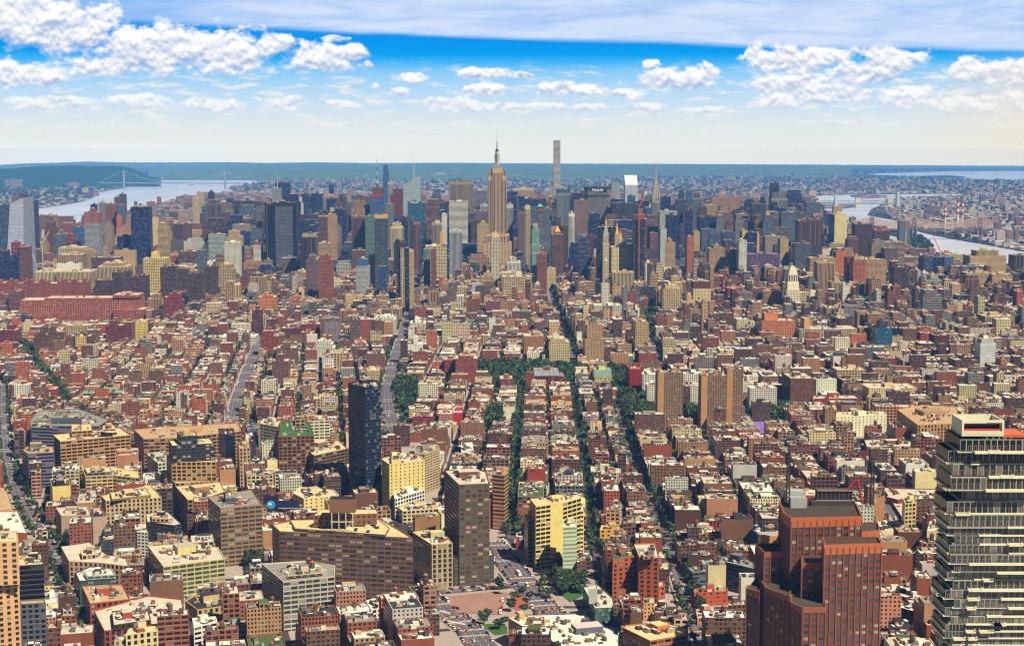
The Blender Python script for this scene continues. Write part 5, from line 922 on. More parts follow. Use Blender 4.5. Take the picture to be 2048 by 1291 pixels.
fg(LB,'low depot with a huge plain white roof','G3',[(-60,1160),(350,1195),(225,905),(-60,915)],base=1400,col=lin(190,110,70),st='blank',roof='white',clut=1,mech=0); fg(LB,'bus garage with white trucks parked in a row on its roof','G3',[(-60,900),(170,895),(78,610),(-60,600)],base=985,col=lin(214,160,110),st='blank',roof='tan',clut=0,mech=0); fg(LB,'stone house with glass studio behind the black glass block','F1',[(105,760),(205,740),(190,680),(105,690)],base=800,col='putty',st='loft',roof='grey')
fg(HT,'pink-stone tower with a green copper roof edge at the left frame edge','F1',[(112,935),(105,880),(-110,900),(-110,950)][::-1] if 0 else [(-110,950),(110,920),(100,860),(-110,870)],D=1012,col=lin(222,176,134),st='loose',roof='sand',wins=True,mech=0,
   tiers=[([(-110,700),(105,690),(98,630),(-110,640)],None,'stripe',lin(226,180,138))])
fg(OT,'black glass office block with thin pale floor lines, beside the pink-stone tower','F1',[(103,832),(250,822),(235,755),(100,765)],D=1085,col=lin(40,36,40),st='ribbon',roof='sand',gcol='black',clut=5)
fg(OT,'grey framed glass block forming the lower half of the black office','F1',[(118,1050),(262,1042),(256,1020),(112,1028)],D=1070,col=lin(110,106,108),st='grid',roof='tan',gcol='dblue',clut=0,mech=0)
# Varick street group
fg(LB,'pale cream loft with dark windows, corner of the middle left group','F2',[(45,285),(125,300),(135,275),(60,262)][:4],base=470,col=lin(224,206,170),st='wide',roof='pale'); fg(LB,'stepped brown deco loft with a green roof garden','F2',[(128,345),(290,340),(270,280),(140,270)],base=545,col=lin(150,100,58),st='office',roof='green',wins=True,tiers=[([(205,268),(250,265),(245,235),(208,235)],300,'blank','tan')])
fg(LB,'cream loft block with black-glazed bays and a red-brown roof','F2',[(265,275),(360,272),(345,245),(255,248)],base=400,col=lin(232,220,190),st='wide',roof='red'); fg(LB,'olive-brown loft with a bright sandy roof','F2',[(290,430),(442,398),(400,360),(215,370)],base=560,col=lin(140,112,80),st='wide',roof='sand',wins=True,tanks=1)
fg(LB,'brown brick block with tall arched bays and a black roof','F2',[(375,520),(446,505),(420,460),(305,468)],base=640,col=lin(140,86,54),st='tallwin',roof='dark'); fg(LB,'long low tan warehouse with a white roof','F2',[(0,530),(158,518),(130,488),(10,498)],base=590,col='tan',st='wide',roof='white')
fg(AB,'cream block with windows up one side and square windows on a plain front','F2',[(243,625),(402,608),(380,585),(225,570),(195,600)],base=735,col=lin(238,214,150),st='dot',roof='pale',tanks=1); fg(LB,'brown gridded block behind the twin billboard','F2',[(130,660),(195,640),(190,590),(90,600)],base=735,col='brown',st='wide',roof='red')
fg(LB,'dark stone block left of the billboard','F2',[(25,590),(85,580),(80,540),(20,550)],base=730,col='brown',st='tallwin',roof='dark',tanks=1)
fg(AT,'half-clad concrete tower with blue netting behind the charcoal-topped block','F1',[(1290,80),(1345,95),(1340,50),(1250,45)],base=370,col=lin(90,60,60),st='ribbon',roof='dark',gcol='blue'); fg(AT,'slim tan tower right of the blue-netted one','F1',[(1370,160),(1432,155),(1425,120),(1370,125)],base=390,col='tan',st='tallwin',roof='tan'); fg(AT,'black tower with white dotted windows at the middle left','F1',[(1432,130),(1465,125),(1460,100),(1425,105)],base=310,col='black',st='grid',gcol='grey',roof='dark')
fg(LB,'bright blue wrapped scaffold block','F1',[(1415,50),(1470,48),(1465,20),(1405,22)],base=160,col='blue',st='blank',roof='grey')
# right of the centre
fg(LB,'tall pale yellow block with a blank front and stepped left shoulder','F3',[(205,490),(290,478),(360,470),(465,440),(440,425),(330,440),(172,448)],base=862,col=lin(240,218,140),st='wide',roof='sand',wins=True,blank=[(0,1)])
fg(LB,'lower left wing of the pale yellow block','F3',[(160,578),(205,560),(200,525),(138,542)],base=845,col=lin(214,186,116),st='wide',roof='sand'); fg(AT,'slender green glass strip hotel beside the pale yellow block','F3',[(360,610),(440,605),(435,565),(362,570)],base=930,col=lin(226,214,170),st='ribbon',gcol='mint',roof='white'); fg(LB,'pale yellow right wing with small square windows','F3',[(440,520),(480,512),(470,440),(430,450)],base=790,col=lin(240,218,150),st='wide',roof='white')
fg(AB,'old red brick tenement at the foot of the yellow block','F3',[(288,795),(358,790),(352,765),(300,765)],base=905,col='brick',st='tallwin',roof='tan'); fg(AB,'brown tenement wall right of the green glass strip','F3',[(440,810),(495,800),(488,765),(442,770)],base=935,col='brown',st='dot',roof='white')
fg(AT,'tall orange-red brick apartment block with a planted roof','F3',[(645,795),(770,775),(765,738),(668,735)],base=1075,col=lin(184,96,54),st='loose',roof='green',wins=True); fg(AT,'orange-red brick stair tower of the same block, highest part','F3',[(795,778),(912,785),(890,700),(765,705)],base=1085,col=lin(190,98,54),st='loose',roof='pale',wins=True,tiers=[([(820,775),(885,772),(880,745),(820,750)],795,'blank','pink')]); fg(AB,'orange-red low wing on its right','F3',[(888,955),(945,945),(935,920),(890,925)],base=1040,col=lin(190,98,54),st='loose',roof='tan'); fg(AB,'small tan and green wing at its left foot','F3',[(597,925),(645,915),(640,870),(585,880)],base=1030,col=lin(176,80,44),st='loose',roof='tan')
fg(LB,'blue-grey panelled building with a long sloped glass wall and white roof deck','F3',[(370,1330),(800,1290),(480,1100),(140,1110)],D=1130,col=lin(96,104,124),st='blank',roof='white',clut=20,mech=1)
fg(AB,'tan block with zigzag fire escapes','F3',[(135,1165),(160,1150),(140,1105),(42,1115)][::-1] if 0 else [(48,1130),(135,1180),(165,1120),(120,1100)],base=1300,col=lin(206,160,104),st='tallwin',roof='white')
fg(OT,'green glass office with a pale grey lift core','F3',[(545,1075),(655,1070),(650,1015),(560,935),(475,950)],base=1190,col=lin(70,90,84),st='curtain',gcol='green',roof='pale',tiers=[([(510,965),(558,962),(555,940),(508,945)],1050,'blank','lgrey')])
fg(LB,'curved-front orange and cream block with a broad sandy roof','F3',[(705,1185),(860,1260),(1065,1225),(1068,1190),(960,1150),(720,1170)],D=1120,col=lin(196,120,66),st='wide',roof='sand',clut=16); fg(AB,'brown brick house with white roof before the orange tower','F3',[(870,1105),(965,1100),(955,1045),(880,1042)],base=1165,col='dbrown',st='punch',roof='white'); fg(AB,'thin tan house with dark roof court','F3',[(822,1045),(885,1040),(880,1012),(822,1018)],base=1155,col='peach',st='punch',roof='dark')
fg(AB,'mustard block with paired square windows','F3',[(572,625),(708,618),(700,595),(580,598)],base=742,col=lin(220,170,70),st='loose',roof='sand'); fg(AB,'brick block with courtyards left of the mustard one','F3',[(550,548),(700,545),(690,512),(545,515)],base=625,col=lin(160,74,48),st='punch',roof='dark'); fg(AB,'brown loft right of the mustard block','F3',[(705,590),(778,582),(770,548),(708,552)],base=735,col='brown',st='loft',roof='grey')
fg(AT,'curved orange-banded apartment tower','F2',[(1098,515),(1150,520),(1168,505),(1160,482),(1120,478),(1095,490)],base=770,col=lin(206,150,96),st='ribbon',roof='grey',gcol='bronze'); fg(AB,'white and glass stepped tower before the tree street','F2',[(955,410),(1012,405),(1005,370),(955,372)],base=480,col='white',st='curtain',gcol='grey',roof='white')
fg(AB,'whitewashed block with small arched windows','F3',[(318,155),(403,152),(398,132),(295,132)],base=215,col='white',st='punch',roof='white'); fg(AB,'white terrace blocks with roof trees','F3',[(520,290),(690,300),(690,275),(520,262)],base=365,col='white',st='loft',roof='pale')
fg(LB,'reddish-orange blank block with small windows on the right of the wide street','F3',[(1112,985),(1305,975),(1300,955),(1110,962)],base=1075,col=lin(196,92,54),st='dot',roof='grey'); fg(LB,'slate block with a white-framed side and grey roof terrace','F3',[(1105,870),(1255,858),(1245,835),(1070,840)],base=960,col='slate',st='wide',roof='grey'); fg(LB,'dark slate modern block with stacked terraces','F3',[(1250,800),(1460,850),(1455,810),(1380,770),(1250,775)],base=970,col=lin(62,68,86),st='curtain',gcol='navy',roof='grey')
fg(LB,'brown brick block with arched windows, right of the wide street','F3',[(1020,715),(1132,712),(1120,690),(1005,690)],base=840,col='brown',st='punch',roof='grey'); fg(LB,'red brick block with tall arches and a green roof','F3',[(1165,575),(1350,570),(1340,540),(1170,542)],base=635,col=lin(170,62,40),st='stripe',roof='green'); fg(LB,'white-roofed gallery with a tent-shaped canopy','F3',[(1070,625),(1220,640),(1225,610),(1160,590),(1075,595)],base=680,col='peach',st='blank',roof='white')
fg(AB,'brown bricks house with pale cornice, lower right','F3',[(1305,1058),(1410,1052),(1405,1028),(1305,1030)],base=1155,col='brown',st='punch',roof='pale'); fg(AB,'tan low block at the lower edge, right','F3',[(1225,1215),(1410,1205),(1405,1160),(1180,1150)],D=1180,col=lin(190,156,128),st='loose',roof='pale'); fg(LB,'bright blue wrapped building flank','F3',[(1437,620),(1489,660),(1495,620),(1470,590)],base=770,col=lin(30,70,170),st='blank',roof='pale')
fg(AB,'grey and beige block with scaffold at the wide street','F3',[(1130,1130),(1185,1120),(1230,1060),(1120,1080)],base=1185,col='pink',st='dot',roof='white')
# right side lofts (F4)
fg(LB,'bright white loft with staggered small windows','F4',[(527,35),(805,22),(790,5),(530,10)],base=155,col=lin(240,232,206),st='dot',roof='sand',clut=8); fg(LB,'large tan loft with double arched bays and a long left flank','F4',[(975,80),(1205,70),(1190,-20),(1000,-30),(862,-5)],base=228,col=lin(206,156,100),st='tallwin',roof='tan',wins=True,clut=18)
fg(LB,'wide brown brick block with two rows of dark openings','F4',[(275,190),(428,185),(430,170),(265,172)],base=312,col=lin(120,78,64),st='loose',roof='grey'); fg(LB,'darker half of the wide brown brick block','F4',[(430,190),(572,185),(560,168),(430,170)],base=300,col=lin(104,64,54),st='loose',roof='grey')
fg(LB,'red loft row running up the street behind the antennas','F4',[(640,380),(700,290),(680,160),(622,175)],base=395,col=lin(150,50,38),st='punch',roof='dark'); fg(LB,'brown block with orange tank and pale roof ridges','F4',[(695,200),(962,195),(950,150),(680,160)],base=255,col='brown',st='dot',roof='pale',tanks=1); fg(LB,'tan and brown long block with ornate parapet','F4',[(695,265),(990,260),(985,248),(690,250)],base=320,col=lin(190,150,110),st='blank',roof='grey')
fg(LB,'long red brick loft row receding along the diagonal street','F4',[(905,610),(960,600),(1100,430),(820,425),(770,400)],base=640,col=lin(136,48,38),st='punch',roof='pale'); fg(LB,'cream narrow loft with dark stacked bays at the row end','F4',[(905,510),(965,505),(960,470),(890,475)],base=690,col=lin(226,196,130),st='loft',roof='sand'); fg(AT,'brown brick apartment block with white window pairs, right','F4',[(968,485),(1125,478),(1110,455),(985,462)],base=660,col='brown',st='loose',roof='white')
fg(LB,'red brick row house block below the diagonal street','F4',[(800,720),(965,712),(950,685),(790,690)],base=752,col='brick',st='punch',roof='pale'); fg(LB,'cream and green-roofed pair with tall windows','F4',[(780,785),(972,778),(960,755),(780,760)],base=848,col=lin(224,204,150),st='tallwin',roof='dark'); fg(AB,'white low block with planted roof right of the red-brown tower','F4',[(775,1000),(950,1000),(940,970),(775,965)],base=1040,col='white',st='dot',roof='pale')
fg(AB,'dark brick house with a flat white roof, right of the red-brown tower','F4',[(808,1060),(955,1100),(960,1040),(870,1015),(805,1020)],base=1150,col=lin(80,44,34),st='punch',roof='white'); fg(AB,'grey party-wall house beside it','F4',[(930,1050),(1015,1040),(1005,1015),(895,1018)],base=1160,col='lgrey',st='blank',roof='white'); fg(AB,'brown brick house with three roof boxes','F4',[(810,1190),(950,1185),(940,1150),(812,1150)],base=1280,col='dbrown',st='punch',roof='dark'); fg(LB,'house with a bright blue tarpaulin roof','F4',[(930,930),(1090,925),(1085,900),(945,905)],base=1010,col='grey',st='dot',roof=lin(30,90,220),clut=1,mech=0)
fg(AB,'tall white and brown party wall near the stacked-slab tower','F4',[(1025,660),(1110,650),(1100,600),(1040,605)],base=840,col='sand',st='blank',roof='white'); fg(LB,'pale roofed low lofts right below the diagonal street','F4',[(740,660),(890,650),(870,605),(735,610)],base=690,col='cream',st='blank',roof='white',clut=10)
fg(LB,'sports hall with purple courts on its roof','F4',[(100,128),(238,122),(225,60),(35,58)],base=140,col=lin(60,80,90),st='blank',roof='purple',clut=0,mech=0)
fg(LB,'peach and black fronted loft left of the antennas','F4',[(250,240),(285,230),(240,180),(150,130),(150,190)][:4],base=300,col='sand',st='punch',roof='pale')
# red-brown stepped brick tower
AO, AOo, AZ, AP, AH = fg(HT,'massive red-brown stepped brick tower with glowing orange parapets and rooftop masts','A',[(400,305),(950,292),(905,190),(310,185),(345,270)],D=992,col=lin(128,52,26),st='aoa',roof='dark',wins=False,mech=0,clut=4)
bpy.data.objects.remove(AO.children[0]) if False else None
def aoa():
    RED = lin(136,74,44); ORG = lin(188,102,52); parts = [([(400,305),(950,292),(905,190),(310,185),(345,270)],992), ([(660,515),(1105,502),(1080,455),(645,458)],962), ([(190,572),(335,568),(300,500),(125,508)],1004), ([(60,852),(150,880),(170,800),(130,770)],1000),
        ([(205,848),(380,912),(420,800),(155,770)],988), ([(482,658),(668,655),(668,600),(482,602)],975), ([(400,962),(490,1003),(668,1003),(668,930),(400,900)],962), ([(945,412),(1085,402),(1075,340),(940,345)],1020)]
    tt = []; par = MB()
    for i, (pts, D) in enumerate(parts):
        p, h = poly_roof('A', pts, D=D)
        if area(p) < 0: p = p[::-1]
        tt.append((p, i * .01, h - i * .003)); hi = 5.5 if i in (0, 1, 7) else 2.4; n = len(p)
        q = inset(p, -.5)
        par.prism(q, AZ + h - hi, AZ + h + 1.3, PLAIN, ORG if i in (0, 1, 7) else lin(152,88,54)); qi = inset(p, .6)
        for j in range(n):
            k = (j + 1) % n; z = AZ + h + 1.3; par.face([(q[j][0], q[j][1], z), (q[k][0], q[k][1], z), (qi[k][0], qi[k][1], z), (qi[j][0], qi[j][1], z)], PLAIN, lin(150,90,60)); par.face([(qi[k][0], qi[k][1], z), (qi[j][0], qi[j][1], z), (qi[j][0], qi[j][1], z - 1.4), (qi[k][0], qi[k][1], z - 1.4)], PLAIN, lin(120,70,50))
    for ch in list(AO.children): bpy.data.objects.remove(ch)
    w = MB(); rf = MB()
    for p, z0, h in tt:
        w.prism(p, AZ, AZ + h, WALL, RED, DG, (0, 0, 0), 4.4, 4.3); rf.face([(x, y, AZ + h) for x, y in p], ROOF, lin(84,72,68))
        n = len(p)                      # brick piers between the windows
        for i in range(n):
            (x0, y0), (x1, y1) = p[i], p[(i + 1) % n]; L = math.hypot(x1 - x0, y1 - y0); nb = max(1, round(L / 4.4)); nx, ny = (y1 - y0) / L, -(x1 - x0) / L
            if nx * x0 + ny * y0 > 0: continue
            for a in range(nb + 1):
                t = a / nb; w.box(x0 + (x1 - x0) * t + nx * .2, y0 + (y1 - y0) * t + ny * .2, AZ, AZ + h - 1, .8, .8, math.atan2(y1 - y0, x1 - x0), PLAIN, lin(142,82,52))
    w.build('wall', AO, AOo); par.build('parapet', AO, AOo); rf.build('roof', AO, AOo)
    add_windows(AO, AOo, tt, (4.4, 4.3, .56, .46), 'grey', AZ, ())
    # rooftop: cooling plant, air handlers, a red derrick, two lattice masts
    X, Y = at_h(zx('A', 660), zy('A', 200), AH); z = AZ + AH
    m = MB(); m.box(X+6, Y+6, z, z+3, 30, 12, 0, PLAIN, lin(70,62,60)); m.box(X+8, Y+9, z+3, z+9.5, 24, 9, 0, PLAIN, lin(34,28,28), topcol=lin(110,96,88))
    for k in range(9): m.box(X-4+k*3, Y+4.4, z+3, z+9.6, .35, .3, 0, PLAIN, lin(120,100,90))
    m.box(X+8, Y+4, z+9.5, z+10.2, 25, 1, 0, PLAIN, lin(150,130,116)); m.box(X+8, Y+4, z+2.6, z+3.2, 27, 2, 0, PLAIN, lin(170,150,130)); m.build('cooling_plant', AO, AOo)
    m = MB(); m.box(X-19, Y-2, z, z+7, 11, 8, 0, PLAIN, lin(170,172,176)); m.box(X-19, Y+10, z, z+9, 12, 7, 0, PLAIN, lin(186,188,190)); m.build('air_handler', AO, AOo)
    m = MB(); m.beam((X+16, Y+8, z+9), (X+24, Y+8, z+17), .8, lin(200,30,40)); m.beam((X+24, Y+8, z+17), (X+27, Y+4, z+1), 1.0, lin(200,30,40)); m.beam((X+22, Y+10, z+12), (X+24, Y+8, z+17), .6, lin(200,30,40)); m.build('derrick', AO, AOo)
    for dx_ in (-25, 33):
        m = MB(); x, y = X + dx_, Y + 2; H = 34
        for a, b_ in ((-1.2,-1.2),(1.2,-1.2),(1.2,1.2),(-1.2,1.2)): m.beam((x+a, y+b_, z), (x+a*.6, y+b_*.6, z+H), .35, lin(70,62,60))
        for k in range(12):
            z1, z2 = z + k * H / 12, z + (k + 1) * H / 12; m.beam((x-1.2, y-1.2, z1), (x+1.1, y-1.1, z2), .25, lin(80,70,66)); m.beam((x+1.2, y+1.2, z1), (x-1.1, y+1.1, z2), .25, lin(80,70,66)); m.box(x, y, z2, z2+.3, 2.2, 2.2, 0, PLAIN, lin(90,80,76))
            if k % 3 == 1: m.cyl(x + 1.6, y - 1.4, z1, z1 + 1.6, .9, .9, 8, PLAIN, lin(200,190,180))
        m.build('lattice_mast', AO, AOo)
    m = MB(); m.box(*at_h(zx('A', 235), zy('A', 500), AH-38), AZ+AH-38, AZ+AH-30, 16, 12, 0, PLAIN, lin(214,150,84), topcol=lin(180,174,176)); m.build('roof_room', AO, AOo)
aoa()
# ---- tower of shifted floor plates
def plates():
    X0, D0 = (1923 - 1024) / F * 746, 746; H = at_D(1930, 862, 756)[2]; o3 = (X0 + 20, D0 + 14, drop(X0, D0)); zb = o3[2]; r = random.Random(5)
    ob = empty('skyscraper', o3, label='glass tower of shifted cream floor plates and jutting balconies, cut by the right frame edge', cat='skyscraper')
    z = 0.0; k = 0; CR = lin(226,216,194); fl = []
    while z < H - 3:
        f = z / H; hgt = 3.75 if f < .62 else (4.6 if f < .80 else 6.4); fl.append((z, hgt)); z += hgt
    blocks = r.Random if 0 else None; xl = yl = 0; left = fr = 0; rc_ = 40
    for k, (z, hgt) in enumerate(fl):
        f = z / H; amp = 1.9 if f < .62 else (3.2 if f < .8 else 4.4)
        if k % (2 if f < .6 else 1) == 0: left = r.uniform(-amp, amp * .8) + (1.5 if f > .8 else 0); fr = r.uniform(-amp * .6, amp * .6)
        x0, x1, y0, y1 = X0 + left, X0 + 42 + (0 if f < .7 else r.uniform(-3, 0)), D0 + fr, D0 + 25
        m = MB(); nb = round((x1 - x0) / 1.6)
        m.prism([(x0+.5, y0+.5), (x1-.5, y0+.5), (x1-.5, y1-.5), (x0+.5, y1-.5)], zb + z + .5, zb + z + hgt, WALL, lin(168,162,146), r.choice([lin(44,50,54), lin(66,72,74), lin(30,36,46), lin(84,88,84)]), (.84, .93, k), 1.7 if f < .62 else 3.0, hgt); 
        if f > .6:
            for a in range(int((x1 - x0) / 3)):
                if r.random() < .8: xx = x0 + 1.5 + a * 3; [m.beam((xx + p_, y0 + .38, zb + z + .6), (xx + p_, y0 + .38, zb + z + hgt * .5), .16, lin(170,140,120)) for p_ in (0, 1.2)]; m.beam((xx, y0 + .38, zb + z + hgt * .5), (xx + 1.2, y0 + .38, zb + z + hgt * .5), .16, lin(170,140,120))
        m.build('glazing', ob, o3)
        s = MB(); th = .55 if f < .62 else 1.0
        # the plate: a stepped outline
        c1 = X0 + r.uniform(7, 30); j1 = r.choice([-1.9, -.9, 0, .8])
        s.prism([(x0-.4, y0+.9), (c1, y0+.9), (c1, y0-.3+min(0,j1)), (x1, y0-.3+min(0,j1)), (x1, y1), (x0-.4, y1)], zb + z - th * .5, zb + z + th * .5, PLAIN, CR, top=PLAIN, bottom=True)
        s.build('floor_slab', ob, o3)
        if f < .62 or r.random() < .5:
            for q in range(2 if f < .62 else 1):
                if r.random() < .72:
                    bx = r.choice([X0 + 2, X0 + 9, X0 + 16, X0 + 22, X0 + 28]) + r.uniform(-1, 1); w = r.uniform(4, 7); b_ = MB(); yb = y0 - 2.6
                    b_.prism([(bx, yb), (bx + w, yb), (bx + w, y0 + 1), (bx, y0 + 1)], zb + z - .3, zb + z + .32, PLAIN, lin(228,214,186), top=PLAIN, bottom=True)
                    rc = lin(40,120,210) if f < .50 else lin(226,226,224)
                    for (p_, q_) in (((bx, yb), (bx + w, yb)), ((bx, yb), (bx, y0)), ((bx + w, yb), (bx + w, y0))): b_.beam((p_[0], p_[1], zb + z + 1.4), (q_[0], q_[1], zb + z + 1.4), .22, rc)
                    b_.build('balcony', ob, o3)
            b_ = MB(); yb = y0 + r.uniform(2, 14)
            if r.random() < .6:
                b_.prism([(x0 - 2.4, yb), (x0 + .4, yb), (x0 + .4, yb + 6), (x0 - 2.4, yb + 6)], zb + z - .3, zb + z + .3, PLAIN, lin(228,214,186), top=PLAIN, bottom=True); rc = lin(40,120,210) if f < .5 else lin(220,220,218)
                b_.beam((x0 - 2.4, yb, zb + z + 1.4), (x0 - 2.4, yb + 6, zb + z + 1.4), .2, rc); b_.beam((x0 - 2.4, yb, zb + z + 1.4), (x0, yb, zb + z + 1.4), .2, rc); b_.build('balcony', ob, o3)
    m = MB(); x0, x1, y0, y1 = X0 + 4, X0 + 25, D0 + 2, D0 + 20; z = zb + H
    W_ = lin(222,214,196)
    m.prism([(x0, y0), (x1, y0), (x1, y1), (x0, y1)], z - 1, z + 1.5, PLAIN, W_, top=PLAIN); m.box(x0 + .5, (y0+y1)/2, z + 1.5, z + 7, 1, y1 - y0, 0, PLAIN, W_); m.box(x1 - .5, (y0+y1)/2, z + 1.5, z + 7, 1, y1 - y0, 0, PLAIN, W_)
    m.box((x0+x1)/2, y0 + .5, z + 5.8, z + 7.05, x1 - x0 - 2, 1, 0, PLAIN, W_); m.box((x0+x1)/2, y1 - .5, z + 1.5, z + 7.05, x1 - x0 - 2, 1, 0, PLAIN, W_); m.box((x0+x1)/2, y0 + 3, z + 1.5, z + 5, x1 - x0 - 3, .4, 0, PLAIN, lin(60,30,24)); m.box((x0+x1)/2, y0 + 1, z + 1.5, z + 2.6, x1 - x0 - 2.1, .3, 0, PLAIN, lin(200,80,50))
    m.box(X0 + 31, D0 + 12, z - 2, z - .6, 12, 16, 0, PLAIN, lin(214,110,70)); m.build('crown', ob, o3)
    m = MB()                               # construction hoist on the right edge
    for k in range(46): m.box(X0 + 41, D0 + 10, zb + 2 + k * 4.2, zb + 3.4 + k * 4.2, 5, 3, 0, PLAIN, lin(190,160,116)); m.box(X0 + 40.2, D0 + 10.5, zb + 3.4 + k * 4.2, zb + 6.2 + k * 4.2, .4, 2.6, 0, PLAIN, lin(150,120,84))
    for a in (38.8, 43.2): m.beam((X0 + a, D0 + 8.4, zb), (X0 + a, D0 + 8.4, zb + 196), .5, lin(200,170,120))
    m.build('hoist', ob, o3); occ_poly([(X0, D0), (X0 + 40, D0), (X0 + 40, D0 + 26), (X0, D0 + 26)], 2, 4)
plates()
# occupancy of the brick tower
for pts, D in (([(60,852),(380,912),(1105,502),(905,190),(125,508)],992),): occ_poly(poly_roof('A', pts, D=D)[0], 2, 4)
# ================================================================ landmark towers with shapes of their own
def root(name, cat, label, X, Y, group=None):
    o3 = (X, Y, drop(X, Y)); return empty(name, o3, label=label, cat=cat, group=group), o3, o3[2]
def PX(px, D): return (px - CX) / F * (D * CPT - (0 - EYE) * SPT * 0) * 1.0     # column at eye height
def XZ(px, py, D): X, _, z = at_D(px, py, D); return X, z
TH = R(-THETA['mid']); TH_ = R(2.1)
def stone_skyscraper():
    D = 4563; s = D / F; X, _ = XZ(994, 430, D); ob, o3, zb = root('skyscraper', 'skyscraper', 'tallest pointed limestone skyscraper with setbacks, domed mast and long aerial', X, D)
    S = lin(212,176,134); w = MB(); G_ = DG
    # (half width px, front offset m, row of top)
    def blk(hw, dep, y0, y1, off=0.0, st=('stripe'), col=S):
        z0 = XZ(994, y0, D)[1] if y0 else 0; z1 = XZ(994, y1, D)[1]; a = ST[st]; p = rect(X, D + off + dep / 2, 2 * hw * s, dep, TH_)
        w.prism(p, zb + z0, zb + z1, WALL, col, G_, (a[2], a[3], hw), 4.2, a[1] if a[1] < 500 else z1 - z0, top=ROOF, topcol=RC['tan'])
    blk(29, 60, 0, 484, -18, 'fine'); blk(24, 56, 0, 468, -12, 'stripe')
    blk(17.8, 42, 0, 352, 0); blk(15.8, 40, 352, 341, 1.5); blk(13.2, 36, 341, 337, 3)
    blk(9.5, 46, 0, 337.2, -3.2)                    # the central bay stands proud
    w.build('wall', ob, o3)
    m = MB(); z = lambda y: zb + XZ(994, y, D)[1]; y_ = D + 20; c = lin(150,146,160); c2 = lin(196,186,176)
    for hw, a, b_ in ((11.5,337,334.6),(9.5,334.6,332),(6.5,332,329.5)): m.box(X, y_, z(a), z(b_), 2*hw*s, 2*hw*s*.8, TH_, PLAIN, c)
    m.cyl(X, y_, z(329.5), z(303), 4.9*s, 3.0*s, 8, PLAIN, c2); 
    for k in range(4):
        an = k * math.pi / 2 + TH_; m.box(X + math.cos(an) * 3.6 * s, y_ + math.sin(an) * 3.6 * s, z(329.5), z(308), 2.2*s, 1.6*s, an, PLAIN, lin(120,112,124))
    m.cyl(X, y_, z(303), z(299.5), 3.4*s, 3.4*s, 10, PLAIN, lin(90,86,104)); m.cyl(X, y_, z(299.5), z(297), 2.4*s, 1.2*s, 10, PLAIN, lin(70,66,86)); m.build('mast', ob, o3)
    m = MB(); m.cyl(X, y_, z(297), z(284), .9*s, .7*s, 6, PLAIN, lin(110,106,116)); m.cyl(X, y_, z(284), z(262), .5*s, .15*s, 6, PLAIN, lin(140,136,140))
    for q in (294, 291, 288): m.cyl(X, y_, z(q), z(q - .8), 1.5*s, 1.5*s, 6, PLAIN, lin(90,86,96))
    m.build('aerial', ob, o3); occ_poly(rect(X, D + 15, 90, 80), 2)
stone_skyscraper()
def pencil():
    D = 6426; s = D / F; X, h = XZ(1114, 280, D); ob, o3, zb = root('skyscraper', 'skyscraper', 'supertall square pencil tower with an even grid of windows, highest on the skyline', X, D); w = MB()
    w.prism(rect(X, D + 14, 13.2*s, 13.2*s, TH_), zb, zb + h, WALL, lin(206,196,188), lin(84,92,116), (.66, .62, 3), 13.2*s/6, 4.75 , top=ROOF, topcol=RC['grey']); w.build('wall', ob, o3)
    m = MB()
    for y in (309, 338, 369, 399): z1 = XZ(1114, y, D)[1]; m.prism(rect(X, D + 14, 13.4*s, 13.4*s, TH_), zb + z1 - 4, zb + z1, PLAIN, lin(196,120,100) if y in (309, 399) else lin(200,176,160))
    m.build('plant_floor', ob, o3)
pencil()
def chrysler():
    D = 5330; s = D / F; cx = 1312; X, _ = XZ(cx, 420, D); ob, o3, zb = root('skyscraper', 'skyscraper', 'slender grey tower with a stepped sunburst steel crown tapering into a needle', X, D); z = lambda y: zb + XZ(cx, y, D)[1]; w = MB(); y_ = D + 16; G_ = lin(180,172,168)
    for hw, a, b_ in ((14,None,470),(11,None,462),(8.2,None,400)): w.prism(rect(X, y_, 2*hw*s, 2*hw*s*.9, TH_), zb, z(b_), WALL, G_, DG, (.5, 1, hw), 3.6, z(b_) - zb, top=ROOF, topcol=RC['grey'])
    w.build('wall', ob, o3); m = MB(); st_ = lin(168,160,158); sizes = [(8.2,400),(8.0,392),(7.2,385),(6.2,378),(5.0,371),(3.8,365),(2.6,360),(1.7,354),(1.0,346),(.35,320)]
    for (h0, a), (h1, b_) in zip(sizes, sizes[1:]):
        p0, p1 = rect(X, y_, 2*h0*s, 2*h0*s, TH_), rect(X, y_, 2*h1*s, 2*h1*s, TH_)
        for i in range(4): j = (i + 1) % 4; m.face([(*p0[i], z(a)), (*p0[j], z(a)), (*p1[j], z(b_)), (*p1[i], z(b_))], PLAIN, st_)
        if h0 > 2.2:                                # dark triangular windows fanning over each arch
            for k in (-.6, 0, .6):
                xa = X + k * h0 * s; ya = y_ - h0 * s - .25; m.face([(xa - h0*s*.13, ya, z(a) + 1), (xa + h0*s*.13, ya, z(a) + 1), (xa, ya + (h0 - h1) * s * .8, z(b_) - 1)], PLAIN, lin(60,56,66))
    m.build('crown', ob, o3)
chrysler()
def text(name, body, X, Y, Z, size, parent, o3, col, rot=0.0, emit=0):
    cu = bpy.data.curves.new(name, 'FONT'); cu.body = body; cu.size = size; cu.extrude = .3; cu.align_x = 'CENTER'
    ob = bpy.data.objects.new(name, cu); sc.collection.objects.link(ob); dg = bpy.context.evaluated_depsgraph_get(); me = bpy.data.meshes.new_from_object(ob.evaluated_get(dg)); bpy.data.objects.remove(ob)
    me.materials.clear(); me.materials.append(flat('sign_' + name, col, .6, var=.02)); t = bpy.data.objects.new(name, me); sc.collection.objects.link(t); t.parent = parent; t.location = (X - o3[0], Y - o3[1], Z - o3[2]); t.rotation_euler = (R(90), 0, rot); return t
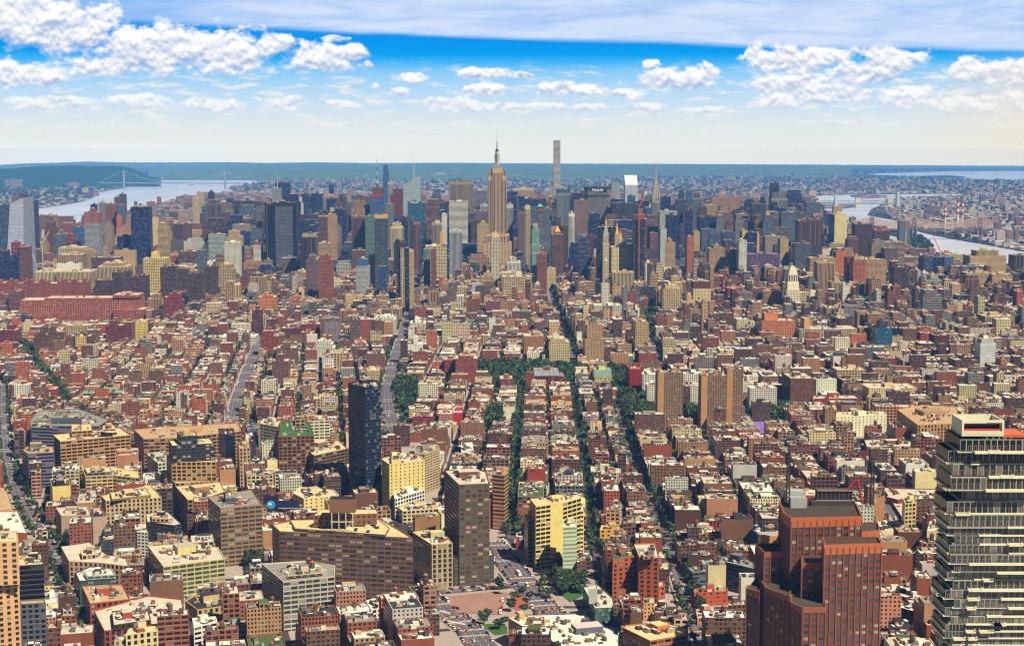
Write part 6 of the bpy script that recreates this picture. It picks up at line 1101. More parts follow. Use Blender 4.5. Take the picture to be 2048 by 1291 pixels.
def metlife():
    D = 5450; p, h = face_box('Z3', 675, 845, 432, D=D, dep=38); x0, y0 = p[0]; x1, y1 = p[1]; u = ((x1-x0), (y1-y0)); P2 = [(x0+u[0]*.0, y0+10), (x0+u[0]*.12, y0), (x1-u[0]*.12, y1), (x1, y1+10), (x1, y1+30), (x1-u[0]*.12, y1+40), (x0+u[0]*.12, y0+40), (x0, y0+30)]
    X = (x0+x1)/2; ob, o3, zb = root('office_tower', 'office tower', 'broad grey slab with chamfered ends and white name letters along its head', X, D); w = MB(); c = lin(142,132,136)
    for a, b_ in ((0, .50), (.53, h and .86), (.89, .965)): w.prism(P2, zb + h * a, zb + h * b_, WALL, c, DG, (.75, .55, a), 3.2, 3.6, top=ROOF, topcol=RC['grey'])
    w.build('wall', ob, o3); m = MB(); q = inset(P2, 1.5)
    for a, b_ in ((.50, .53), (.86, .89)): m.prism(q, zb + h * a, zb + h * b_, PLAIN, lin(40,38,46))
    m.prism(P2, zb + h * .965, zb + h, PLAIN, lin(52,48,54), top=ROOF, topcol=RC['dark']); m.build('plant_floor', ob, o3)
    text('lettering', 'MetLife', X, y0 - 1.5, zb + h * .965 - 6, 13, ob, o3, lin(250,250,250)); m = MB(); m.box(X, y0 + 2, zb + h - 13, zb + h - .5, u[0] * .7, 5, 0, PLAIN, lin(52,48,54)); m.build('sign_band', ob, o3)
metlife()
def citi():
    D = 6050; p, h = face_box('Z3', 937, 1018, 418, D=D, dep=48); _, _, h2 = at_D(zx('Z3', 977), zy('Z3', 356), D + 30); X = (p[0][0]+p[1][0])/2; ob, o3, zb = root('office_tower', 'office tower', 'white banded tower with a steep wedge-shaped roof', X, D); w = MB(); w.prism(p, zb, zb + h, WALL, lin(214,214,220), lin(150,160,186), (1, .45, 1), 4, 4.2); w.build('wall', ob, o3)
    m = MB(); A_, B_, C_, D_ = p; zt = zb + h2; wc_ = lin(232,228,224)
    b2 = [(A_[0] + (D_[0]-A_[0])*.75, A_[1] + (D_[1]-A_[1])*.75), (B_[0] + (C_[0]-B_[0])*.75, B_[1] + (C_[1]-B_[1])*.75)]
    m.face([(*A_, zb+h), (*B_, zb+h), (*b2[1], zt), (*b2[0], zt)], PLAIN, wc_); m.face([(*b2[0], zt), (*b2[1], zt), (*C_, zb+h), (*D_, zb+h)], PLAIN, wc_); m.face([(*A_, zb+h), (*b2[0], zt), (*D_, zb+h)], PLAIN, wc_); m.face([(*B_, zb+h), (*C_, zb+h), (*b2[1], zt)], PLAIN, wc_); m.build('wedge_roof', ob, o3)
citi()
def crystal():
    D = 5330; ob = None; P = lambda x, y: XZ(zx('Z2', x), zy('Z2', y), D)
    xa, za = P(1165, 260); xb, zb_ = P(1292, 192); X = (xa+xb)/2; ob, o3, zb = root('office_tower', 'office tower', 'pale crystalline glass tower with slanting facets and a tall thin aerial', X, D); m = MB(); c = lin(186,196,196); g_ = lin(150,172,180)
    zl = P(1205, 225)[1]; x1 = P(1232, 225)[0]; lo = P(1155, 560)[0]; hi = P(1300, 560)[0]; mid = P(1232, 400)[0]
    def fc(pts, cc, k): m.face(pts, WALL, cc, g_, (.92, .62, k), [(p[0] / 3.2, p[2] / 3.8) for p in pts])
    fc([(lo, D, zb), (mid - 6, D - 7, zb), (x1, D, zb + zl), (xa, D, zb + za)], c, 1); fc([(mid - 6, D - 7, zb), (hi, D, zb), (xb, D, zb + zb_), (x1, D, zb + zl)], lin(160,180,180), 2); dp = 45
    fc([(hi, D, zb), (hi - 3, D + dp, zb), (xb - 6, D + dp, zb + zb_ - 12), (xb, D, zb + zb_)], c, 3); fc([(lo, D + dp, zb), (lo, D, zb), (xa, D, zb + za), (xa + 3, D + dp, zb + za - 6)], c, 4); m.face([(xa, D, zb+za), (x1, D, zb+zl), (xb, D, zb+zb_), (xb - 6, D+dp, zb+zb_-12), (xa+3, D+dp, zb+za-6)], ROOF, RC['grey']); m.face([(hi - 3, D+dp, zb), (lo, D+dp, zb), (xa+3, D+dp, zb+za-6), (xb-6, D+dp, zb+zb_-12)], PLAIN, c); m.build('wall', ob, o3)
    xs, zt = XZ(827, 305, D); s = MB(); s.cyl(xs, D + 14, zb + za - 6, zb + zt, 1.9, .5, 6, PLAIN, lin(206,214,206)); s.build('aerial', ob, o3)
crystal()
def aerial(X, D, z0, z1, r0, parent, o3, cols=(lin(230,230,230), lin(60,50,60))):
    m = MB(); n = 7
    for k in range(n): m.cyl(X, D, z0 + (z1 - z0) * k / n, z0 + (z1 - z0) * (k + 1) / n, r0 * (1 - k / n * .7), r0 * (1 - (k + 1) / n * .7), 6, PLAIN, cols[k % 2])
    m.build('aerial', parent, o3)
def find(lbl):
    for o in ALLB:
        if o.get('label', '').startswith(lbl): return o
def put_aerial(lbl, px, y0, y1, dd=15, r=1.6, cols=(lin(60,60,70), lin(70,66,80))):
    o = find(lbl); D = o.location.y + dd - 15; X, z1 = XZ(px, y1, D); _, z0 = XZ(px, y0, D); aerial(X, D, o.location.z + z0, o.location.z + z1, r, o, tuple(o.location), cols)
put_aerial('blue glass theatre-district', 753.5, 375, 318, cols=(lin(40,46,70), lin(220,214,210))); put_aerial('grey glass tower topped by slim aerial', 554, 378, 344, cols=(lin(200,204,210), lin(180,186,196)))
def hm():
    o = find('blue glass theatre-district'); D = o.location.y - 24; X, z = XZ(zx('Z2', 962), zy('Z2', 362), D); text('lettering', 'H&M', X, D, o.location.z + z, 16, o, tuple(o.location), lin(220,20,40))
    o = find('dark tower with a wide grey ribbed'); D = o.location.y - 24; X, z = XZ(zx('Z2', 142), zy('Z2', 412), D); text('lettering', '15', X, D, o.location.z + z, 13, o, tuple(o.location), lin(240,120,90))
    m = MB(); X0, z0 = XZ(zx('Z2', 134), zy('Z2', 425), D + .6); X1, _ = XZ(zx('Z2', 322), zy('Z2', 425), D + .6); m.prism([(X0, D + .8), (X1, D + 1.2), (X1, D + 6), (X0, D + 6)], o.location.z + 8, o.location.z + z0, WALL, lin(108,112,124), lin(44,50,76), (.62, .70, 2), 3.2, 4.2); m.build('ribbed_face', o, tuple(o.location))
    o = find('teal glass tower with a white name'); D = o.location.y - 23; X, z = XZ(zx('Z2', 1248), zy('Z2', 404), D); text('lettering', 'MetLife', X, D, o.location.z + z, 9, o, tuple(o.location), lin(240,246,246))
hm()
def goldtower():
    D = 3990; cx = 1212; s = D / F; X, _ = XZ(cx, 500, D); ob, o3, zb = root('clock_tower', 'clock tower', 'cream campanile tower with a steep pyramid roof and gold lantern', X, D); z = lambda y: zb + XZ(cx, y, D)[1]; w = MB(); c = lin(214,190,156)
    w.prism(rect(X, D + 12, 12.6*s, 12.6*s, TH_), zb, z(487), WALL, c, DG, (.45, .5, 1), 3.4, 3.8); w.prism(rect(X, D + 12, 13.4*s, 13.4*s, TH_), z(489.5), z(487), PLAIN, c, top=PLAIN); w.prism(rect(X, D+12, 11*s, 11*s, TH_), z(487), z(472), WALL, c, DG, (.4,.9,2), 4, 15, top=PLAIN); w.build('wall', ob, o3)
    m = MB(); p0 = rect(X, D+12, 11.4*s, 11.4*s, TH_); p1 = rect(X, D+12, 4*s, 4*s, TH_)
    for i in range(4): j = (i+1) % 4; m.face([(*p0[i], z(472)), (*p0[j], z(472)), (*p1[j], z(451)), (*p1[i], z(451))], PLAIN, lin(170,160,150))
    m.build('pyramid_roof', ob, o3); m = MB(); g_ = C['gold']; m.cyl(X, D+12, z(451), z(446), 2.6*s, 2.6*s, 8, PLAIN, g_); m.cyl(X, D+12, z(446), z(438), 2.6*s, .8*s, 8, PLAIN, g_); m.cyl(X, D+12, z(438), z(432), .6*s, .1*s, 6, PLAIN, g_); m.build('lantern', ob, o3)
    m = MB(); m.cyl(X, D+12, 0, .6, 3.4, 3.4, 16, PLAIN, lin(240,236,226)); m.v = [(x, D + 11.2 - 6.3*s + (-(zz)), z(520) + (yy - (D+12))) for x, yy, zz in m.v]; m.build('clock_face', ob, o3)
    for (px, y0, y1, D2, lb, wpx) in ((1234.5, 468, 442, 4250, 'gilded steep pyramid on a cream tower beyond the black slabs', 6.5), (1241.5, 478, 461, 4150, 'small gold pointed cap above the limestone block', 6.0)):
        s2 = D2 / F; X2, z0 = XZ(px, y0, D2); _, z1 = XZ(px, y1, D2); o, oo, zz = root('office_tower', 'office tower', lb, X2, D2); a = MB(); a.prism(rect(X2, D2 + 10, wpx*1.5*s2, wpx*1.5*s2, TH_), zz, zz + z0, WALL, lin(206,190,160), DG, (.4, .5, 1), 3.4, 3.8, top=PLAIN); a.build('wall', o, oo)
        a = MB(); q = rect(X2, D2 + 10, wpx*s2, wpx*s2, TH_)
        for i in range(4): a.face([(*q[i], zz+z0), (*q[(i+1)%4], zz+z0), (X2, D2+10, zz+z1)], PLAIN, C['gold'])
        a.build('pyramid_roof', o, oo)
goldtower()
def construction():
    D = 3960; p, h = face_box('Z3', 991, 1066, 640, D=D, dep=30); X = (p[0][0]+p[1][0])/2; ob, o3, zb = root('apartment_tower', 'apartment tower', 'dark glass tower under construction with orange frame floors and a red crane up its face', X, D); w = MB(); w.prism(p, zb, zb + h, WALL, lin(40,44,60), lin(24,40,64), (.86,.7,1), 3.5, 3.8, top=ROOF, topcol=RC['tan']); w.build('wall', ob, o3)
    m = MB(); q = inset(p, 1.5); _, _, h2 = at_D(zx('Z3', 1028), zy('Z3', 605), D)
    for k in range(4): zz = h + (h2 - h) * k / 4; m.prism(q, zb + zz, zb + zz + .6, PLAIN, lin(214,110,70), top=PLAIN); [m.box(a, b_, zb + zz, zb + zz + (h2-h)/4, .8, .8, 0, PLAIN, lin(190,90,60)) for a, b_ in q]
    m.build('frame_floors', ob, o3); occ_poly(p, 2, 3)
    cx = zx('Z3', 1025); Xc, _ = XZ(cx, 500, D - 4); o, oo, zz = root('tower_crane', 'crane', 'orange-red tower crane climbing the face of the dark glass construction tower', Xc, D - 4); _, zt = XZ(cx, zy('Z3', 555), D - 4); m = MB()
    for a, b_ in ((-1.2,-2),(1.2,-2),(1.2,2),(-1.2,2)): m.beam((Xc+a, D-6+b_, zz), (Xc+a, D-6+b_, zz+zt), .6, lin(190,96,60))
    for k in range(40): m.beam((Xc-2, D-8, zz+zt*k/40), (Xc+2, D-8, zz+zt*(k+1)/40), .7, lin(190,96,60))
    m.build('mast', o, oo); m = MB(); _, zj = XZ(cx, zy('Z3', 497), D - 4); Xj, _ = XZ(zx('Z3', 1062), 400, D - 4); m.beam((Xc, D-6, zz+zt), (Xj, D-6, zz+zj), 2.4, lin(220,90,40)); m.beam((Xc, D-6, zz+zt), (Xc-9, D-6, zz+zt+6), 2.4, lin(190,70,40)); m.build('jib', o, oo)
construction()
def crane(px, y0, px1, y1, D, label, col=lin(206,60,60)):
    X, z0 = XZ(px, y0, D); X1, z1 = XZ(px1, y1, D); o, oo, zz = root('tower_crane', 'crane', label, X, D); m = MB(); m.beam((X, D, zz), (X, D, zz + z0), 2.4, lin(200,190,180)); m.build('mast', o, oo); m = MB(); m.beam((X, D, zz+z0-2), (X1, D, zz+z1), 1.8, col); m.beam((X, D, zz+z0-2), (X + (X-X1)*.25, D, zz+z0+2), 2.4, col); m.build('jib', o, oo)
crane(zx('Z1',492), zy('Z1',625), zx('Z1',525), zy('Z1',540), 4900, 'red crane leaning right over the river-side building site', lin(190,50,60)); crane(zx('Z1',320), zy('Z1',700), zx('Z1',372), zy('Z1',620), 4450, 'pale crane reaching up right beside the slant-topped tower', lin(220,214,206)); crane(zx('Z1',280), zy('Z1',880), zx('Z1',228), zy('Z1',735), 4300, 'grey lattice crane leaning left beside the slant-topped tower', lin(190,186,196)); crane(zx('Z1',795), zy('Z1',402), zx('Z1',775), zy('Z1',362), 5700, 'small orange crane against the river', lin(230,150,120))
crane(zx('Z4',1520), zy('Z4',640), zx('Z4',1474), zy('Z4',540), 4350, 'pinkish red crane above the glass hospital block', lin(220,90,110)); crane(zx('Z4',1302), zy('Z4',515), zx('Z4',1320), zy('Z4',395), 6100, 'orange crane beside the bridge pier', lin(214,110,90))
def slant():
    D = 4350; P = lambda x, y: XZ(zx('Z1', x), zy('Z1', y), D); X = P(130, 500)[0]; ob, o3, zb = root('skyscraper', 'skyscraper', 'silver glass tower that narrows upward to a slanted, open-framed peak', X, D); m = MB(); c = lin(200,204,216); g_ = lin(170,178,200)
    bl, br = P(34, 900)[0], P(178, 900)[0]; tl, zl = P(72, 405); tr, zr = P(172, 362); sr, zs = P(212, 400); sb = P(228, 900)[0]
    def fc(pts, cc, gg, k, par=(.97, .70)): m.face(pts, WALL, cc, gg, (par[0], par[1], k), [(p[0] / 3.0 + p[1] / 3, p[2] / 4.0) for p in pts])
    fc([(bl, D, zb), (br, D, zb), (tr, D+4, zb+zr), (tl, D+4, zb+zl)], c, g_, 1); fc([(br, D, zb), (sb, D+60, zb), (sr, D+50, zb+zs+18), (tr, D+4, zb+zr)], lin(150,156,170), lin(130,140,164), 2); fc([(bl-4, D+60, zb), (bl, D, zb), (tl, D+4, zb+zl), (tl+4, D+46, zb+zl+30)], c, g_, 3)
    m.face([(tl, D+4, zb+zl), (tr, D+4, zb+zr), (sr, D+50, zb+zs+18), (tl+4, D+46, zb+zl+30)], ROOF, RC['dark']); m.build('wall', ob, o3)
    m = MB(); xp, zp = P(106, 322); pk = (xp, D + 30, zb + zp); cc = lin(110,106,112)
    for (a, b_) in ((tl, zl), (tl + (tr-tl)*.33, zl + (zr-zl)*.33), (tl + (tr-tl)*.66, zl + (zr-zl)*.66), (tr, zr)): m.beam((a, D+4, zb+b_), pk, 1.8, cc)
    m.beam((tl + 3, D+30, zb+zl+10), pk, 2, cc)
    for f in (.25, .5, .75): m.beam((tl + (xp-tl)*f, D+4+26*f, zb+zl+(zp-zl)*f), (tr + (xp-tr)*f, D+4+26*f, zb+zr+(zp-zr)*f), 1.4, cc)
    m.face([(tl, D+4.5, zb+zl), (tr, D+4.5, zb+zr), pk], PLAIN, lin(90,84,96)); m.build('open_peak', ob, o3)
slant()
def conedi():
    D = at_h(zx('M4', 265), zy('M4', 362))[1]; cx = zx('Z4', 590); s = D / F; X, _ = XZ(cx, 560, D); ob, o3, zb = root('clock_tower', 'clock tower', 'white stone clock tower with a columned lantern and stepped pyramid top', X, D); z = lambda y: zb + XZ(cx, zy('Z4', y), D)[1]; w = MB(); c = lin(236,222,200); y_ = D + 15
    w.prism(rect(X, y_, 27*s, 25*s, TH_), zb, z(880), WALL, c, DG, (.45, .5, 1), 3.6, 3.9, top=ROOF, topcol=RC['sand']); w.prism(rect(X, y_, 23*s, 22*s, TH_), z(880), z(835), PLAIN, c, top=PLAIN); w.prism(rect(X, y_, 19*s, 18*s, TH_), z(835), z(785), WALL, c, DG, (.5, .8, 1), 5, z(785)-z(835), top=PLAIN); w.build('wall', ob, o3)
    m = MB(); L = [(17,785),(14,770),(11,755),(7,742),(3,735)]
    for (a, y0), (b_, y1) in zip(L, L[1:]): m.box(X, y_, z(y0), z(y1), a*s, a*s, TH_, PLAIN, c)
    m.cyl(X, y_, z(735), z(712), 1.6*s, .4*s, 6, PLAIN, lin(110,170,140)); m.build('lantern', ob, o3); m = MB(); zc = z(858); yc = y_ - 11.2*s - .3
    n = 16; m.face([(X + 3.2*s*math.cos(2*math.pi*i/n), yc, zc + 3.2*s*math.sin(2*math.pi*i/n)) for i in range(n)], PLAIN, lin(248,240,222)); m.beam((X, yc-.2, zc), (X, yc-.2, zc+2.4*s), .6, lin(40,36,36)); m.beam((X, yc-.2, zc), (X+1.6*s, yc-.2, zc-.6*s), .6, lin(40,36,36)); m.build('clock_face', ob, o3); occ_poly(rect(X, y_, 50, 50), 2)
conedi()
def poster():
    D = at_h(zx('Z3', 1220), zy('Z3', 1062))[1]; x0, z0 = XZ(zx('Z3', 1187), zy('Z3', 1040), D); x1, z1 = XZ(zx('Z3', 1254), zy('Z3', 948), D); X = (x0+x1)/2; ob, o3, zb = root('billboard', 'billboard', 'large wall poster of three dark-haired figures on a pale yellow ground, on a building side', X, D); m = MB(); m.box(X, D + 10, zb, zb + z1 - 1, (x1-x0)*1.04, 18, 0, PLAIN, lin(120,84,70)); m.build('wall', ob, o3)
    m = MB(); f = lambda a, b_: (x0 + (x1-x0)*a, D, zb + z0 + (z1-z0)*b_); m.face([f(0,0), f(1,0), f(1,1), f(0,1)], PLAIN, lin(240,216,170)); m.build('poster_sheet', ob, o3)
    m = MB()
    def blob(cx, cy, rx, ry, c, d): n = 14; m.face([(x0+(x1-x0)*(cx+rx*math.cos(2*math.pi*i/n)), D - .1 - d*.05, zb+z0+(z1-z0)*(cy+ry*math.sin(2*math.pi*i/n))) for i in range(n)], PLAIN, c)
    for cx, cy, dc in ((.22,.72,lin(24,16,18)),(.50,.78,lin(20,12,14)),(.78,.74,lin(200,90,40))): blob(cx, cy-.32, .17, .42, dc if cx < .7 else lin(210,90,50), 1); blob(cx, cy, .14, .12, dc, 2); blob(cx, cy-.02, .085, .08, lin(220,160,120), 3)
    blob(.55, .18, .3, .16, lin(190,40,40), 4); blob(.82, .3, .12, .2, lin(230,110,60), 5); m.build('poster_figures', ob, o3); occ_poly(rect(X, D + 10, 30, 22), 2)
poster()
def arch():
    D = at_h(zx('M3', 580), zy('M3', 855))[1]; X, z = XZ(zx('M3', 618), zy('M3', 742), D); ob, o3, zb = root('triumphal_arch', 'arch', 'white marble triumphal arch at the end of the avenue before the park trees', X, D); s = D / F; c = lin(236,226,204); w = 20 ; H = z
    for a in (-1, 1):
        m = MB(); m.box(X + a*w*.36, D + 4, zb, zb + H*.62, w*.28, 8, 0, PLAIN, c); m.box(X + a*w*.36, D + 4, zb, zb + 2, w*.31, 9, 0, PLAIN, c); m.build('pier', ob, o3)
    m = MB(); n = 8; pts = [(X - w*.22, zb + H*.62)] + [(X - w*.22*math.cos(math.pi*i/n), zb + H*.42 + w*.22*math.sin(math.pi*i/n)) for i in range(n+1)] + [(X + w*.22, zb + H*.62)]
    for y in (D, D + 8):
        for i in range(n): a, b_ = pts[i+1], pts[i+2]; m.face([(a[0], y, a[1]), (b_[0], y, b_[1]), (b_[0], y, zb + H*.62), (a[0], y, zb + H*.62)], PLAIN, c)
    for i in range(n): a, b_ = pts[i+1], pts[i+2]; m.face([(a[0], D, a[1]), (b_[0], D, b_[1]), (b_[0], D+8, b_[1]), (a[0], D+8, a[1])], PLAIN, c)
    m.box(X, D+4, zb+H*.62, zb+H*.72, w*1.04, 9, 0, PLAIN, c); m.box(X, D+4, zb+H*.72, zb+H, w*.94, 7.4, 0, PLAIN, c); m.box(X, D+4, zb+H, zb+H+1, w*1.0, 8.6, 0, PLAIN, c); m.build('attic', ob, o3); occ_poly(rect(X, D+4, 40, 30), 2)
arch()
# painted letters and the twin billboard in the foreground
def signs():
    ob, o3, zb, p, h = r1; (x0, y0), (x1, y1) = p[0], p[1]; a = math.atan2(y1 - y0, x1 - x0); mx, my = (x0 + x1) / 2, (y0 + y1) / 2
    text('lettering', 'THE GRABLER MANUFACTURING CO.', mx + math.sin(a) * .5, my - math.cos(a) * .5, zb + h - 19, 3.3, ob, o3, lin(240,232,214), a)
    D = at_h(zx('F2', 100), zy('F2', 740))[1]; X, z0 = XZ(zx('F2', 96), zy('F2', 700), D); _, z1 = XZ(zx('F2', 96), zy('F2', 612), D); o, oo, zz = root('billboard', 'billboard', 'pair of dark blue lit advertising boards with a pale globe', X, D)
    m = MB(); m.box(X, D, zz + z0, zz + z1, 15, 1, 0, PLAIN, lin(14,24,60)); m.build('upright_board', o, oo); X2, za = XZ(zx('F2', 152), zy('F2', 668), D); _, zb2 = XZ(zx('F2', 152), zy('F2', 636), D); m = MB(); m.box(X2, D + 2, zz + za, zz + zb2, 30, 1, 0, PLAIN, lin(20,30,90)); m.box(X2, D + 2.2, zz + za - .6, zz + za, 30.4, 1.4, 0, PLAIN, lin(210,210,214)); m.build('wide_board', o, oo)
    m = MB(); n = 16; zc = zz + (z0 + z1) / 2 + 1; m.face([(X + 4.6*math.cos(2*math.pi*i/n), D - .6, zc + 4.6*math.sin(2*math.pi*i/n)) for i in range(n)], PLAIN, lin(70,150,220)); m.face([(X - 1 + 2.2*math.cos(2*math.pi*i/n), D - .7, zc + .8 + 1.6*math.sin(2*math.pi*i/n)) for i in range(n)], PLAIN, lin(190,224,240)); m.build('globe_picture', o, oo)
    m = MB(); [m.box(X + a_, D + 1, zz, zz + z0 + 2, .8, .8, 0, PLAIN, lin(60,56,56)) for a_ in (-4, 4, 24)]; m.build('post', o, oo)
signs()
# ---------------------------------------------------------------- bridges
def suspension():
    D1, D2 = at_h(248, 378)[1], at_h(450, 378.5)[1]; c = lin(150,158,184); X1, X2 = XZ(248, 360, D1)[0], XZ(450, 360, D2)[0]; ob, o3, zb = root('suspension_bridge', 'bridge', 'grey steel suspension bridge with two tall towers crossing the wide river', (X1+X2)/2, (D1+D2)/2)
    H = 190; dk = 62
    for X, D in ((X1, D1), (X2, D2)):
        m = MB(); z = drop(X, D)
        for a in (-16, 16): m.prism(rect(X, D + a, 13, 9), z - 2, z + H, PLAIN, c, top=PLAIN)
        for q in (.32, .62, .95): m.box(X, D, z + H*q, z + H*q + 12, 12, 28, 0, PLAIN, c)
        m.build('tower', ob, o3)
    m = MB(); N_ = 40; dx_, dy_ = X2 - X1, D2 - D1; f = lambda t, h: (X1 + dx_*t, D1 + dy_*t, zb + h)
    m.beam(f(-.24, dk), f(1.20, dk), 11, lin(150,152,170)); m.build('deck', ob, o3); cab = MB(); ha = MB()
    for k in range(N_): t0, t1 = k/N_, (k+1)/N_; cab.beam(f(t0, dk + 8 + (H-dk-8)*(2*t0-1)**2), f(t1, dk + 8 + (H-dk-8)*(2*t1-1)**2), 3.0, lin(172,180,200)); ha.beam(f(t0, dk), f(t0, dk + 8 + (H-dk-8)*(2*t0-1)**2), 1.0, lin(180,186,204))
    cab.beam(f(0, H), f(-.26, dk), 3.0, lin(172,180,200)); cab.beam(f(1, H), f(1.22, dk), 3.0, lin(172,180,200)); cab.build('main_cable', ob, o3); ha.build('hanger', ob, o3, kind='stuff')
suspension()
def cantilever():
    D = 6700; xs = [zx('Z4', q) for q in (700, 1085, 1350, 1765, 2010)]; P = lambda px, y: XZ(px, y, D); zd = P(1800, 457)[1]; zt = P(1800, 434)[1]; zv = P(1800, 449)[1]; X0 = P(xs[1], 450)[0]
    ob, o3, zb = root('cantilever_bridge', 'bridge', 'pinkish-brown cantilever truss bridge with spiky towers crossing the east river', X0, D); c = lin(206,170,160); c2 = lin(150,118,116)
    m = MB(); a = P(xs[0] - 30, 457)[0]; b_ = P(2060, 460)[0]; m.beam((a, D, zb+zd-3), (b_, D, zb+zd-6), 7, lin(150,140,150)); m.build('deck', ob, o3)
    tw = []
    for px in xs[1:4]:
        X = P(px, 450)[0]; tw.append(X); m = MB()
        for s_ in (-9, 9):
            for yy in (-14, 14): m.beam((X+s_, D+yy, zb), (X+s_, D+yy, zb+zd), 6, lin(120,108,120)); m.beam((X+s_, D+yy, zb+zd), (X+s_*.5, D+yy, zb+zt), 4, c2)
        for k in range(3): zz = zb + zd + (zt-zd)*k/3; m.beam((X-9, D-14, zz), (X+8, D-14, zz+(zt-zd)/3), 2.4, c2); m.beam((X+9, D-14, zz), (X-8, D-14, zz+(zt-zd)/3), 2.4, c2)
        m.beam((X, D-14, zb+zt), (X, D-14, zb+zt+16), 2, c2); m.build('tower', ob, o3)
    tr = MB(); n = 120; xa, xb = P(xs[0] - 40, 450)[0], P(1985, 450)[0]
    def top(X):
        d = min(abs(X - t) for t in tw); k = min(1, d / 190.0); return zv - 0 + (zt - zv) * (1 - k) ** 1.6
    for side in (-13, 13):
        px_ = None
        for i in range(n + 1):
            X = xa + (xb - xa) * i / n; zt_ = top(X)
            if X > tw[-1]: zt_ = max(zd + 1, zt_ - (X - tw[-1]) * .03)
            q = (X, D + side, zb + zt_)
            if px_: tr.beam(px_, q, 2.6, c); tr.beam((px_[0], D+side, zb+zd), q, 1.5, c) if i % 2 else tr.beam(px_, (X, D+side, zb+zd), 1.5, c)
            tr.beam((X, D+side, zb+zd), q, 1.5, c); px_ = q
    tr.build('truss', ob, o3)
    m = MB()
    for px in (1988, 2000, 2018): X = P(px, 460)[0]; m.box(X, D, zb, zb+zd-6, 9, 20, 0, PLAIN, lin(170,160,160))
    m.build('pier', ob, o3)
cantilever()
def farbridges():
    D = 10400; c = lin(196,176,178); X0 = XZ(1748, 400, D)[0]; ob, o3, zb = root('arch_bridge', 'bridge', 'distant steel arch railway bridge between two stone towers', X0, D); m = MB(); a, b_ = XZ(1716, 400, D)[0], XZ(1780, 400, D)[0]; n = 16; zt, zd = XZ(1748, 389, D)[1], XZ(1748, 402, D)[1]; pp = None
    for i in range(n + 1):
        t = i / n; x = a + (b_-a)*t; z = zd + (zt - zd) * (1 - (2*t-1)**2); q = (x, D, zb+z); 
        if pp: m.beam(pp, q, 9, lin(190,140,150)); m.beam((pp[0], D, zb+zd*1), q, 3, lin(190,150,156))
        pp = q
    m.build('arch', ob, o3); m = MB(); m.beam((XZ(1640, 404, D)[0], D, zb+zd), (XZ(1830, 404, D)[0], D, zb+zd), 8, lin(170,160,176)); m.build('deck', ob, o3)
    for x in (a, b_): m = MB(); m.box(x, D, zb, zb + zd + 22, 34, 20, 0, PLAIN, lin(214,200,190)); m.build('stone_tower', ob, o3)
    D = 9900; X1, X2 = XZ(zx('Z4', 860), 400, D)[0], XZ(zx('Z4', 1250), 400, D)[0]; ob, o3, zb = root('suspension_bridge', 'bridge', 'distant low suspension bridge with pale green-grey towers near the arch bridge', (X1+X2)/2, D)
    for X, y in ((X1, 391), (X2, 384)): m = MB(); z1 = XZ(1700, y, D)[1]; m.box(X, D, zb, zb + z1, 20, 30, 0, PLAIN, lin(190,200,206)); m.build('tower', ob, o3)
    m = MB(); zd = XZ(1700, 407, D)[1]; m.beam((XZ(1560, 400, D)[0], D, zb+zd), (XZ(1860, 400, D)[0], D, zb+zd), 9, lin(150,156,176)); m.build('deck', ob, o3); m = MB(); n = 20; z1 = XZ(1700, 391, D)[1]; pp = None
    for i in range(-6, n + 7):
        t = i / n; z = zd + 6 + (z1 - zd) * ((2*t-1)**2 if 0 <= t <= 1 else max(0, 1 - (abs(t-.5)-.5)/.3)); q = (X1 + (X2-X1)*t, D, zb + z)
        if pp: m.beam(pp, q, 4, lin(180,190,200))
        pp = q
    m.build('main_cable', ob, o3)
    for i, (px, yt, yb, w) in enumerate(((zx('Z4',1552), zy('Z4',350), zy('Z4',460), 4), (zx('Z4',1632), zy('Z4',315), zy('Z4',440), 5.5), (zx('Z4',1662), zy('Z4',320), zy('Z4',440), 3.5))):
        D = 7250; X, zt = XZ(px, yt, D); ob, o3, zb = root('smokestack', 'smokestack', ['red-banded chimney standing alone left of the pair','thick red and white striped chimney of the power station','thin red and white striped chimney beside the thick one'][i], X, D); r_ = w / 2 * D / F; m = MB(); m.cyl(X, D, zb, zb + zt*.55, r_*1.15, r_, 10, PLAIN, lin(226,216,206)); m.build('shaft', ob, o3); m = MB()
        for k in range(5): m.cyl(X, D, zb + zt*(.55+.09*k), zb + zt*(.55+.09*(k+1)), r_, r_, 10, PLAIN, lin(206,40,50) if k % 2 == 0 else lin(240,232,226))
        m.build('striped_top', ob, o3)
farbridges()
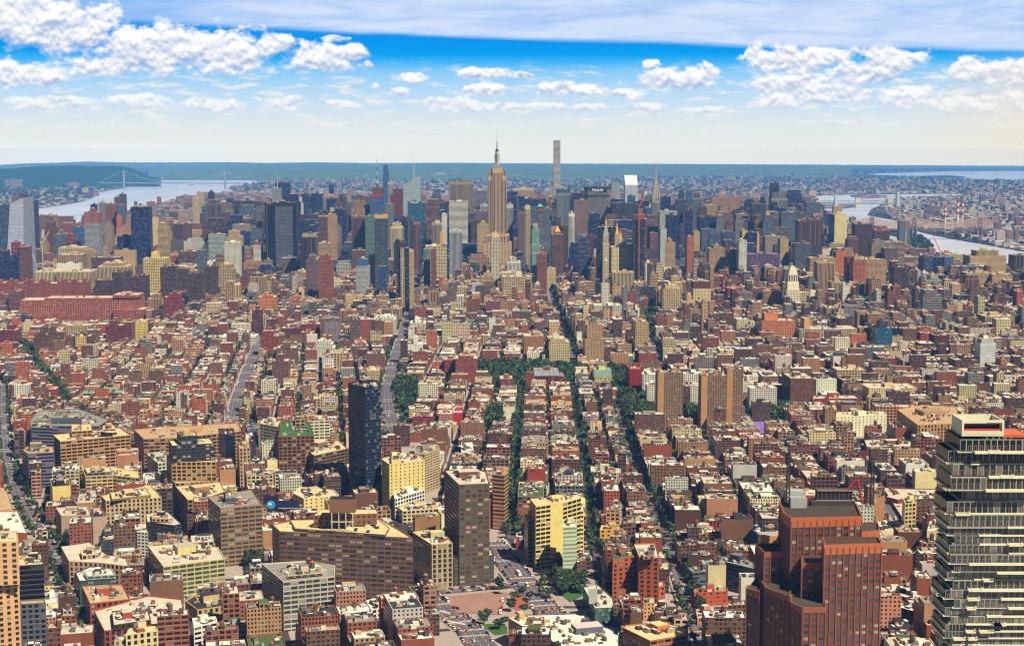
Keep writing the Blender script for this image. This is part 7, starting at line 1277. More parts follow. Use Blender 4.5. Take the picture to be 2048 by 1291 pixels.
# ================================================================ streets, then the city fabric block by block
def gp(pts): return [at_h(x, y) for x, y in pts]
ROADS = {
 'the wide middle avenue': ([(846,470),(842,500),(836,560),(826,610),(815,640),(800,690),(786,735),(779,768),(776,800),(783,850),(792,885)], 22, 4),
 'the avenue leading to the arch': ([(1085,540),(1100,580),(1113,627),(1130,672),(1152,728)], 17, 2),
 'the broad western avenue': ([(536,655),(517,690),(496,745),(476,800),(468,836),(455,880)], 22, 4),
 'the avenue at the left edge': ([(6,770),(7,830),(12,900),(22,960),(60,1040),(108,1110),(140,1180),(180,1240),(206,1300)], 15, 3),
 'the leafy diagonal village street': ([(42,688),(64,716),(87,750),(110,775),(140,815)], 12, 1),
 'the first tree-lined street': ([(1046,785),(1036,850),(1029,960),(1023,1080)], 13, 1),
 'the second tree-lined street': ([(1148,785),(1160,880),(1172,960),(1185,1060),(1196,1115)], 13, 1),
 'the open street right of centre': ([(1238,820),(1252,880),(1280,960),(1301,1010),(1336,1090),(1362,1170),(1400,1265),(1412,1300)], 15, 3),
 'the narrow cast-iron street': ([(1398,870),(1405,889),(1468,1008),(1517,1105)], 10, 1),
 'the diagonal street of red lofts': ([(1690,915),(1735,965),(1810,1055),(1874,1126)], 11, 1),
 'the street east of the park': ([(1290,630),(1303,685),(1322,728)], 13, 2),
 'the lower avenue by the plaza': ([(985,1085),(1005,1115),(1040,1158),(1078,1203),(1110,1240)], 26, 5),
 'the cross street above the empty lot': ([(824,1192),(862,1189),(930,1183),(993,1177),(1085,1170),(1180,1166)], 13, 2),
 'the curved tunnel approach': ([(800,1130),(826,1168),(862,1202),(905,1236),(940,1262),(965,1300)], 25, 4),
 'the street beside the brown wedge block': ([(822,1128),(846,1160),(866,1190)], 12, 1),
 'the tunnel plaza road': ([(470,1185),(500,1150),(530,1128),(545,1110)], 12, 1),
 'the far boulevard through uptown': ([(872,395),(880,410),(882,430)], 40, 0),
}
m_road = flat('asphalt', lin(96,88,92), .95, var=.28, scale=.12); m_pave = flat('paving', lin(160,146,134), .95, var=.2, scale=.3); m_mark = flat('road_paint', lin(222,218,208), .8, var=.1); m_grass = flat('lawn', lin(60,96,34), 1, var=.5, scale=.15)
def ribbon(pts, w, z, off=0.0, a=0.0, b_=1.0):
    out = []; n = len(pts)
    for i in range(n - 1):
        (x0, y0), (x1, y1) = pts[i], pts[i+1]; L = math.hypot(x1-x0, y1-y0) or 1; nx, ny = -(y1-y0)/L, (x1-x0)/L
        q = [(x0+nx*(off-w/2), y0+ny*(off-w/2)), (x0+nx*(off+w/2), y0+ny*(off+w/2)), (x1+nx*(off+w/2), y1+ny*(off+w/2)), (x1+nx*(off-w/2), y1+ny*(off-w/2))]
        if area(q) < 0: q = q[::-1]
        out.append([(x, y, z + drop(x, y)) for x, y in q])
    return out
def sheet(name, quads, mat, **kw):
    v = [p for q in quads for p in q]; f = []; k = 0
    for q in quads: f.append(tuple(range(k, k + len(q)))); k += len(q)
    me = bpy.data.meshes.new(name); me.from_pydata(v, [], f); me.materials.append(mat); me.update(); o = bpy.data.objects.new(name, me); sc.collection.objects.link(o); o['kind'] = 'structure'; return o
roadq, walkq, markq = [], [], []; WR = {}
for nm, (pts, w, lanes) in ROADS.items():
    W_ = gp(pts); WR[nm] = (W_, w, lanes); occ_line(W_, w + 3, 1); roadq += ribbon(W_, w, 1.5 + .25 + len(WR) * .012); walkq += ribbon(W_, w + 4.5, 1.5 + .05)
    D_ = sum(p[1] for p in W_) / len(W_)
    if lanes > 1 and D_ < 4600:
        for k in range(1, lanes):
            off = -w/2 + w*k/lanes
            for i in range(len(W_) - 1):
                (x0, y0), (x1, y1) = W_[i], W_[i+1]; L = math.hypot(x1-x0, y1-y0); n = int(L / 9)
                for a in range(n): t0, t1 = a/n, (a+.45)/n; markq += ribbon([(x0+(x1-x0)*t0, y0+(y1-y0)*t0), (x0+(x1-x0)*t1, y0+(y1-y0)*t1)], .28, 1.5 + .5, off)
        for i in range(len(W_) - 1):               # crosswalk bars at the corners
            (x0, y0), (x1, y1) = W_[i], W_[i+1]; L = math.hypot(x1-x0, y1-y0); dx_, dy_ = (x1-x0)/L, (y1-y0)/L; n = max(1, int(L / 82))
            for a in range(n):
                for s_ in (0, 15):
                    cx, cy = x0 + dx_*(L*a/n + s_), y0 + dy_*(L*a/n + s_)
                    for k in range(int(w / 1.4)): markq += ribbon([(cx, cy), (cx + dx_*3.4, cy + dy_*3.4)], .6, 1.5 + .5, -w/2 + 1.4*k + .7)
sheet('road', roadq, m_road); sheet('pavement', walkq, m_pave)
def region(name, pts, mat, z, Z='P', occ=1, **kw):
    p = gp([(zx(Z, x), zy(Z, y)) for x, y in pts]); p = p[::-1] if area(p) < 0 else p; o = sheet(name, [[(x, y, z + drop(x, y)) for x, y in p]], mat)
    if occ: occ_poly(p, occ)
    return p
occ_poly(gp([(866,1205),(1015,1225),(1030,1345),(905,1345)]), 1)
region('plaza', [(862,1170),(1010,1160),(1060,1200),(1110,1245),(1090,1291),(960,1310),(900,1250)], m_pave, 1.62)
region('ground_lot', [(150,492),(840,420),(1010,440),(900,722),(350,692)], flat('lot_earth', lin(150,114,98), 1, var=.22, scale=.05), 1.95, 'Q')
region('ground_court', [(1040,430),(1150,420),(1310,640),(1100,665),(1020,600)], flat('brick_court', lin(160,84,66), 1, var=.15), 1.96, 'Q')
region('lawn', [(650,850),(760,835),(990,870),(990,960),(840,985)], m_grass, 1.97, 'Q'); region('lawn', [(1640,430),(1900,330),(1990,460),(1800,560)], m_grass, 1.97, 'Q', occ=3)
for q in ((0,640,262,705,3.0),(170,790,470,850,3.0)):              # crossings by the lot
    x0, y0 = at_h(zx('Q', q[0]), zy('Q', q[1])); x1, y1 = at_h(zx('Q', q[2]), zy('Q', q[3])); n = 18; L = math.hypot(x1-x0, y1-y0); dx_, dy_ = (x1-x0)/L, (y1-y0)/L
    for k in range(n): cx, cy = x0 + (x1-x0)*k/n, y0 + (y1-y0)*k/n; markq += ribbon([(cx - dy_*1.8, cy + dx_*1.8), (cx + dy_*1.8, cy - dx_*1.8)], .8, 1.5 + .55)
sheet('road_marking', markq, m_mark)
PARKS = [[(955,733),(1150,733),(1160,742),(1158,765),(1130,770),(1000,790),(955,760)], [(1218,742),(1258,742),(1262,785),(1240,800),(1215,770)], [(1232,790),(1300,792),(1318,850),(1310,868),(1262,860)], [(1505,815),(1580,810),(1584,838),(1490,842)], [(1370,820),(1410,818),(1404,850),(1372,850)],
  [(788,770),(832,766),(838,815),(800,832)], [(965,832),(1010,826),(1008,860),(968,862)], [(488,1108),(522,1105),(528,1155),(498,1160)], [(376,605),(420,580),(424,560),(400,562),(374,590)], [(295,560),(318,552),(320,565),(300,574)], [(1290,628),(1312,620),(1312,650),(1296,660)], [(1845,640),(1925,625),(1925,640),(1850,650)], [(1105,1150),(1160,1140),(1172,1170),(1120,1195)]]
TREESPOTS = []
for p in PARKS:
    w = gp(p); occ_poly(w, 3); region('lawn', p, m_grass, 1.9, occ=0); xs = [a[0] for a in w]; ys = [a[1] for a in w]; st_ = 7.5
    n = int((max(xs)-min(xs)) * (max(ys)-min(ys)) / 42)
    for _ in range(min(n, 900)):
        x, y = rng.uniform(min(xs), max(xs)), rng.uniform(min(ys), max(ys))
        if occ_at(x, y) == 3: TREESPOTS.append((x, y, rng.uniform(4.2, 6.5), rng.uniform(10, 17), 'p'))
# the great park beyond midtown
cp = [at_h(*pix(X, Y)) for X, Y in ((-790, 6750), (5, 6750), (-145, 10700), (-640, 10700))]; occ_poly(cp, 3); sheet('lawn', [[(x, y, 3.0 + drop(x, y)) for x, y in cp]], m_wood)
# ---------------------------------------------------------------- kinds of ordinary building
KIND = {'row_house': ('row house', 280), 'tenement': ('tenement', 280), 'warehouse': ('warehouse', 200), 'apartment_house': ('apartment house', 280), 'office_block': ('office block', 270), 'high_rise': ('high-rise', 160)}
PAL = {'brick': (lin(156,90,60),'red brick'), 'deep': (lin(106,66,50),'deep red'), 'brown': (lin(138,98,72),'brown'), 'dbrown': (lin(98,68,56),'dark brown'), 'tan': (lin(188,142,102),'tan'), 'buff': (lin(206,172,126),'buff'), 'cream': (lin(224,204,164),'cream'), 'white': (lin(226,218,208),'white'),
  'grey': (lin(140,134,134),'grey'), 'orange': (lin(196,104,60),'orange-brown'), 'pink': (lin(196,142,112),'pinkish'), 'char': (lin(64,62,68),'charcoal'), 'mauve': (lin(124,100,92),'mauve-brown'), 'navy': (lin(24,34,60),'navy glass'), 'slate': (lin(92,100,116),'slate glass'), 'red': (lin(156,66,46),'bright red')}
RPAL = {'white': (lin(228,222,220),'white'), 'pale': (lin(206,190,180),'pale'), 'grey': (lin(150,142,142),'grey'), 'dark': (lin(70,64,68),'dark'), 'tan': (lin(186,154,128),'tan'), 'green': (lin(84,104,66),'planted'), 'pinkish': (lin(196,160,150),'pinkish')}
ZC = {'soho': ['brick']*4+['deep']*2+['brown']*4+['dbrown']*2+['tan']*3+['cream']*2+['white']*2+['grey','pink','orange','red'], 'vil': ['brick']*6+['deep']*3+['brown']*4+['tan']*2+['cream']*2+['white','grey','pink','orange'],
  'mid': ['brown']*4+['tan']*5+['buff']*3+['brick']*3+['grey']*2+['mauve']*3+['cream']*2+['dbrown']*3+['white','char','orange'], 'tall': ['tan']*3+['buff']+['brown']*3+['grey']*3+['mauve']*3+['navy']*9+['slate']*5+['char']*5+['dbrown']*3+['brick']+['white'], 'res': ['brick']*5+['tan']*4+['buff']*2+['brown']*4+['mauve']*3+['deep']*2+['white']*1+['grey']}
ZR = {'soho': ['white']*6+['pale']*5+['grey']*2+['dark']*3+['tan']*2+['green'], 'vil': ['white']*5+['pale']*4+['tan']*3+['dark']*3+['grey']*2+['green','pinkish'], 'mid': ['pale']*3+['white']*2+['grey']*3+['dark']*5+['tan']*3, 'tall': ['grey']*3+['dark']*4+['pale']*2, 'res': ['pale']*3+['grey']*3+['dark']*3+['tan']*3+['white']*2}
LOTS = {k: [] for k in KIND}
BACKTREES = []
def zone(X, Y):
    px = CX + F * X / Y
    r = rng.random()
    if Y < 1980:
        if px < 880: return 'soho', rng.choice([10,15,18,20,24,28,36]), 'warehouse' if r < .4 else 'tenement'
        return 'soho', rng.choice([9,12,15,16,18,20,22,25,31]), 'tenement' if r < .75 else 'warehouse'
    if Y < 3020:
        if px < 870: return 'vil', (rng.choice([9,11,12,13,14,16]) if r < .93 else rng.uniform(22, 34)), 'row_house' if r < .8 else 'apartment_house'
        if px < 1250: return 'vil', (rng.choice([12,13,15,16,18]) if r < .92 else rng.uniform(20, 32)), 'tenement' if r < .7 else 'row_house'
        return 'soho', (rng.choice([15,17,19,22,25]) if r < .8 else rng.uniform(26, 42)), 'tenement' if r < .5 else 'apartment_house'
    if Y < 3500: return ('vil', rng.uniform(11, 20) if r < .8 else rng.uniform(22, 38), 'row_house' if r < .5 else 'apartment_house') if px < 520 else ('mid', rng.uniform(15, 34) if r < .8 else rng.uniform(34, 52), 'office_block' if r < .5 else 'apartment_house')
    if Y < 4400: return ('mid', rng.uniform(14, 34), 'apartment_house') if px < 450 else ('mid', rng.uniform(18, 42) if r < (.76 if px > 1150 else .9) else rng.uniform(42, 68), 'office_block')
    if Y < 6700:
        if px < 420: return 'res', rng.uniform(18, 50) if r < .85 else rng.uniform(60, 100), 'apartment_house'
        if px < 1640: return 'tall', (rng.uniform(24, 60) if r < .8 else rng.uniform(60, 84)) if Y < 5150 else (rng.uniform(50, 100) if r < .45 else rng.uniform(100, 158)), 'high_rise' if r > .5 else 'office_block'
        return 'res', (rng.uniform(9, 22) if r < .93 else rng.uniform(24, 40)) if px > 1760 else (rng.uniform(22, 52) if r < .85 else rng.uniform(60, 90)), 'apartment_house'
    if px < 540 and Y > 6700: return 'res', rng.uniform(14, 32) if r < .95 else rng.uniform(40, 60), 'apartment_house'
    if Y < 8800: return 'res', rng.uniform(20, 55) if r < .85 else rng.uniform(55, 100), 'apartment_house'
    if Y < 11500: return 'res', rng.uniform(14, 32) if r < .93 else rng.uniform(45, 75), 'apartment_house'
    return 'res', rng.uniform(10, 20) if r < .95 else rng.uniform(35, 60), 'tenement'
def lot(cx, cy, w, d, ang, corner=False):
    px = CX + F * cx / cy
    if not (-330 < px < 2380): return
    p = rect(cx, cy, w, d, ang); c_, s_ = math.cos(ang), math.sin(ang)
    if occ_rect(p):                        # cut by a street or a neighbour: keep the part that fits
        for f, g_ in ((.7, 0), (.45, 0), (0, .7), (0, .45), (.45, .5)):
            for q in ((1, 1), (-1, -1), (1, -1), (-1, 1)):
                w2, d2 = w * (f or 1), d * (g_ or 1)
                if min(w2, d2) < 5: continue
                a, b_ = q[0] * (w - w2) / 2, q[1] * (d - d2) / 2; x, y = cx + c_*a - s_*b_, cy + s_*a + c_*b_; p = rect(x, y, w2, d2, ang)
                if not occ_rect(p): break
            else: continue
            cx, cy, w, d = x, y, w2, d2; break
        else: return
    zn, h, kd = zone(cx, cy)
    if corner and rng.random() < .35 and cy > 1900: h *= 1.3
    LOTS[kd].append((math.hypot(cx, cy) , p, h, zn, w, d))
def fill(theta, cols, rows, sw, mode, keep, wlo, whi, yard=7, pavement=True):
    """cols: street lines across (s); rows: street lines along the grid (t); blocks in between are cut into lots"""
    (ux, uy), (gx, gy) = gdir(theta); ang = math.atan2(uy, ux); to = lambda s_, t_: (ux*s_ + gx*t_, uy*s_ + gy*t_)
    for (s0, s1) in zip(cols, cols[1:]):
        for (t0, t1) in zip(rows, rows[1:]):
            a0, a1, b0, b1 = s0 + sw[0]/2, s1 - sw[0]/2, t0 + sw[1]/2, t1 - sw[1]/2
            if a1 - a0 < 12 or b1 - b0 < 12: continue
            cx, cy = to((a0+a1)/2, (b0+b1)/2)
            if not keep(cx, cy) or cy < 800: continue
            px = CX + F * cx / cy
            if not (-330 < px < 2380): continue
            if pavement and cy < 3300 and not occ_at(cx, cy) == 4: q = [to(a0-2.5, b0-2.5), to(a1+2.5, b0-2.5), to(a1+2.5, b1+2.5), to(a0-2.5, b1+2.5)]; PAVE.append([(x, y, 1.5 + .02 + drop(x, y)) for x, y in q])
            if mode == 'ns':
                dep = (a1 - a0 - yard) / 2; tree_yard = yard > 5
                for side in (0, 1):
                    t = b0; sc_ = (a0 + dep/2) if side == 0 else (a1 - dep/2)
                    while t < b1 - 4:
                        w = min(rng.uniform(wlo, whi) * (2.2 if rng.random() < (.26 if cx > 250 else .12) else 1), b1 - t)
                        dd = dep * rng.uniform(.82, 1.08); s2 = sc_ + (dd - dep)/2 * (1 if side == 0 else -1); x, y = to(s2, t + w/2)
                        if keep(x, y): lot(x, y, dd, w - .05, ang, t == b0 or t + w >= b1 - 4)
                        t += w
                if tree_yard and cy < 3300:
                    for _ in range(int((b1-b0)/16)):
                        if rng.random() < .8: x, y = to((a0+a1)/2 + rng.uniform(-2, 2), rng.uniform(b0+6, b1-6)); BACKTREES.append((x, y))
            else:
                dep = (b1 - b0 - yard) / 2
                for side in (0, 1):
                    s_ = a0; tc_ = (b0 + dep/2) if side == 0 else (b1 - dep/2)
                    while s_ < a1 - 5:
                        w = min(rng.uniform(wlo, whi) * (1.8 if rng.random() < .15 else 1), a1 - s_); x, y = to(s_ + w/2, tc_)
                        if keep(x, y): lot(x, y, w - .05, dep * rng.uniform(.85, 1.02), ang, s_ == a0 or s_ + w > a1 - 5)
                        s_ += w
                if yard > 5 and cy < 3400 and CX + F*cx/cy < 900:
                    for _ in range(int((a1-a0)/14)):
                        if rng.random() < .8: x, y = to(rng.uniform(a0+6, a1-6), (b0+b1)/2); BACKTREES.append((x, y))
PAVE = []
six = WR['the wide middle avenue'][0]
def six_x(Y):
    for (x0, y0), (x1, y1) in zip(six, six[1:]):
        lo, hi = min(y0, y1), max(y0, y1)
        if lo <= Y <= hi: return x0 + (x1-x0)*(Y-y0)/(y1-y0)
    return (820 - CX)/F*Y if Y < 2200 else (846 - CX)/F*Y
east = lambda x, y: x > six_x(y) - 0 and y < 3015 and not (y < 1500 and CX + F*x/y < 930)
west = lambda x, y: x < six_x(y) and y < 3015 or (y < 1500 and CX + F*x/y < 930)
cs = [-440,-360,-275,-190,-110,-29,54,120,213,297,380,460,540,620,700,780,860,940,1020,1100]
fill(1.05, cs, [960,1060,1160,1260,1359,1470,1664,1860,1962,2090,2220,2350,2480,2610,2740,2870,3010], (13, 12), 'ns', east, 7, 22, 8)
fill(-7.0, list(range(-1500, 400, 62)), list(range(900, 3400, 118)), (10, 12), 'ns', lambda x, y: west(x, y) and y > 1900, 6, 13, 10)
fill(-14.0, list(range(-1500, 500, 70)), list(range(700, 2300, 95)), (12, 12), 'ns', lambda x, y: west(x, y) and y <= 1900, 9, 28, 3)
mc = [-115 - 262*k for k in range(12, 0, -1)] + [-115, 230, 372, 505, 640, 815, 1000, 1190, 1400, 1600, 1820, 2040, 2260, 2500, 2800, 3100, 3400]
fill('mid', mc, list(range(3015, 4420, 79)), (26, 16), 'ew', lambda x, y: 3015 <= y < 4400, 9, 24, 7)
fill('mid', mc, list(range(4400, 6720, 80)), (28, 16), 'ew', lambda x, y: 4400 <= y < 6700, 24, 66, 3)
fill('mid', mc, list(range(6700, 9000, 84)), (30, 20), 'ew', lambda x, y: 6700 <= y < 8990, 22, 50, 6, False)
fill('mid', mc, list(range(8990, 13000, 110)), (34, 34), 'ew', lambda x, y: 8990 <= y < 12950, 26, 60, 14, False)
sheet('block_paving', PAVE, m_pave)
ANCH = [('green-windowed tower', 930, 1150), ('red-brown stepped tower', 1640, 1250), ('shifted-plate tower', 1950, 1291), ('pale yellow block', 1110, 1130), ('orange-red tower', 1270, 1200), ('brown wedge block', 680, 1180), ('lone dark glass tower', 740, 1010), ('banded factory block', 570, 1270), ('gold-tan stepped block', 180, 960), ('curved banded tower', 1000, 1060), ('concrete grid towers', 1400, 860),
  ('red sandstone library', 1290, 790), ('marble arch', 1163, 765), ('white dotted loft', 1740, 880), ('arched tan loft', 1860, 900), ('curved teal tower', 1768, 715), ('curved white tower', 1975, 750), ('salmon apartment block', 1560, 690), ('brick freight terminal', 170, 650), ('stepped twin tower', 300, 768), ('white hospital hall', 475, 690), ('courtyard hotel', 925, 765), ('red hospital ranges', 610, 690), ('white terraced ziggurat', 650, 715), ('white avenue pair', 770, 680), ('tan stepped hotel', 1190, 730),
  ('tan slab tower', 1290, 720), ('white clock tower', 1585, 640), ('cream campanile', 1210, 560), ('pointed stone skyscraper', 993, 530), ('dark ribbed tower', 560, 520), ('navy river slab', 280, 505), ('blue-white slab', 953, 615), ('marble river slab', 1690, 500), ('purple roof courts', 1530, 870), ('green-roofed school', 205, 800), ('wrapped blue scaffold', 1515, 1100), ('diagonal red loft row', 1830, 1060), ('empty earth lot', 950, 1210), ('long tan warehouse', 350, 950), ('charcoal-topped block', 380, 1010), ('left-edge avenue', 60, 1060), ('river island', 1830, 500), ('ribbed east tower', 1640, 560)]
AW = [(n, *at_h(x, y)) for n, x, y in ANCH]
NUMW = ['','one','two','three','four','five','six','seven','eight','nine','ten','eleven','twelve','thirteen','fourteen','fifteen','sixteen','seventeen','eighteen','nineteen','twenty']
def ordw(n):
    T1 = ['','first','second','third','fourth','fifth','sixth','seventh','eighth','ninth','tenth','eleventh','twelfth','thirteenth','fourteenth','fifteenth','sixteenth','seventeenth','eighteenth','nineteenth','twentieth']
    T2 = ['','','twenty','thirty','forty','fifty','sixty','seventy','eighty','ninety']
    return T1[n] if n <= 20 else (T2[n//10 % 10] + '-' + T1[n % 10] if n % 10 else T2[n//10 % 10] + '-odd')
SEEN = {}
def where(X, Y):
    px, py = pix(X, Y); b_ = min(AW, key=lambda a: (a[1]-X)**2 + ((a[2]-Y)*.8)**2); dx_, dy_ = X - b_[1], Y - b_[2]
    rel = ('left of' if dx_ < 0 else 'right of') if abs(dx_) > abs(dy_) else ('in front of' if dy_ < 0 else 'beyond'); return rel, b_[0]
def uniq(base, X, Y):
    rel, an = where(X, Y); key = (base, rel, an); SEEN[key] = SEEN.get(key, 0) + 1; n = SEEN[key]
    return '%s, %s %s the %s' % (base, 'first' if n == 1 else ordw(n), rel, an) if n > 1 else '%s, nearest %s the %s' % (base, rel, an)
STY = {'row_house': ['fine','punch','fine'], 'tenement': ['fine','punch','punch','loft'], 'warehouse': ['loft','office','punch','dot','blank','wide'], 'apartment_house': ['slab','fine','punch','slab'], 'office_block': ['loft','punch','grid','stripe','fine','ribbon'], 'high_rise': ['stripe','grid','ribbon','fine','curtain','slab']}
def draw_lot(wb, rb, p, h, kd, zn, near, r):
    cn = r.choice(ZC[zn]); rn = r.choice(ZR[zn]); wc = jit(PAL[cn][0], .2, r); rc = jit(RPAL[rn][0], .12, r); s_ = ST['curtain' if cn in ('navy', 'slate') else r.choice(STY[kd])]; X = sum(a[0] for a in p)/4; Y = sum(a[1] for a in p)/4; z = drop(X, Y) + 1.5; h = h + 0
    gcl = {'navy': GCOL['navy'], 'slate': GCOL['grey']}.get(cn, s_[4]); A_ = abs(area(p)); par = (s_[2], s_[3], r.random()*90)
    feat = ''
    sides = []
    for i in range(4):
        x0, y0 = p[i]; x1, y1 = p[(i+1) % 4]; bl = kd in ('row_house','tenement','warehouse') and i in r.sample(range(4), 1)
        nb = max(1, round(math.hypot(x1-x0, y1-y0)/s_[0])); nf = max(1, round(h/min(s_[1], h)))
        wb.face([(x0,y0,z), (x1,y1,z), (x1,y1,z+h), (x0,y0,z+h)], WALL, wc, gcl, (0,0,0,0) if bl else par, [(0,0),(nb,0),(nb,nf),(0,nf)])
    if near < 3:
        q = inset(p, .45); cop = tuple(min(.9, c*1.2+.05) for c in wc) if r.random() < .7 else lin(214,204,190)
        for i in range(4): j = (i+1) % 4; rb.face([(*p[i], z+h), (*p[j], z+h), (*q[j], z+h), (*q[i], z+h)], PLAIN, cop); (near < 2) and rb.face([(*q[i], z+h), (*q[j], z+h), (*q[j], z+h-.9), (*q[i], z+h-.9)], PLAIN, wc)
        zr = z + h - (.9 if near < 2 else 0); rb.face([(*a, zr) for a in q], ROOF, rc)
        if r.random() < .3:          # a set-back top floor
            k_ = r.uniform(2.4, 4); q2 = rect(X + r.uniform(-2, 2), Y + r.uniform(-3, 3), math.sqrt(A_)*r.uniform(.35, .6), math.sqrt(A_)*r.uniform(.35, .6), math.atan2(p[1][1]-p[0][1], p[1][0]-p[0][0])); c_ = jit(r.choice([wc, lin(214,206,196), lin(84,84,92), lin(180,150,116)]), .15, r); rb.prism(q2, zr, zr + k_ + .9, WALL, c_, DG, (.6, .5, 1), 3, 3.2, top=ROOF, topcol=jit(RPAL[r.choice(ZR[zn])][0], .1, r))
        n = r.choice([1,2,3,3,4,5]) if near < 2 else r.choice([0,1,1,2,2]); n += int(A_/300); clutter(rb, q, zr, n, r)
        if near < 2 and r.random() < .5:        # party-wall chimneys
            for k in range(2): x, y = p[r.randrange(4)]; cx, cy = x + (X-x)*.12, y + (Y-y)*.12; rb.box(cx, cy, z+h-.5, z+h+r.uniform(1, 2.4), 1.0, 1.6, 0, PLAIN, jit(lin(130,72,54), .2, r))
    else:
        rb.face([(*a, z+h) for a in p], ROOF, rc)
        if h > 24 or r.random() < .4: rb.box(X + r.uniform(-3,3), Y + r.uniform(-3,3), z+h-.02, z+h+r.uniform(2.5, 6), math.sqrt(A_)*.35, math.sqrt(A_)*.3, 0, PLAIN, jit(wc, .2, r), topcol=rc)
        if h > 50 and r.random() < .5: q = inset(p, math.sqrt(A_)*.12); hh = h*r.uniform(.06, .16); wb.prism(q, z+h, z+h+hh, WALL, wc, gcl, par, s_[0], min(s_[1], hh)); rb.face([(*a, z+h+hh) for a in q], ROOF, rc)
    return cn, rn, z
for kd, lots in LOTS.items():
    lots.sort(key=lambda t: t[0]/ (1 + .004*t[2])); cat, cap = KIND[kd]; rest_w = MB(); r = random.Random(len(kd)*31); n_ = 0; tank_n = 0
    for i, (d, p, h, zn, w, dp) in enumerate(lots):
        X = sum(a[0] for a in p)/4; Y = sum(a[1] for a in p)/4; px, py = pix(X, Y, h); near = 1 if d < 2300 else (2 if d < 3600 else 3)
        if n_ < cap and -10 < px < 2058 and py < 1300:
            wb, rb = MB(), MB(); cn, rn, z = draw_lot(wb, rb, p, h, kd, zn, near, r); o3 = (X, Y, drop(X, Y)); st_n = max(2, round(h/3.3)); sn = NUMW[st_n] + '-storey' if st_n <= 20 else 'very tall'
            tk = d < 3300 and r.random() < (.35 if h > 17 else .08)
            lab = '%s %s %s with %s roof' % (sn, PAL[cn][1], cat, RPAL[rn][1])
            o = wb.build(kd, None, o3); tag(o, uniq(lab, X, Y), cat, {'row_house':'row houses of the village','tenement':'tenements along the narrow blocks','warehouse':'warehouses of the loft district','apartment_house':'apartment houses across the city','office_block':'office blocks north of the village','high_rise':'high-rises filling the midtown skyline'}[kd])
            ro_ = rb.build('roof', o, o3)
            if tk: m = MB(); tank(m, X + r.uniform(-2.5, 2.5), Y + r.uniform(-2.5, 2.5), z + h - .9, r.uniform(.8, 1.1)); m.build('water_tank', ro_, o3)
            n_ += 1
        else:
            draw_lot(rest_w, rest_w, p, h, kd, zn, near, r)
            if d < 4300 and r.random() < (.30 if h > 17 else .05): tank(rest_w, X + r.uniform(-2.5, 2.5), Y + r.uniform(-2.5, 2.5), drop(X, Y) + 1.5 + h - .9, r.uniform(.8, 1.1))
    o = rest_w.build(kd, None); 
    if o: tag(o, 'mass of smaller and farther %ss packed between the streets' % cat, cat, kind='stuff')
# ---------------------------------------------------------------- far districts: the Bronx, Queens and the west bank
fb = MB(); r = random.Random(99)
def farlot(px, py, big=0):
    X, Y = at_h(px, py)
    if occ_at(X, Y) in (1, 2, 3) and Y < 14800: return
    w, d_ = r.uniform(14, 46), r.uniform(14, 46); h = r.uniform(7, 20); c = r.choice([lin(206,176,168), lin(226,214,206), lin(190,158,150), lin(160,126,120), lin(236,230,226), lin(186,150,136), lin(150,126,132), lin(214,190,170)])
    if big: w, d_, h = r.uniform(18, 40), 18, r.uniform(35, 62); c = r.choice([lin(150,116,112), lin(180,150,146), lin(206,190,184), lin(128,100,110)])
    p = rect(X, Y, w, d_, r.choice([TH_, TH_+.35, -.2])); z = drop(X, Y); s_ = ST['slab']; fb.prism(p, z, z + h, WALL, jit(c, .1, r), DG, (s_[2]*.8, s_[3], r.random()*9), s_[0], s_[1], top=ROOF, topcol=jit(r.choice([lin(226,216,212), lin(160,150,150), lin(206,196,190)]), .1, r))
def inland(px, y):
    if y < 340: return True
    if y < 387:
        if px < interp(HUD_R, y, 1) + 3: return False
        if 341 < y < 362 and px > interp([(a, 0, b_) for a, b_ in EAST], y, 2) - 5: return False
        return True
    if px > 1500:
        e_ = interp(HUD_R, y, 2)
        Q_ = interp([(386,1925,0),(392,1930,0),(396,1800,0),(400,1772,0),(419,1742,0),(430,1735,0),(440,1790,0),(455,1805,0),(461,1830,0),(470,1868,0),(480,1920,0),(490,1980,0),(502,2045,0),(515,2110,0)], y, 1)
        return px < e_ - 4 or px > Q_ + 5
    return px > interp(HUD_R, y, 1) + 4
n = 0
while n < 15000:
    y = 341 + 62 * r.random() ** 1.25 if r.random() < .8 else r.uniform(341, 480); px = r.uniform(380, 2060)
    X, Y = at_h(px, y)
    if Y < 12900 and px < 1560 and y > 386: 
        n += 1; continue
    if inland(px, y):
        dens = .5 + .5*math.sin(px*.021 + 1.3)*math.sin(y*.33 + px*.004)
        if r.random() < (.35 + .65*dens) * (1 if y < 375 or px > 1560 else .8) * (.45 if y < 352 else 1): farlot(px, y)
    n += 1
for _ in range(3600):                       # across the east river
    y = r.uniform(384, 505); px = r.uniform(1560, 2070)
    if inland(px, y) and px > interp([(384,1560,0),(400,1760,0),(440,1780,0),(505,2050,0)], y, 1): farlot(px, y, 1 if r.random() < .05 else 0)
for _ in range(2400):                       # left bank below the ridge
    y = r.uniform(352, 436); px = r.uniform(-40, 300); L = interp([(341,295,0),(356,316,0),(363,312,0),(368,290,0),(372,262,0),(378,235,0),(384,200,0),(395,185,0),(403,165,0),(413,105,0),(418,66,0),(430,10,0),(440,-60,0)], y, 1)
    if px < L - 4 and (y > 378 or r.random() < .10): 
        if r.random() < .35 or y > 392: farlot(px, y)
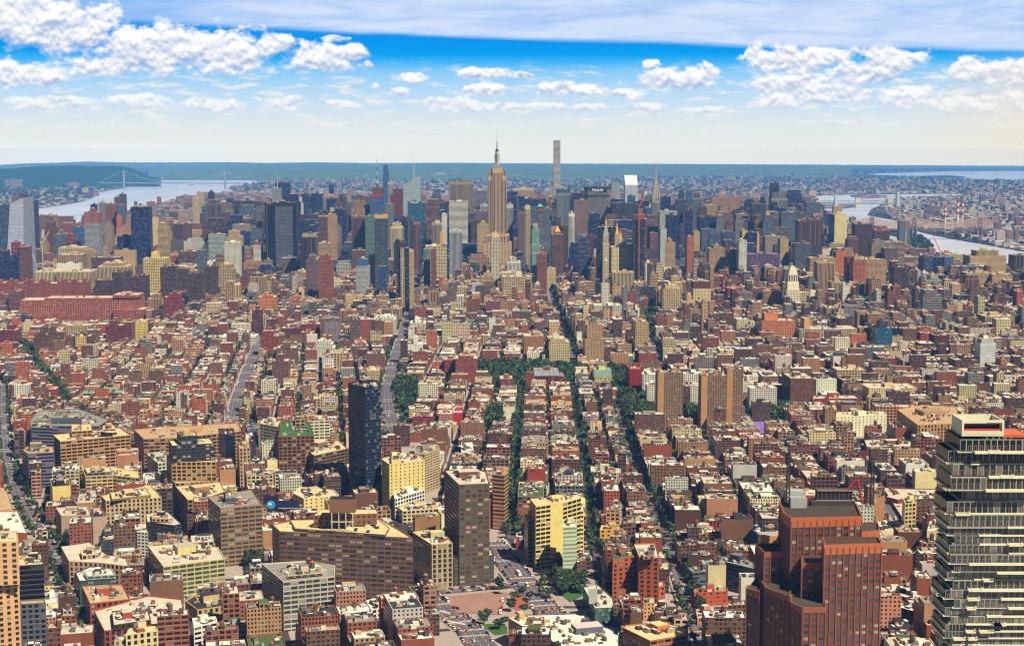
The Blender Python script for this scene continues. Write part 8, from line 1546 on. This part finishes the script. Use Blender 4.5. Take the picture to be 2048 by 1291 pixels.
for (cx, cy, nx_, k) in ((1690,352,60,14),(1560,352,70,22),(1900,367,60,16),(1380,368,80,18),(640,366,90,26),(700,372,90,22),(1240,372,80,20),(1020,374,60,14),(1750,372,110,34),(590,371,60,16),(800,378,60,12),(1450,352,30,8),(1730,380,60,14),(1490,375,60,14)):
    for _ in range(k): 
        a, b_ = cx + r.uniform(-nx_, nx_), cy + r.uniform(-3, 3)
        if inland(a, b_): farlot(a, b_, 1)
tag(fb.build('distant_buildings', None), 'mass of far-off houses and slabs spread to the horizon', 'distant buildings', kind='stuff')
# ================================================================ trees
LEAF = [lin(46,62,20), lin(62,84,26), lin(88,108,34), lin(36,48,20), lin(86,116,40)]
def crown_pts(r, R_, H, n):
    lobes = [(r.uniform(-.45,.45)*R_, r.uniform(-.45,.45)*R_, H*r.uniform(.5,.85), R_*r.uniform(.45,.72)) for _ in range(6)]; out = []
    for _ in range(n):
        lx, ly, lz, lr = r.choice(lobes); a = r.uniform(0, 2*math.pi); e_ = math.acos(r.uniform(-.55, 1)); rr = lr * r.uniform(.72, 1.05)
        out.append((lx + rr*math.sin(e_)*math.cos(a), ly + rr*math.sin(e_)*math.sin(a), lz + rr*.8*math.cos(e_), a, e_))
    return out
def leaves(mb, x, y, z, R_, H, n, r, size, tint):
    base = [LEAF[0], LEAF[1], LEAF[2], LEAF[3], LEAF[1]]
    for (a, b_, c, an, e_) in crown_pts(r, R_, H, n):
        nx, ny, nz = math.sin(e_)*math.cos(an) + r.uniform(-.5,.5), math.sin(e_)*math.sin(an) + r.uniform(-.5,.5), math.cos(e_) + r.uniform(-.3,.5); N_ = Vector((nx, ny, nz)).normalized(); u = N_.orthogonal().normalized(); v = N_.cross(u); s_ = size * r.uniform(.6, 1.3); k = r.uniform(0, 6.28); u, v = (u*math.cos(k)+v*math.sin(k))*s_, (v*math.cos(k)-u*math.sin(k))*s_*.8
        P_ = Vector((x+a, y+b_, z+c)); col = r.choice(base); mb.face([tuple(P_-u-v*.6), tuple(P_+u*.9-v), tuple(P_+u+v*.7), tuple(P_-u*.7+v)], PLAIN, tuple(q*tint for q in col))
def spot_line(nm, off, step, sz=(4, 5.4)):
    W_, w, _ = WR[nm]
    for (x0, y0), (x1, y1) in zip(W_, W_[1:]):
        L = math.hypot(x1-x0, y1-y0); nx, ny = -(y1-y0)/L, (x1-x0)/L; t = 0
        while t < L:
            if rng.random() < .86: TREESPOTS.append((x0+(x1-x0)*t/L + nx*off + rng.uniform(-.8,.8), y0+(y1-y0)*t/L + ny*off, rng.uniform(*sz), rng.uniform(9, 14), 's'))
            t += step * rng.uniform(.8, 1.3)
for nm, o_, st_ in (('the first tree-lined street', 5.5, 8), ('the first tree-lined street', -5.5, 8), ('the second tree-lined street', 5.5, 8), ('the second tree-lined street', -5.5, 9), ('the open street right of centre', 8, 9), ('the open street right of centre', -8.2, 26), ('the leafy diagonal village street', 5, 8), ('the leafy diagonal village street', -5, 8),
    ('the wide middle avenue', 14.5, 18), ('the wide middle avenue', -14.5, 24), ('the avenue leading to the arch', 8, 14), ('the street east of the park', 7, 14), ('the broad western avenue', 18, 26), ('the avenue at the left edge', 8.5, 22), ('the avenue at the left edge', -8.5, 26), ('the narrow cast-iron street', 5, 60), ('the cross street above the empty lot', -9, 60)): spot_line(nm, o_, st_)
for x, y in ((1003,1192),(1028,1205),(1045,1198),(1060,1205),(1022,1226),(1048,1232),(975,1245),(1000,1262),(968,1252),(1010,1255),(1085,1195),(1100,1200),(1120,1178),(1135,1160),(1150,1160),(1160,1172),(500,1130),(512,1120),(520,1140),(505,1155),(95,1085),(100,1060),(142,1205),(148,1215),(270,1170)):
    X, Y = at_h(x, y); TREESPOTS.append((X, Y, rng.uniform(3.6, 5.5), rng.uniform(9, 14), 'p'))
for x, y in BACKTREES:
    if occ_at(x, y) in (0, 3): TREESPOTS.append((x, y, rng.uniform(2.8, 4.6), rng.uniform(9, 15), 'y'))
vis = []
for t in TREESPOTS:
    px, py = pix(t[0], t[1], t[3])
    if -10 < px < 2058 and py < 1300 and occ_at(t[0], t[1]) != 2: vis.append((math.hypot(t[0], t[1]) / t[2], t))
vis.sort(key=lambda a: a[0]); rt_ = random.Random(4); PROT = []
for k in range(8):
    c = MB(); leaves(c, 0, 0, 0, 4.6, 12, 150, rt_, .95, [.8,1,1.25,.9,1.1,.75,1.4,1][k]); tr = MB(); tr.cyl(0, 0, -1, 6.5, .38, .2, 6, PLAIN, lin(86,70,56), False)
    for q in range(4): a = q*1.6 + k; tr.beam((0, 0, 4.6), (2.4*math.cos(a), 2.4*math.sin(a), 8.5), .22, lin(86,70,56))
    PROT.append((c.mesh('crown'), tr.mesh('trunk'), ['deep green','mid green','bright green','dark green','fresh green','blackish green','light green','plain green'][k]))
for i, (_, (x, y, R_, H, ty)) in enumerate(vis[:290]):
    k = rt_.randrange(8); o = empty('street_tree' if ty == 's' else 'tree', (x, y, 1.5 + drop(x, y)), cat='tree', group={'s': 'trees along the streets', 'p': 'trees of the parks and plazas', 'y': 'trees in the back yards'}[ty])
    o['label'] = uniq('%s %s' % (PROT[k][2], {'s': 'street tree', 'p': 'park tree', 'y': 'back-yard tree'}[ty]), x, y)
    for nm, me in (('crown', PROT[k][0]), ('trunk', PROT[k][1])):
        c = bpy.data.objects.new(nm, me); sc.collection.objects.link(c); c.parent = o; c.scale = (R_/4.6, R_/4.6, H/12.5); c.rotation_euler = (0, 0, rt_.uniform(0, 6))
mb = MB()
for _, (x, y, R_, H, ty) in vis[290:]:
    d = math.hypot(x, y); leaves(mb, x, y, 1.5 + drop(x, y), R_, H, 46 if d < 2600 else 24, rt_, 1.5 if d < 2600 else 2.2, rt_.choice([.55,.7,.9,1,1.2,1.6]))
for _ in range(1500):                       # the great park and the wooded flats beyond midtown
    t = rt_.random(); Y = 6780 + 3900*rt_.random(); X = -790 + (Y-6750)*.038 + t*(790 - (Y-6750)*.075); leaves(mb, X, Y, 2 + drop(X, Y), 13, 16, 9, rt_, 7, .9)
o = mb.build('foliage', None); tag(o, 'tree crowns of farther streets, yards and parks', 'trees', kind='stuff')
mb = MB()
for _ in range(5200):
    px = rt_.uniform(300, 2060); y = 341 + 150*rt_.random()**2.2
    if inland(px, y) and (y < 386 or px > 1560): X, Y = at_h(px, y); (Y > 12000 or px > 1560) and leaves(mb, X, Y, drop(X, Y), 30 if Y > 14000 else 16, 14, 5, rt_, 15 if Y > 14000 else 8, 1)
for _ in range(1300):
    y = rt_.uniform(350, 430); px = rt_.uniform(-40, 300)
    if px < interp([(341,295,0),(356,316,0),(363,312,0),(372,262,0),(378,235,0),(384,200,0),(395,185,0),(403,165,0),(413,105,0),(418,66,0),(430,10,0)], y, 1) - 4: X, Y = at_h(px, y); leaves(mb, X, Y, drop(X, Y), 24, 16, 7, rt_, 11, .9)
for _ in range(260):
    y = rt_.uniform(424, 500); tb = [(423,1624,1650),(430,1630,1664),(436,1642,1680),(449,1662,1705),(460,1700,1770),(470,1780,1830),(477,1808,1852),(490,1814,1868),(500,1822,1866)]; px = rt_.uniform(interp(tb, y, 1)+3, interp(tb, y, 2)-3); X, Y = at_h(px, y); leaves(mb, X, Y, drop(X, Y) + 1, 9, 13, 9, rt_, 5, .9)
tag(mb.build('woods', None), 'far woods and street trees toward the horizon', 'woods', kind='stuff')
# ================================================================ traffic
def car_mesh(col, kind='car'):
    m = MB(); g_ = lin(26,28,34)
    L, w, h = {'car': (4.6,1.9,.8), 'van': (6.2,2.1,1.7), 'bus': (12,2.6,2.4)}[kind]
    body = [(-L/2, .3), (-L/2, .3+h), (L/2*.96, .3+h*.88), (L/2, .3)]
    for s_ in (-1, 1): pts = [(s_*w/2, a, b_) for a, b_ in body]; m.face(pts if s_ > 0 else pts[::-1], PLAIN, col)
    for (a, b_), (c, d) in zip(body, body[1:] + body[:1]): m.face([(-w/2, a, b_), (-w/2, c, d), (w/2, c, d), (w/2, a, b_)][::-1], PLAIN, col)
    t = [(-L*.36, .3+h), (-L*.26, .3+h+.55), (L*.12, .3+h+.55), (L*.27, .3+h*.92)] if kind == 'car' else [(-L*.48, .3+h), (-L*.47, .3+h+.6), (L*.38, .3+h+.6), (L*.47, .3+h)]
    for s_ in (-1, 1): pts = [(s_*w*.43, a, b_) for a, b_ in t]; m.face(pts if s_ > 0 else pts[::-1], GLASS, g_)
    for i, ((a, b_), (c, d)) in enumerate(zip(t, t[1:])): m.face([(-w*.43, a, b_), (-w*.43, c, d), (w*.43, c, d), (w*.43, a, b_)][::-1], PLAIN if i == 1 else GLASS, col if i == 1 else g_)
    for a in (-L*.32, L*.32):
        for s_ in (-1, 1): m.box(s_*w*.45, a, 0, .62, .28, .66, 0, PLAIN, lin(20,20,22))
    return m.mesh(kind)
CM = {n: car_mesh(c) for n, c in (('white', lin(226,226,224)), ('black', lin(26,26,30)), ('silver', lin(160,162,168)), ('dark blue', lin(30,40,70)), ('red', lin(160,30,34)), ('grey', lin(96,98,104)))}
TAXI, VAN, BUS = car_mesh(lin(244,150,20)), car_mesh(lin(232,230,224), 'van'), car_mesh(lin(236,236,236), 'bus')
nc = 0; cand = []
for nm, (W_, w, lanes) in WR.items():
    if nm.startswith('the far'): continue
    for (x0, y0), (x1, y1) in zip(W_, W_[1:]):
        L = math.hypot(x1-x0, y1-y0); dx_, dy_ = (x1-x0)/L, (y1-y0)/L; ln = [(-w/2+1.3, 7.5, .75), (w/2-1.3, 7.5, .75)] + [(-w/2 + w*(k+.5)/max(1, lanes), 26, .5) for k in range(max(1, lanes))]
        for off, step, pr in ln:
            t = rt_.uniform(0, 5)
            while t < L:
                if rt_.random() < pr: X, Y = x0+dx_*t-dy_*off, y0+dy_*t+dx_*off; cand.append((Y, X, nm, math.atan2(dy_, dx_) - math.pi/2, step > 10))
                t += step * rt_.uniform(.9, 1.4)
cand.sort(); ntx = 0
for Y, X, nm, a, moving in cand:
    px, py = pix(X, Y)
    if not (0 < px < 2048 and py < 1290): continue
    tx = rt_.random() < (.5 if moving else .06)
    if tx and ntx < 110: me, k_, cat = TAXI, 'taxi', 'taxi'; cn = 'yellow-orange'; ntx += 1
    elif rt_.random() < .06: me, k_, cat, cn = VAN, 'van', 'van', 'white'
    else:
        if nc > 285: continue
        cn = rt_.choice(list(CM)); me, k_, cat = CM[cn], 'car', 'car'; nc += 1
    o = bpy.data.objects.new(k_, me); sc.collection.objects.link(o); o.location = (X, Y, 2.05 + drop(X, Y)); o.rotation_euler = (0, 0, a)
    tag(o, None, cat, 'vehicles on the streets')
    key = (cn, cat, moving, nm); SEEN[key] = SEEN.get(key, 0) + 1; o['label'] = '%s %s %s %s, %s up the road' % (cn, cat, 'driving' if moving else 'parked', 'along ' + nm.replace('the ','',1) if 0 else 'on ' + nm, ordw(SEEN[key]))
X, Y = at_h(1037, 1152); o = bpy.data.objects.new('bus', BUS); sc.collection.objects.link(o); o.location = (X, Y, 2.05 + drop(X, Y)); o.rotation_euler = (0, 0, .25); tag(o, 'white coach heading down the lower avenue between the taxis', 'bus')
for i, (px, py) in enumerate(((1003,1222),(1001,1230),(1005,1206))):
    X, Y = at_h(px, py); o = bpy.data.objects.new('van', VAN if i else car_mesh(lin(200,60,30), 'van')); sc.collection.objects.link(o); o.location = (X, Y, 2.1); tag(o, ['red food truck parked at the edge of the empty lot','white van between the two trucks by the empty lot','white truck under the big tree by the empty lot'][i], 'van')
def boat(px, py, L, label):
    X, Y = at_h(px, py); o, o3, z = root('boat', 'boat', label, X, Y); m = MB(); h = [(-L/2, -L*.1), (L*.3, -L*.12), (L/2, 0), (L*.3, L*.12), (-L/2, L*.1)]; m.prism([(X+a, Y+b_) for a, b_ in h], z-1.5, z+L*.06, PLAIN, lin(190,60,60), top=PLAIN); m.build('hull', o, o3); m = MB(); m.box(X-L*.25, Y, z+L*.06, z+L*.2, L*.22, L*.14, 0, PLAIN, lin(236,232,226)); m.build('cabin', o, o3)
boat(2030, 497, 60, 'red-hulled barge moored on the far bank of the east river'); boat(382, 370, 70, 'small vessel in mid-river just before the suspension bridge'); boat(421, 372, 60, 'small vessel near the right tower of the suspension bridge')
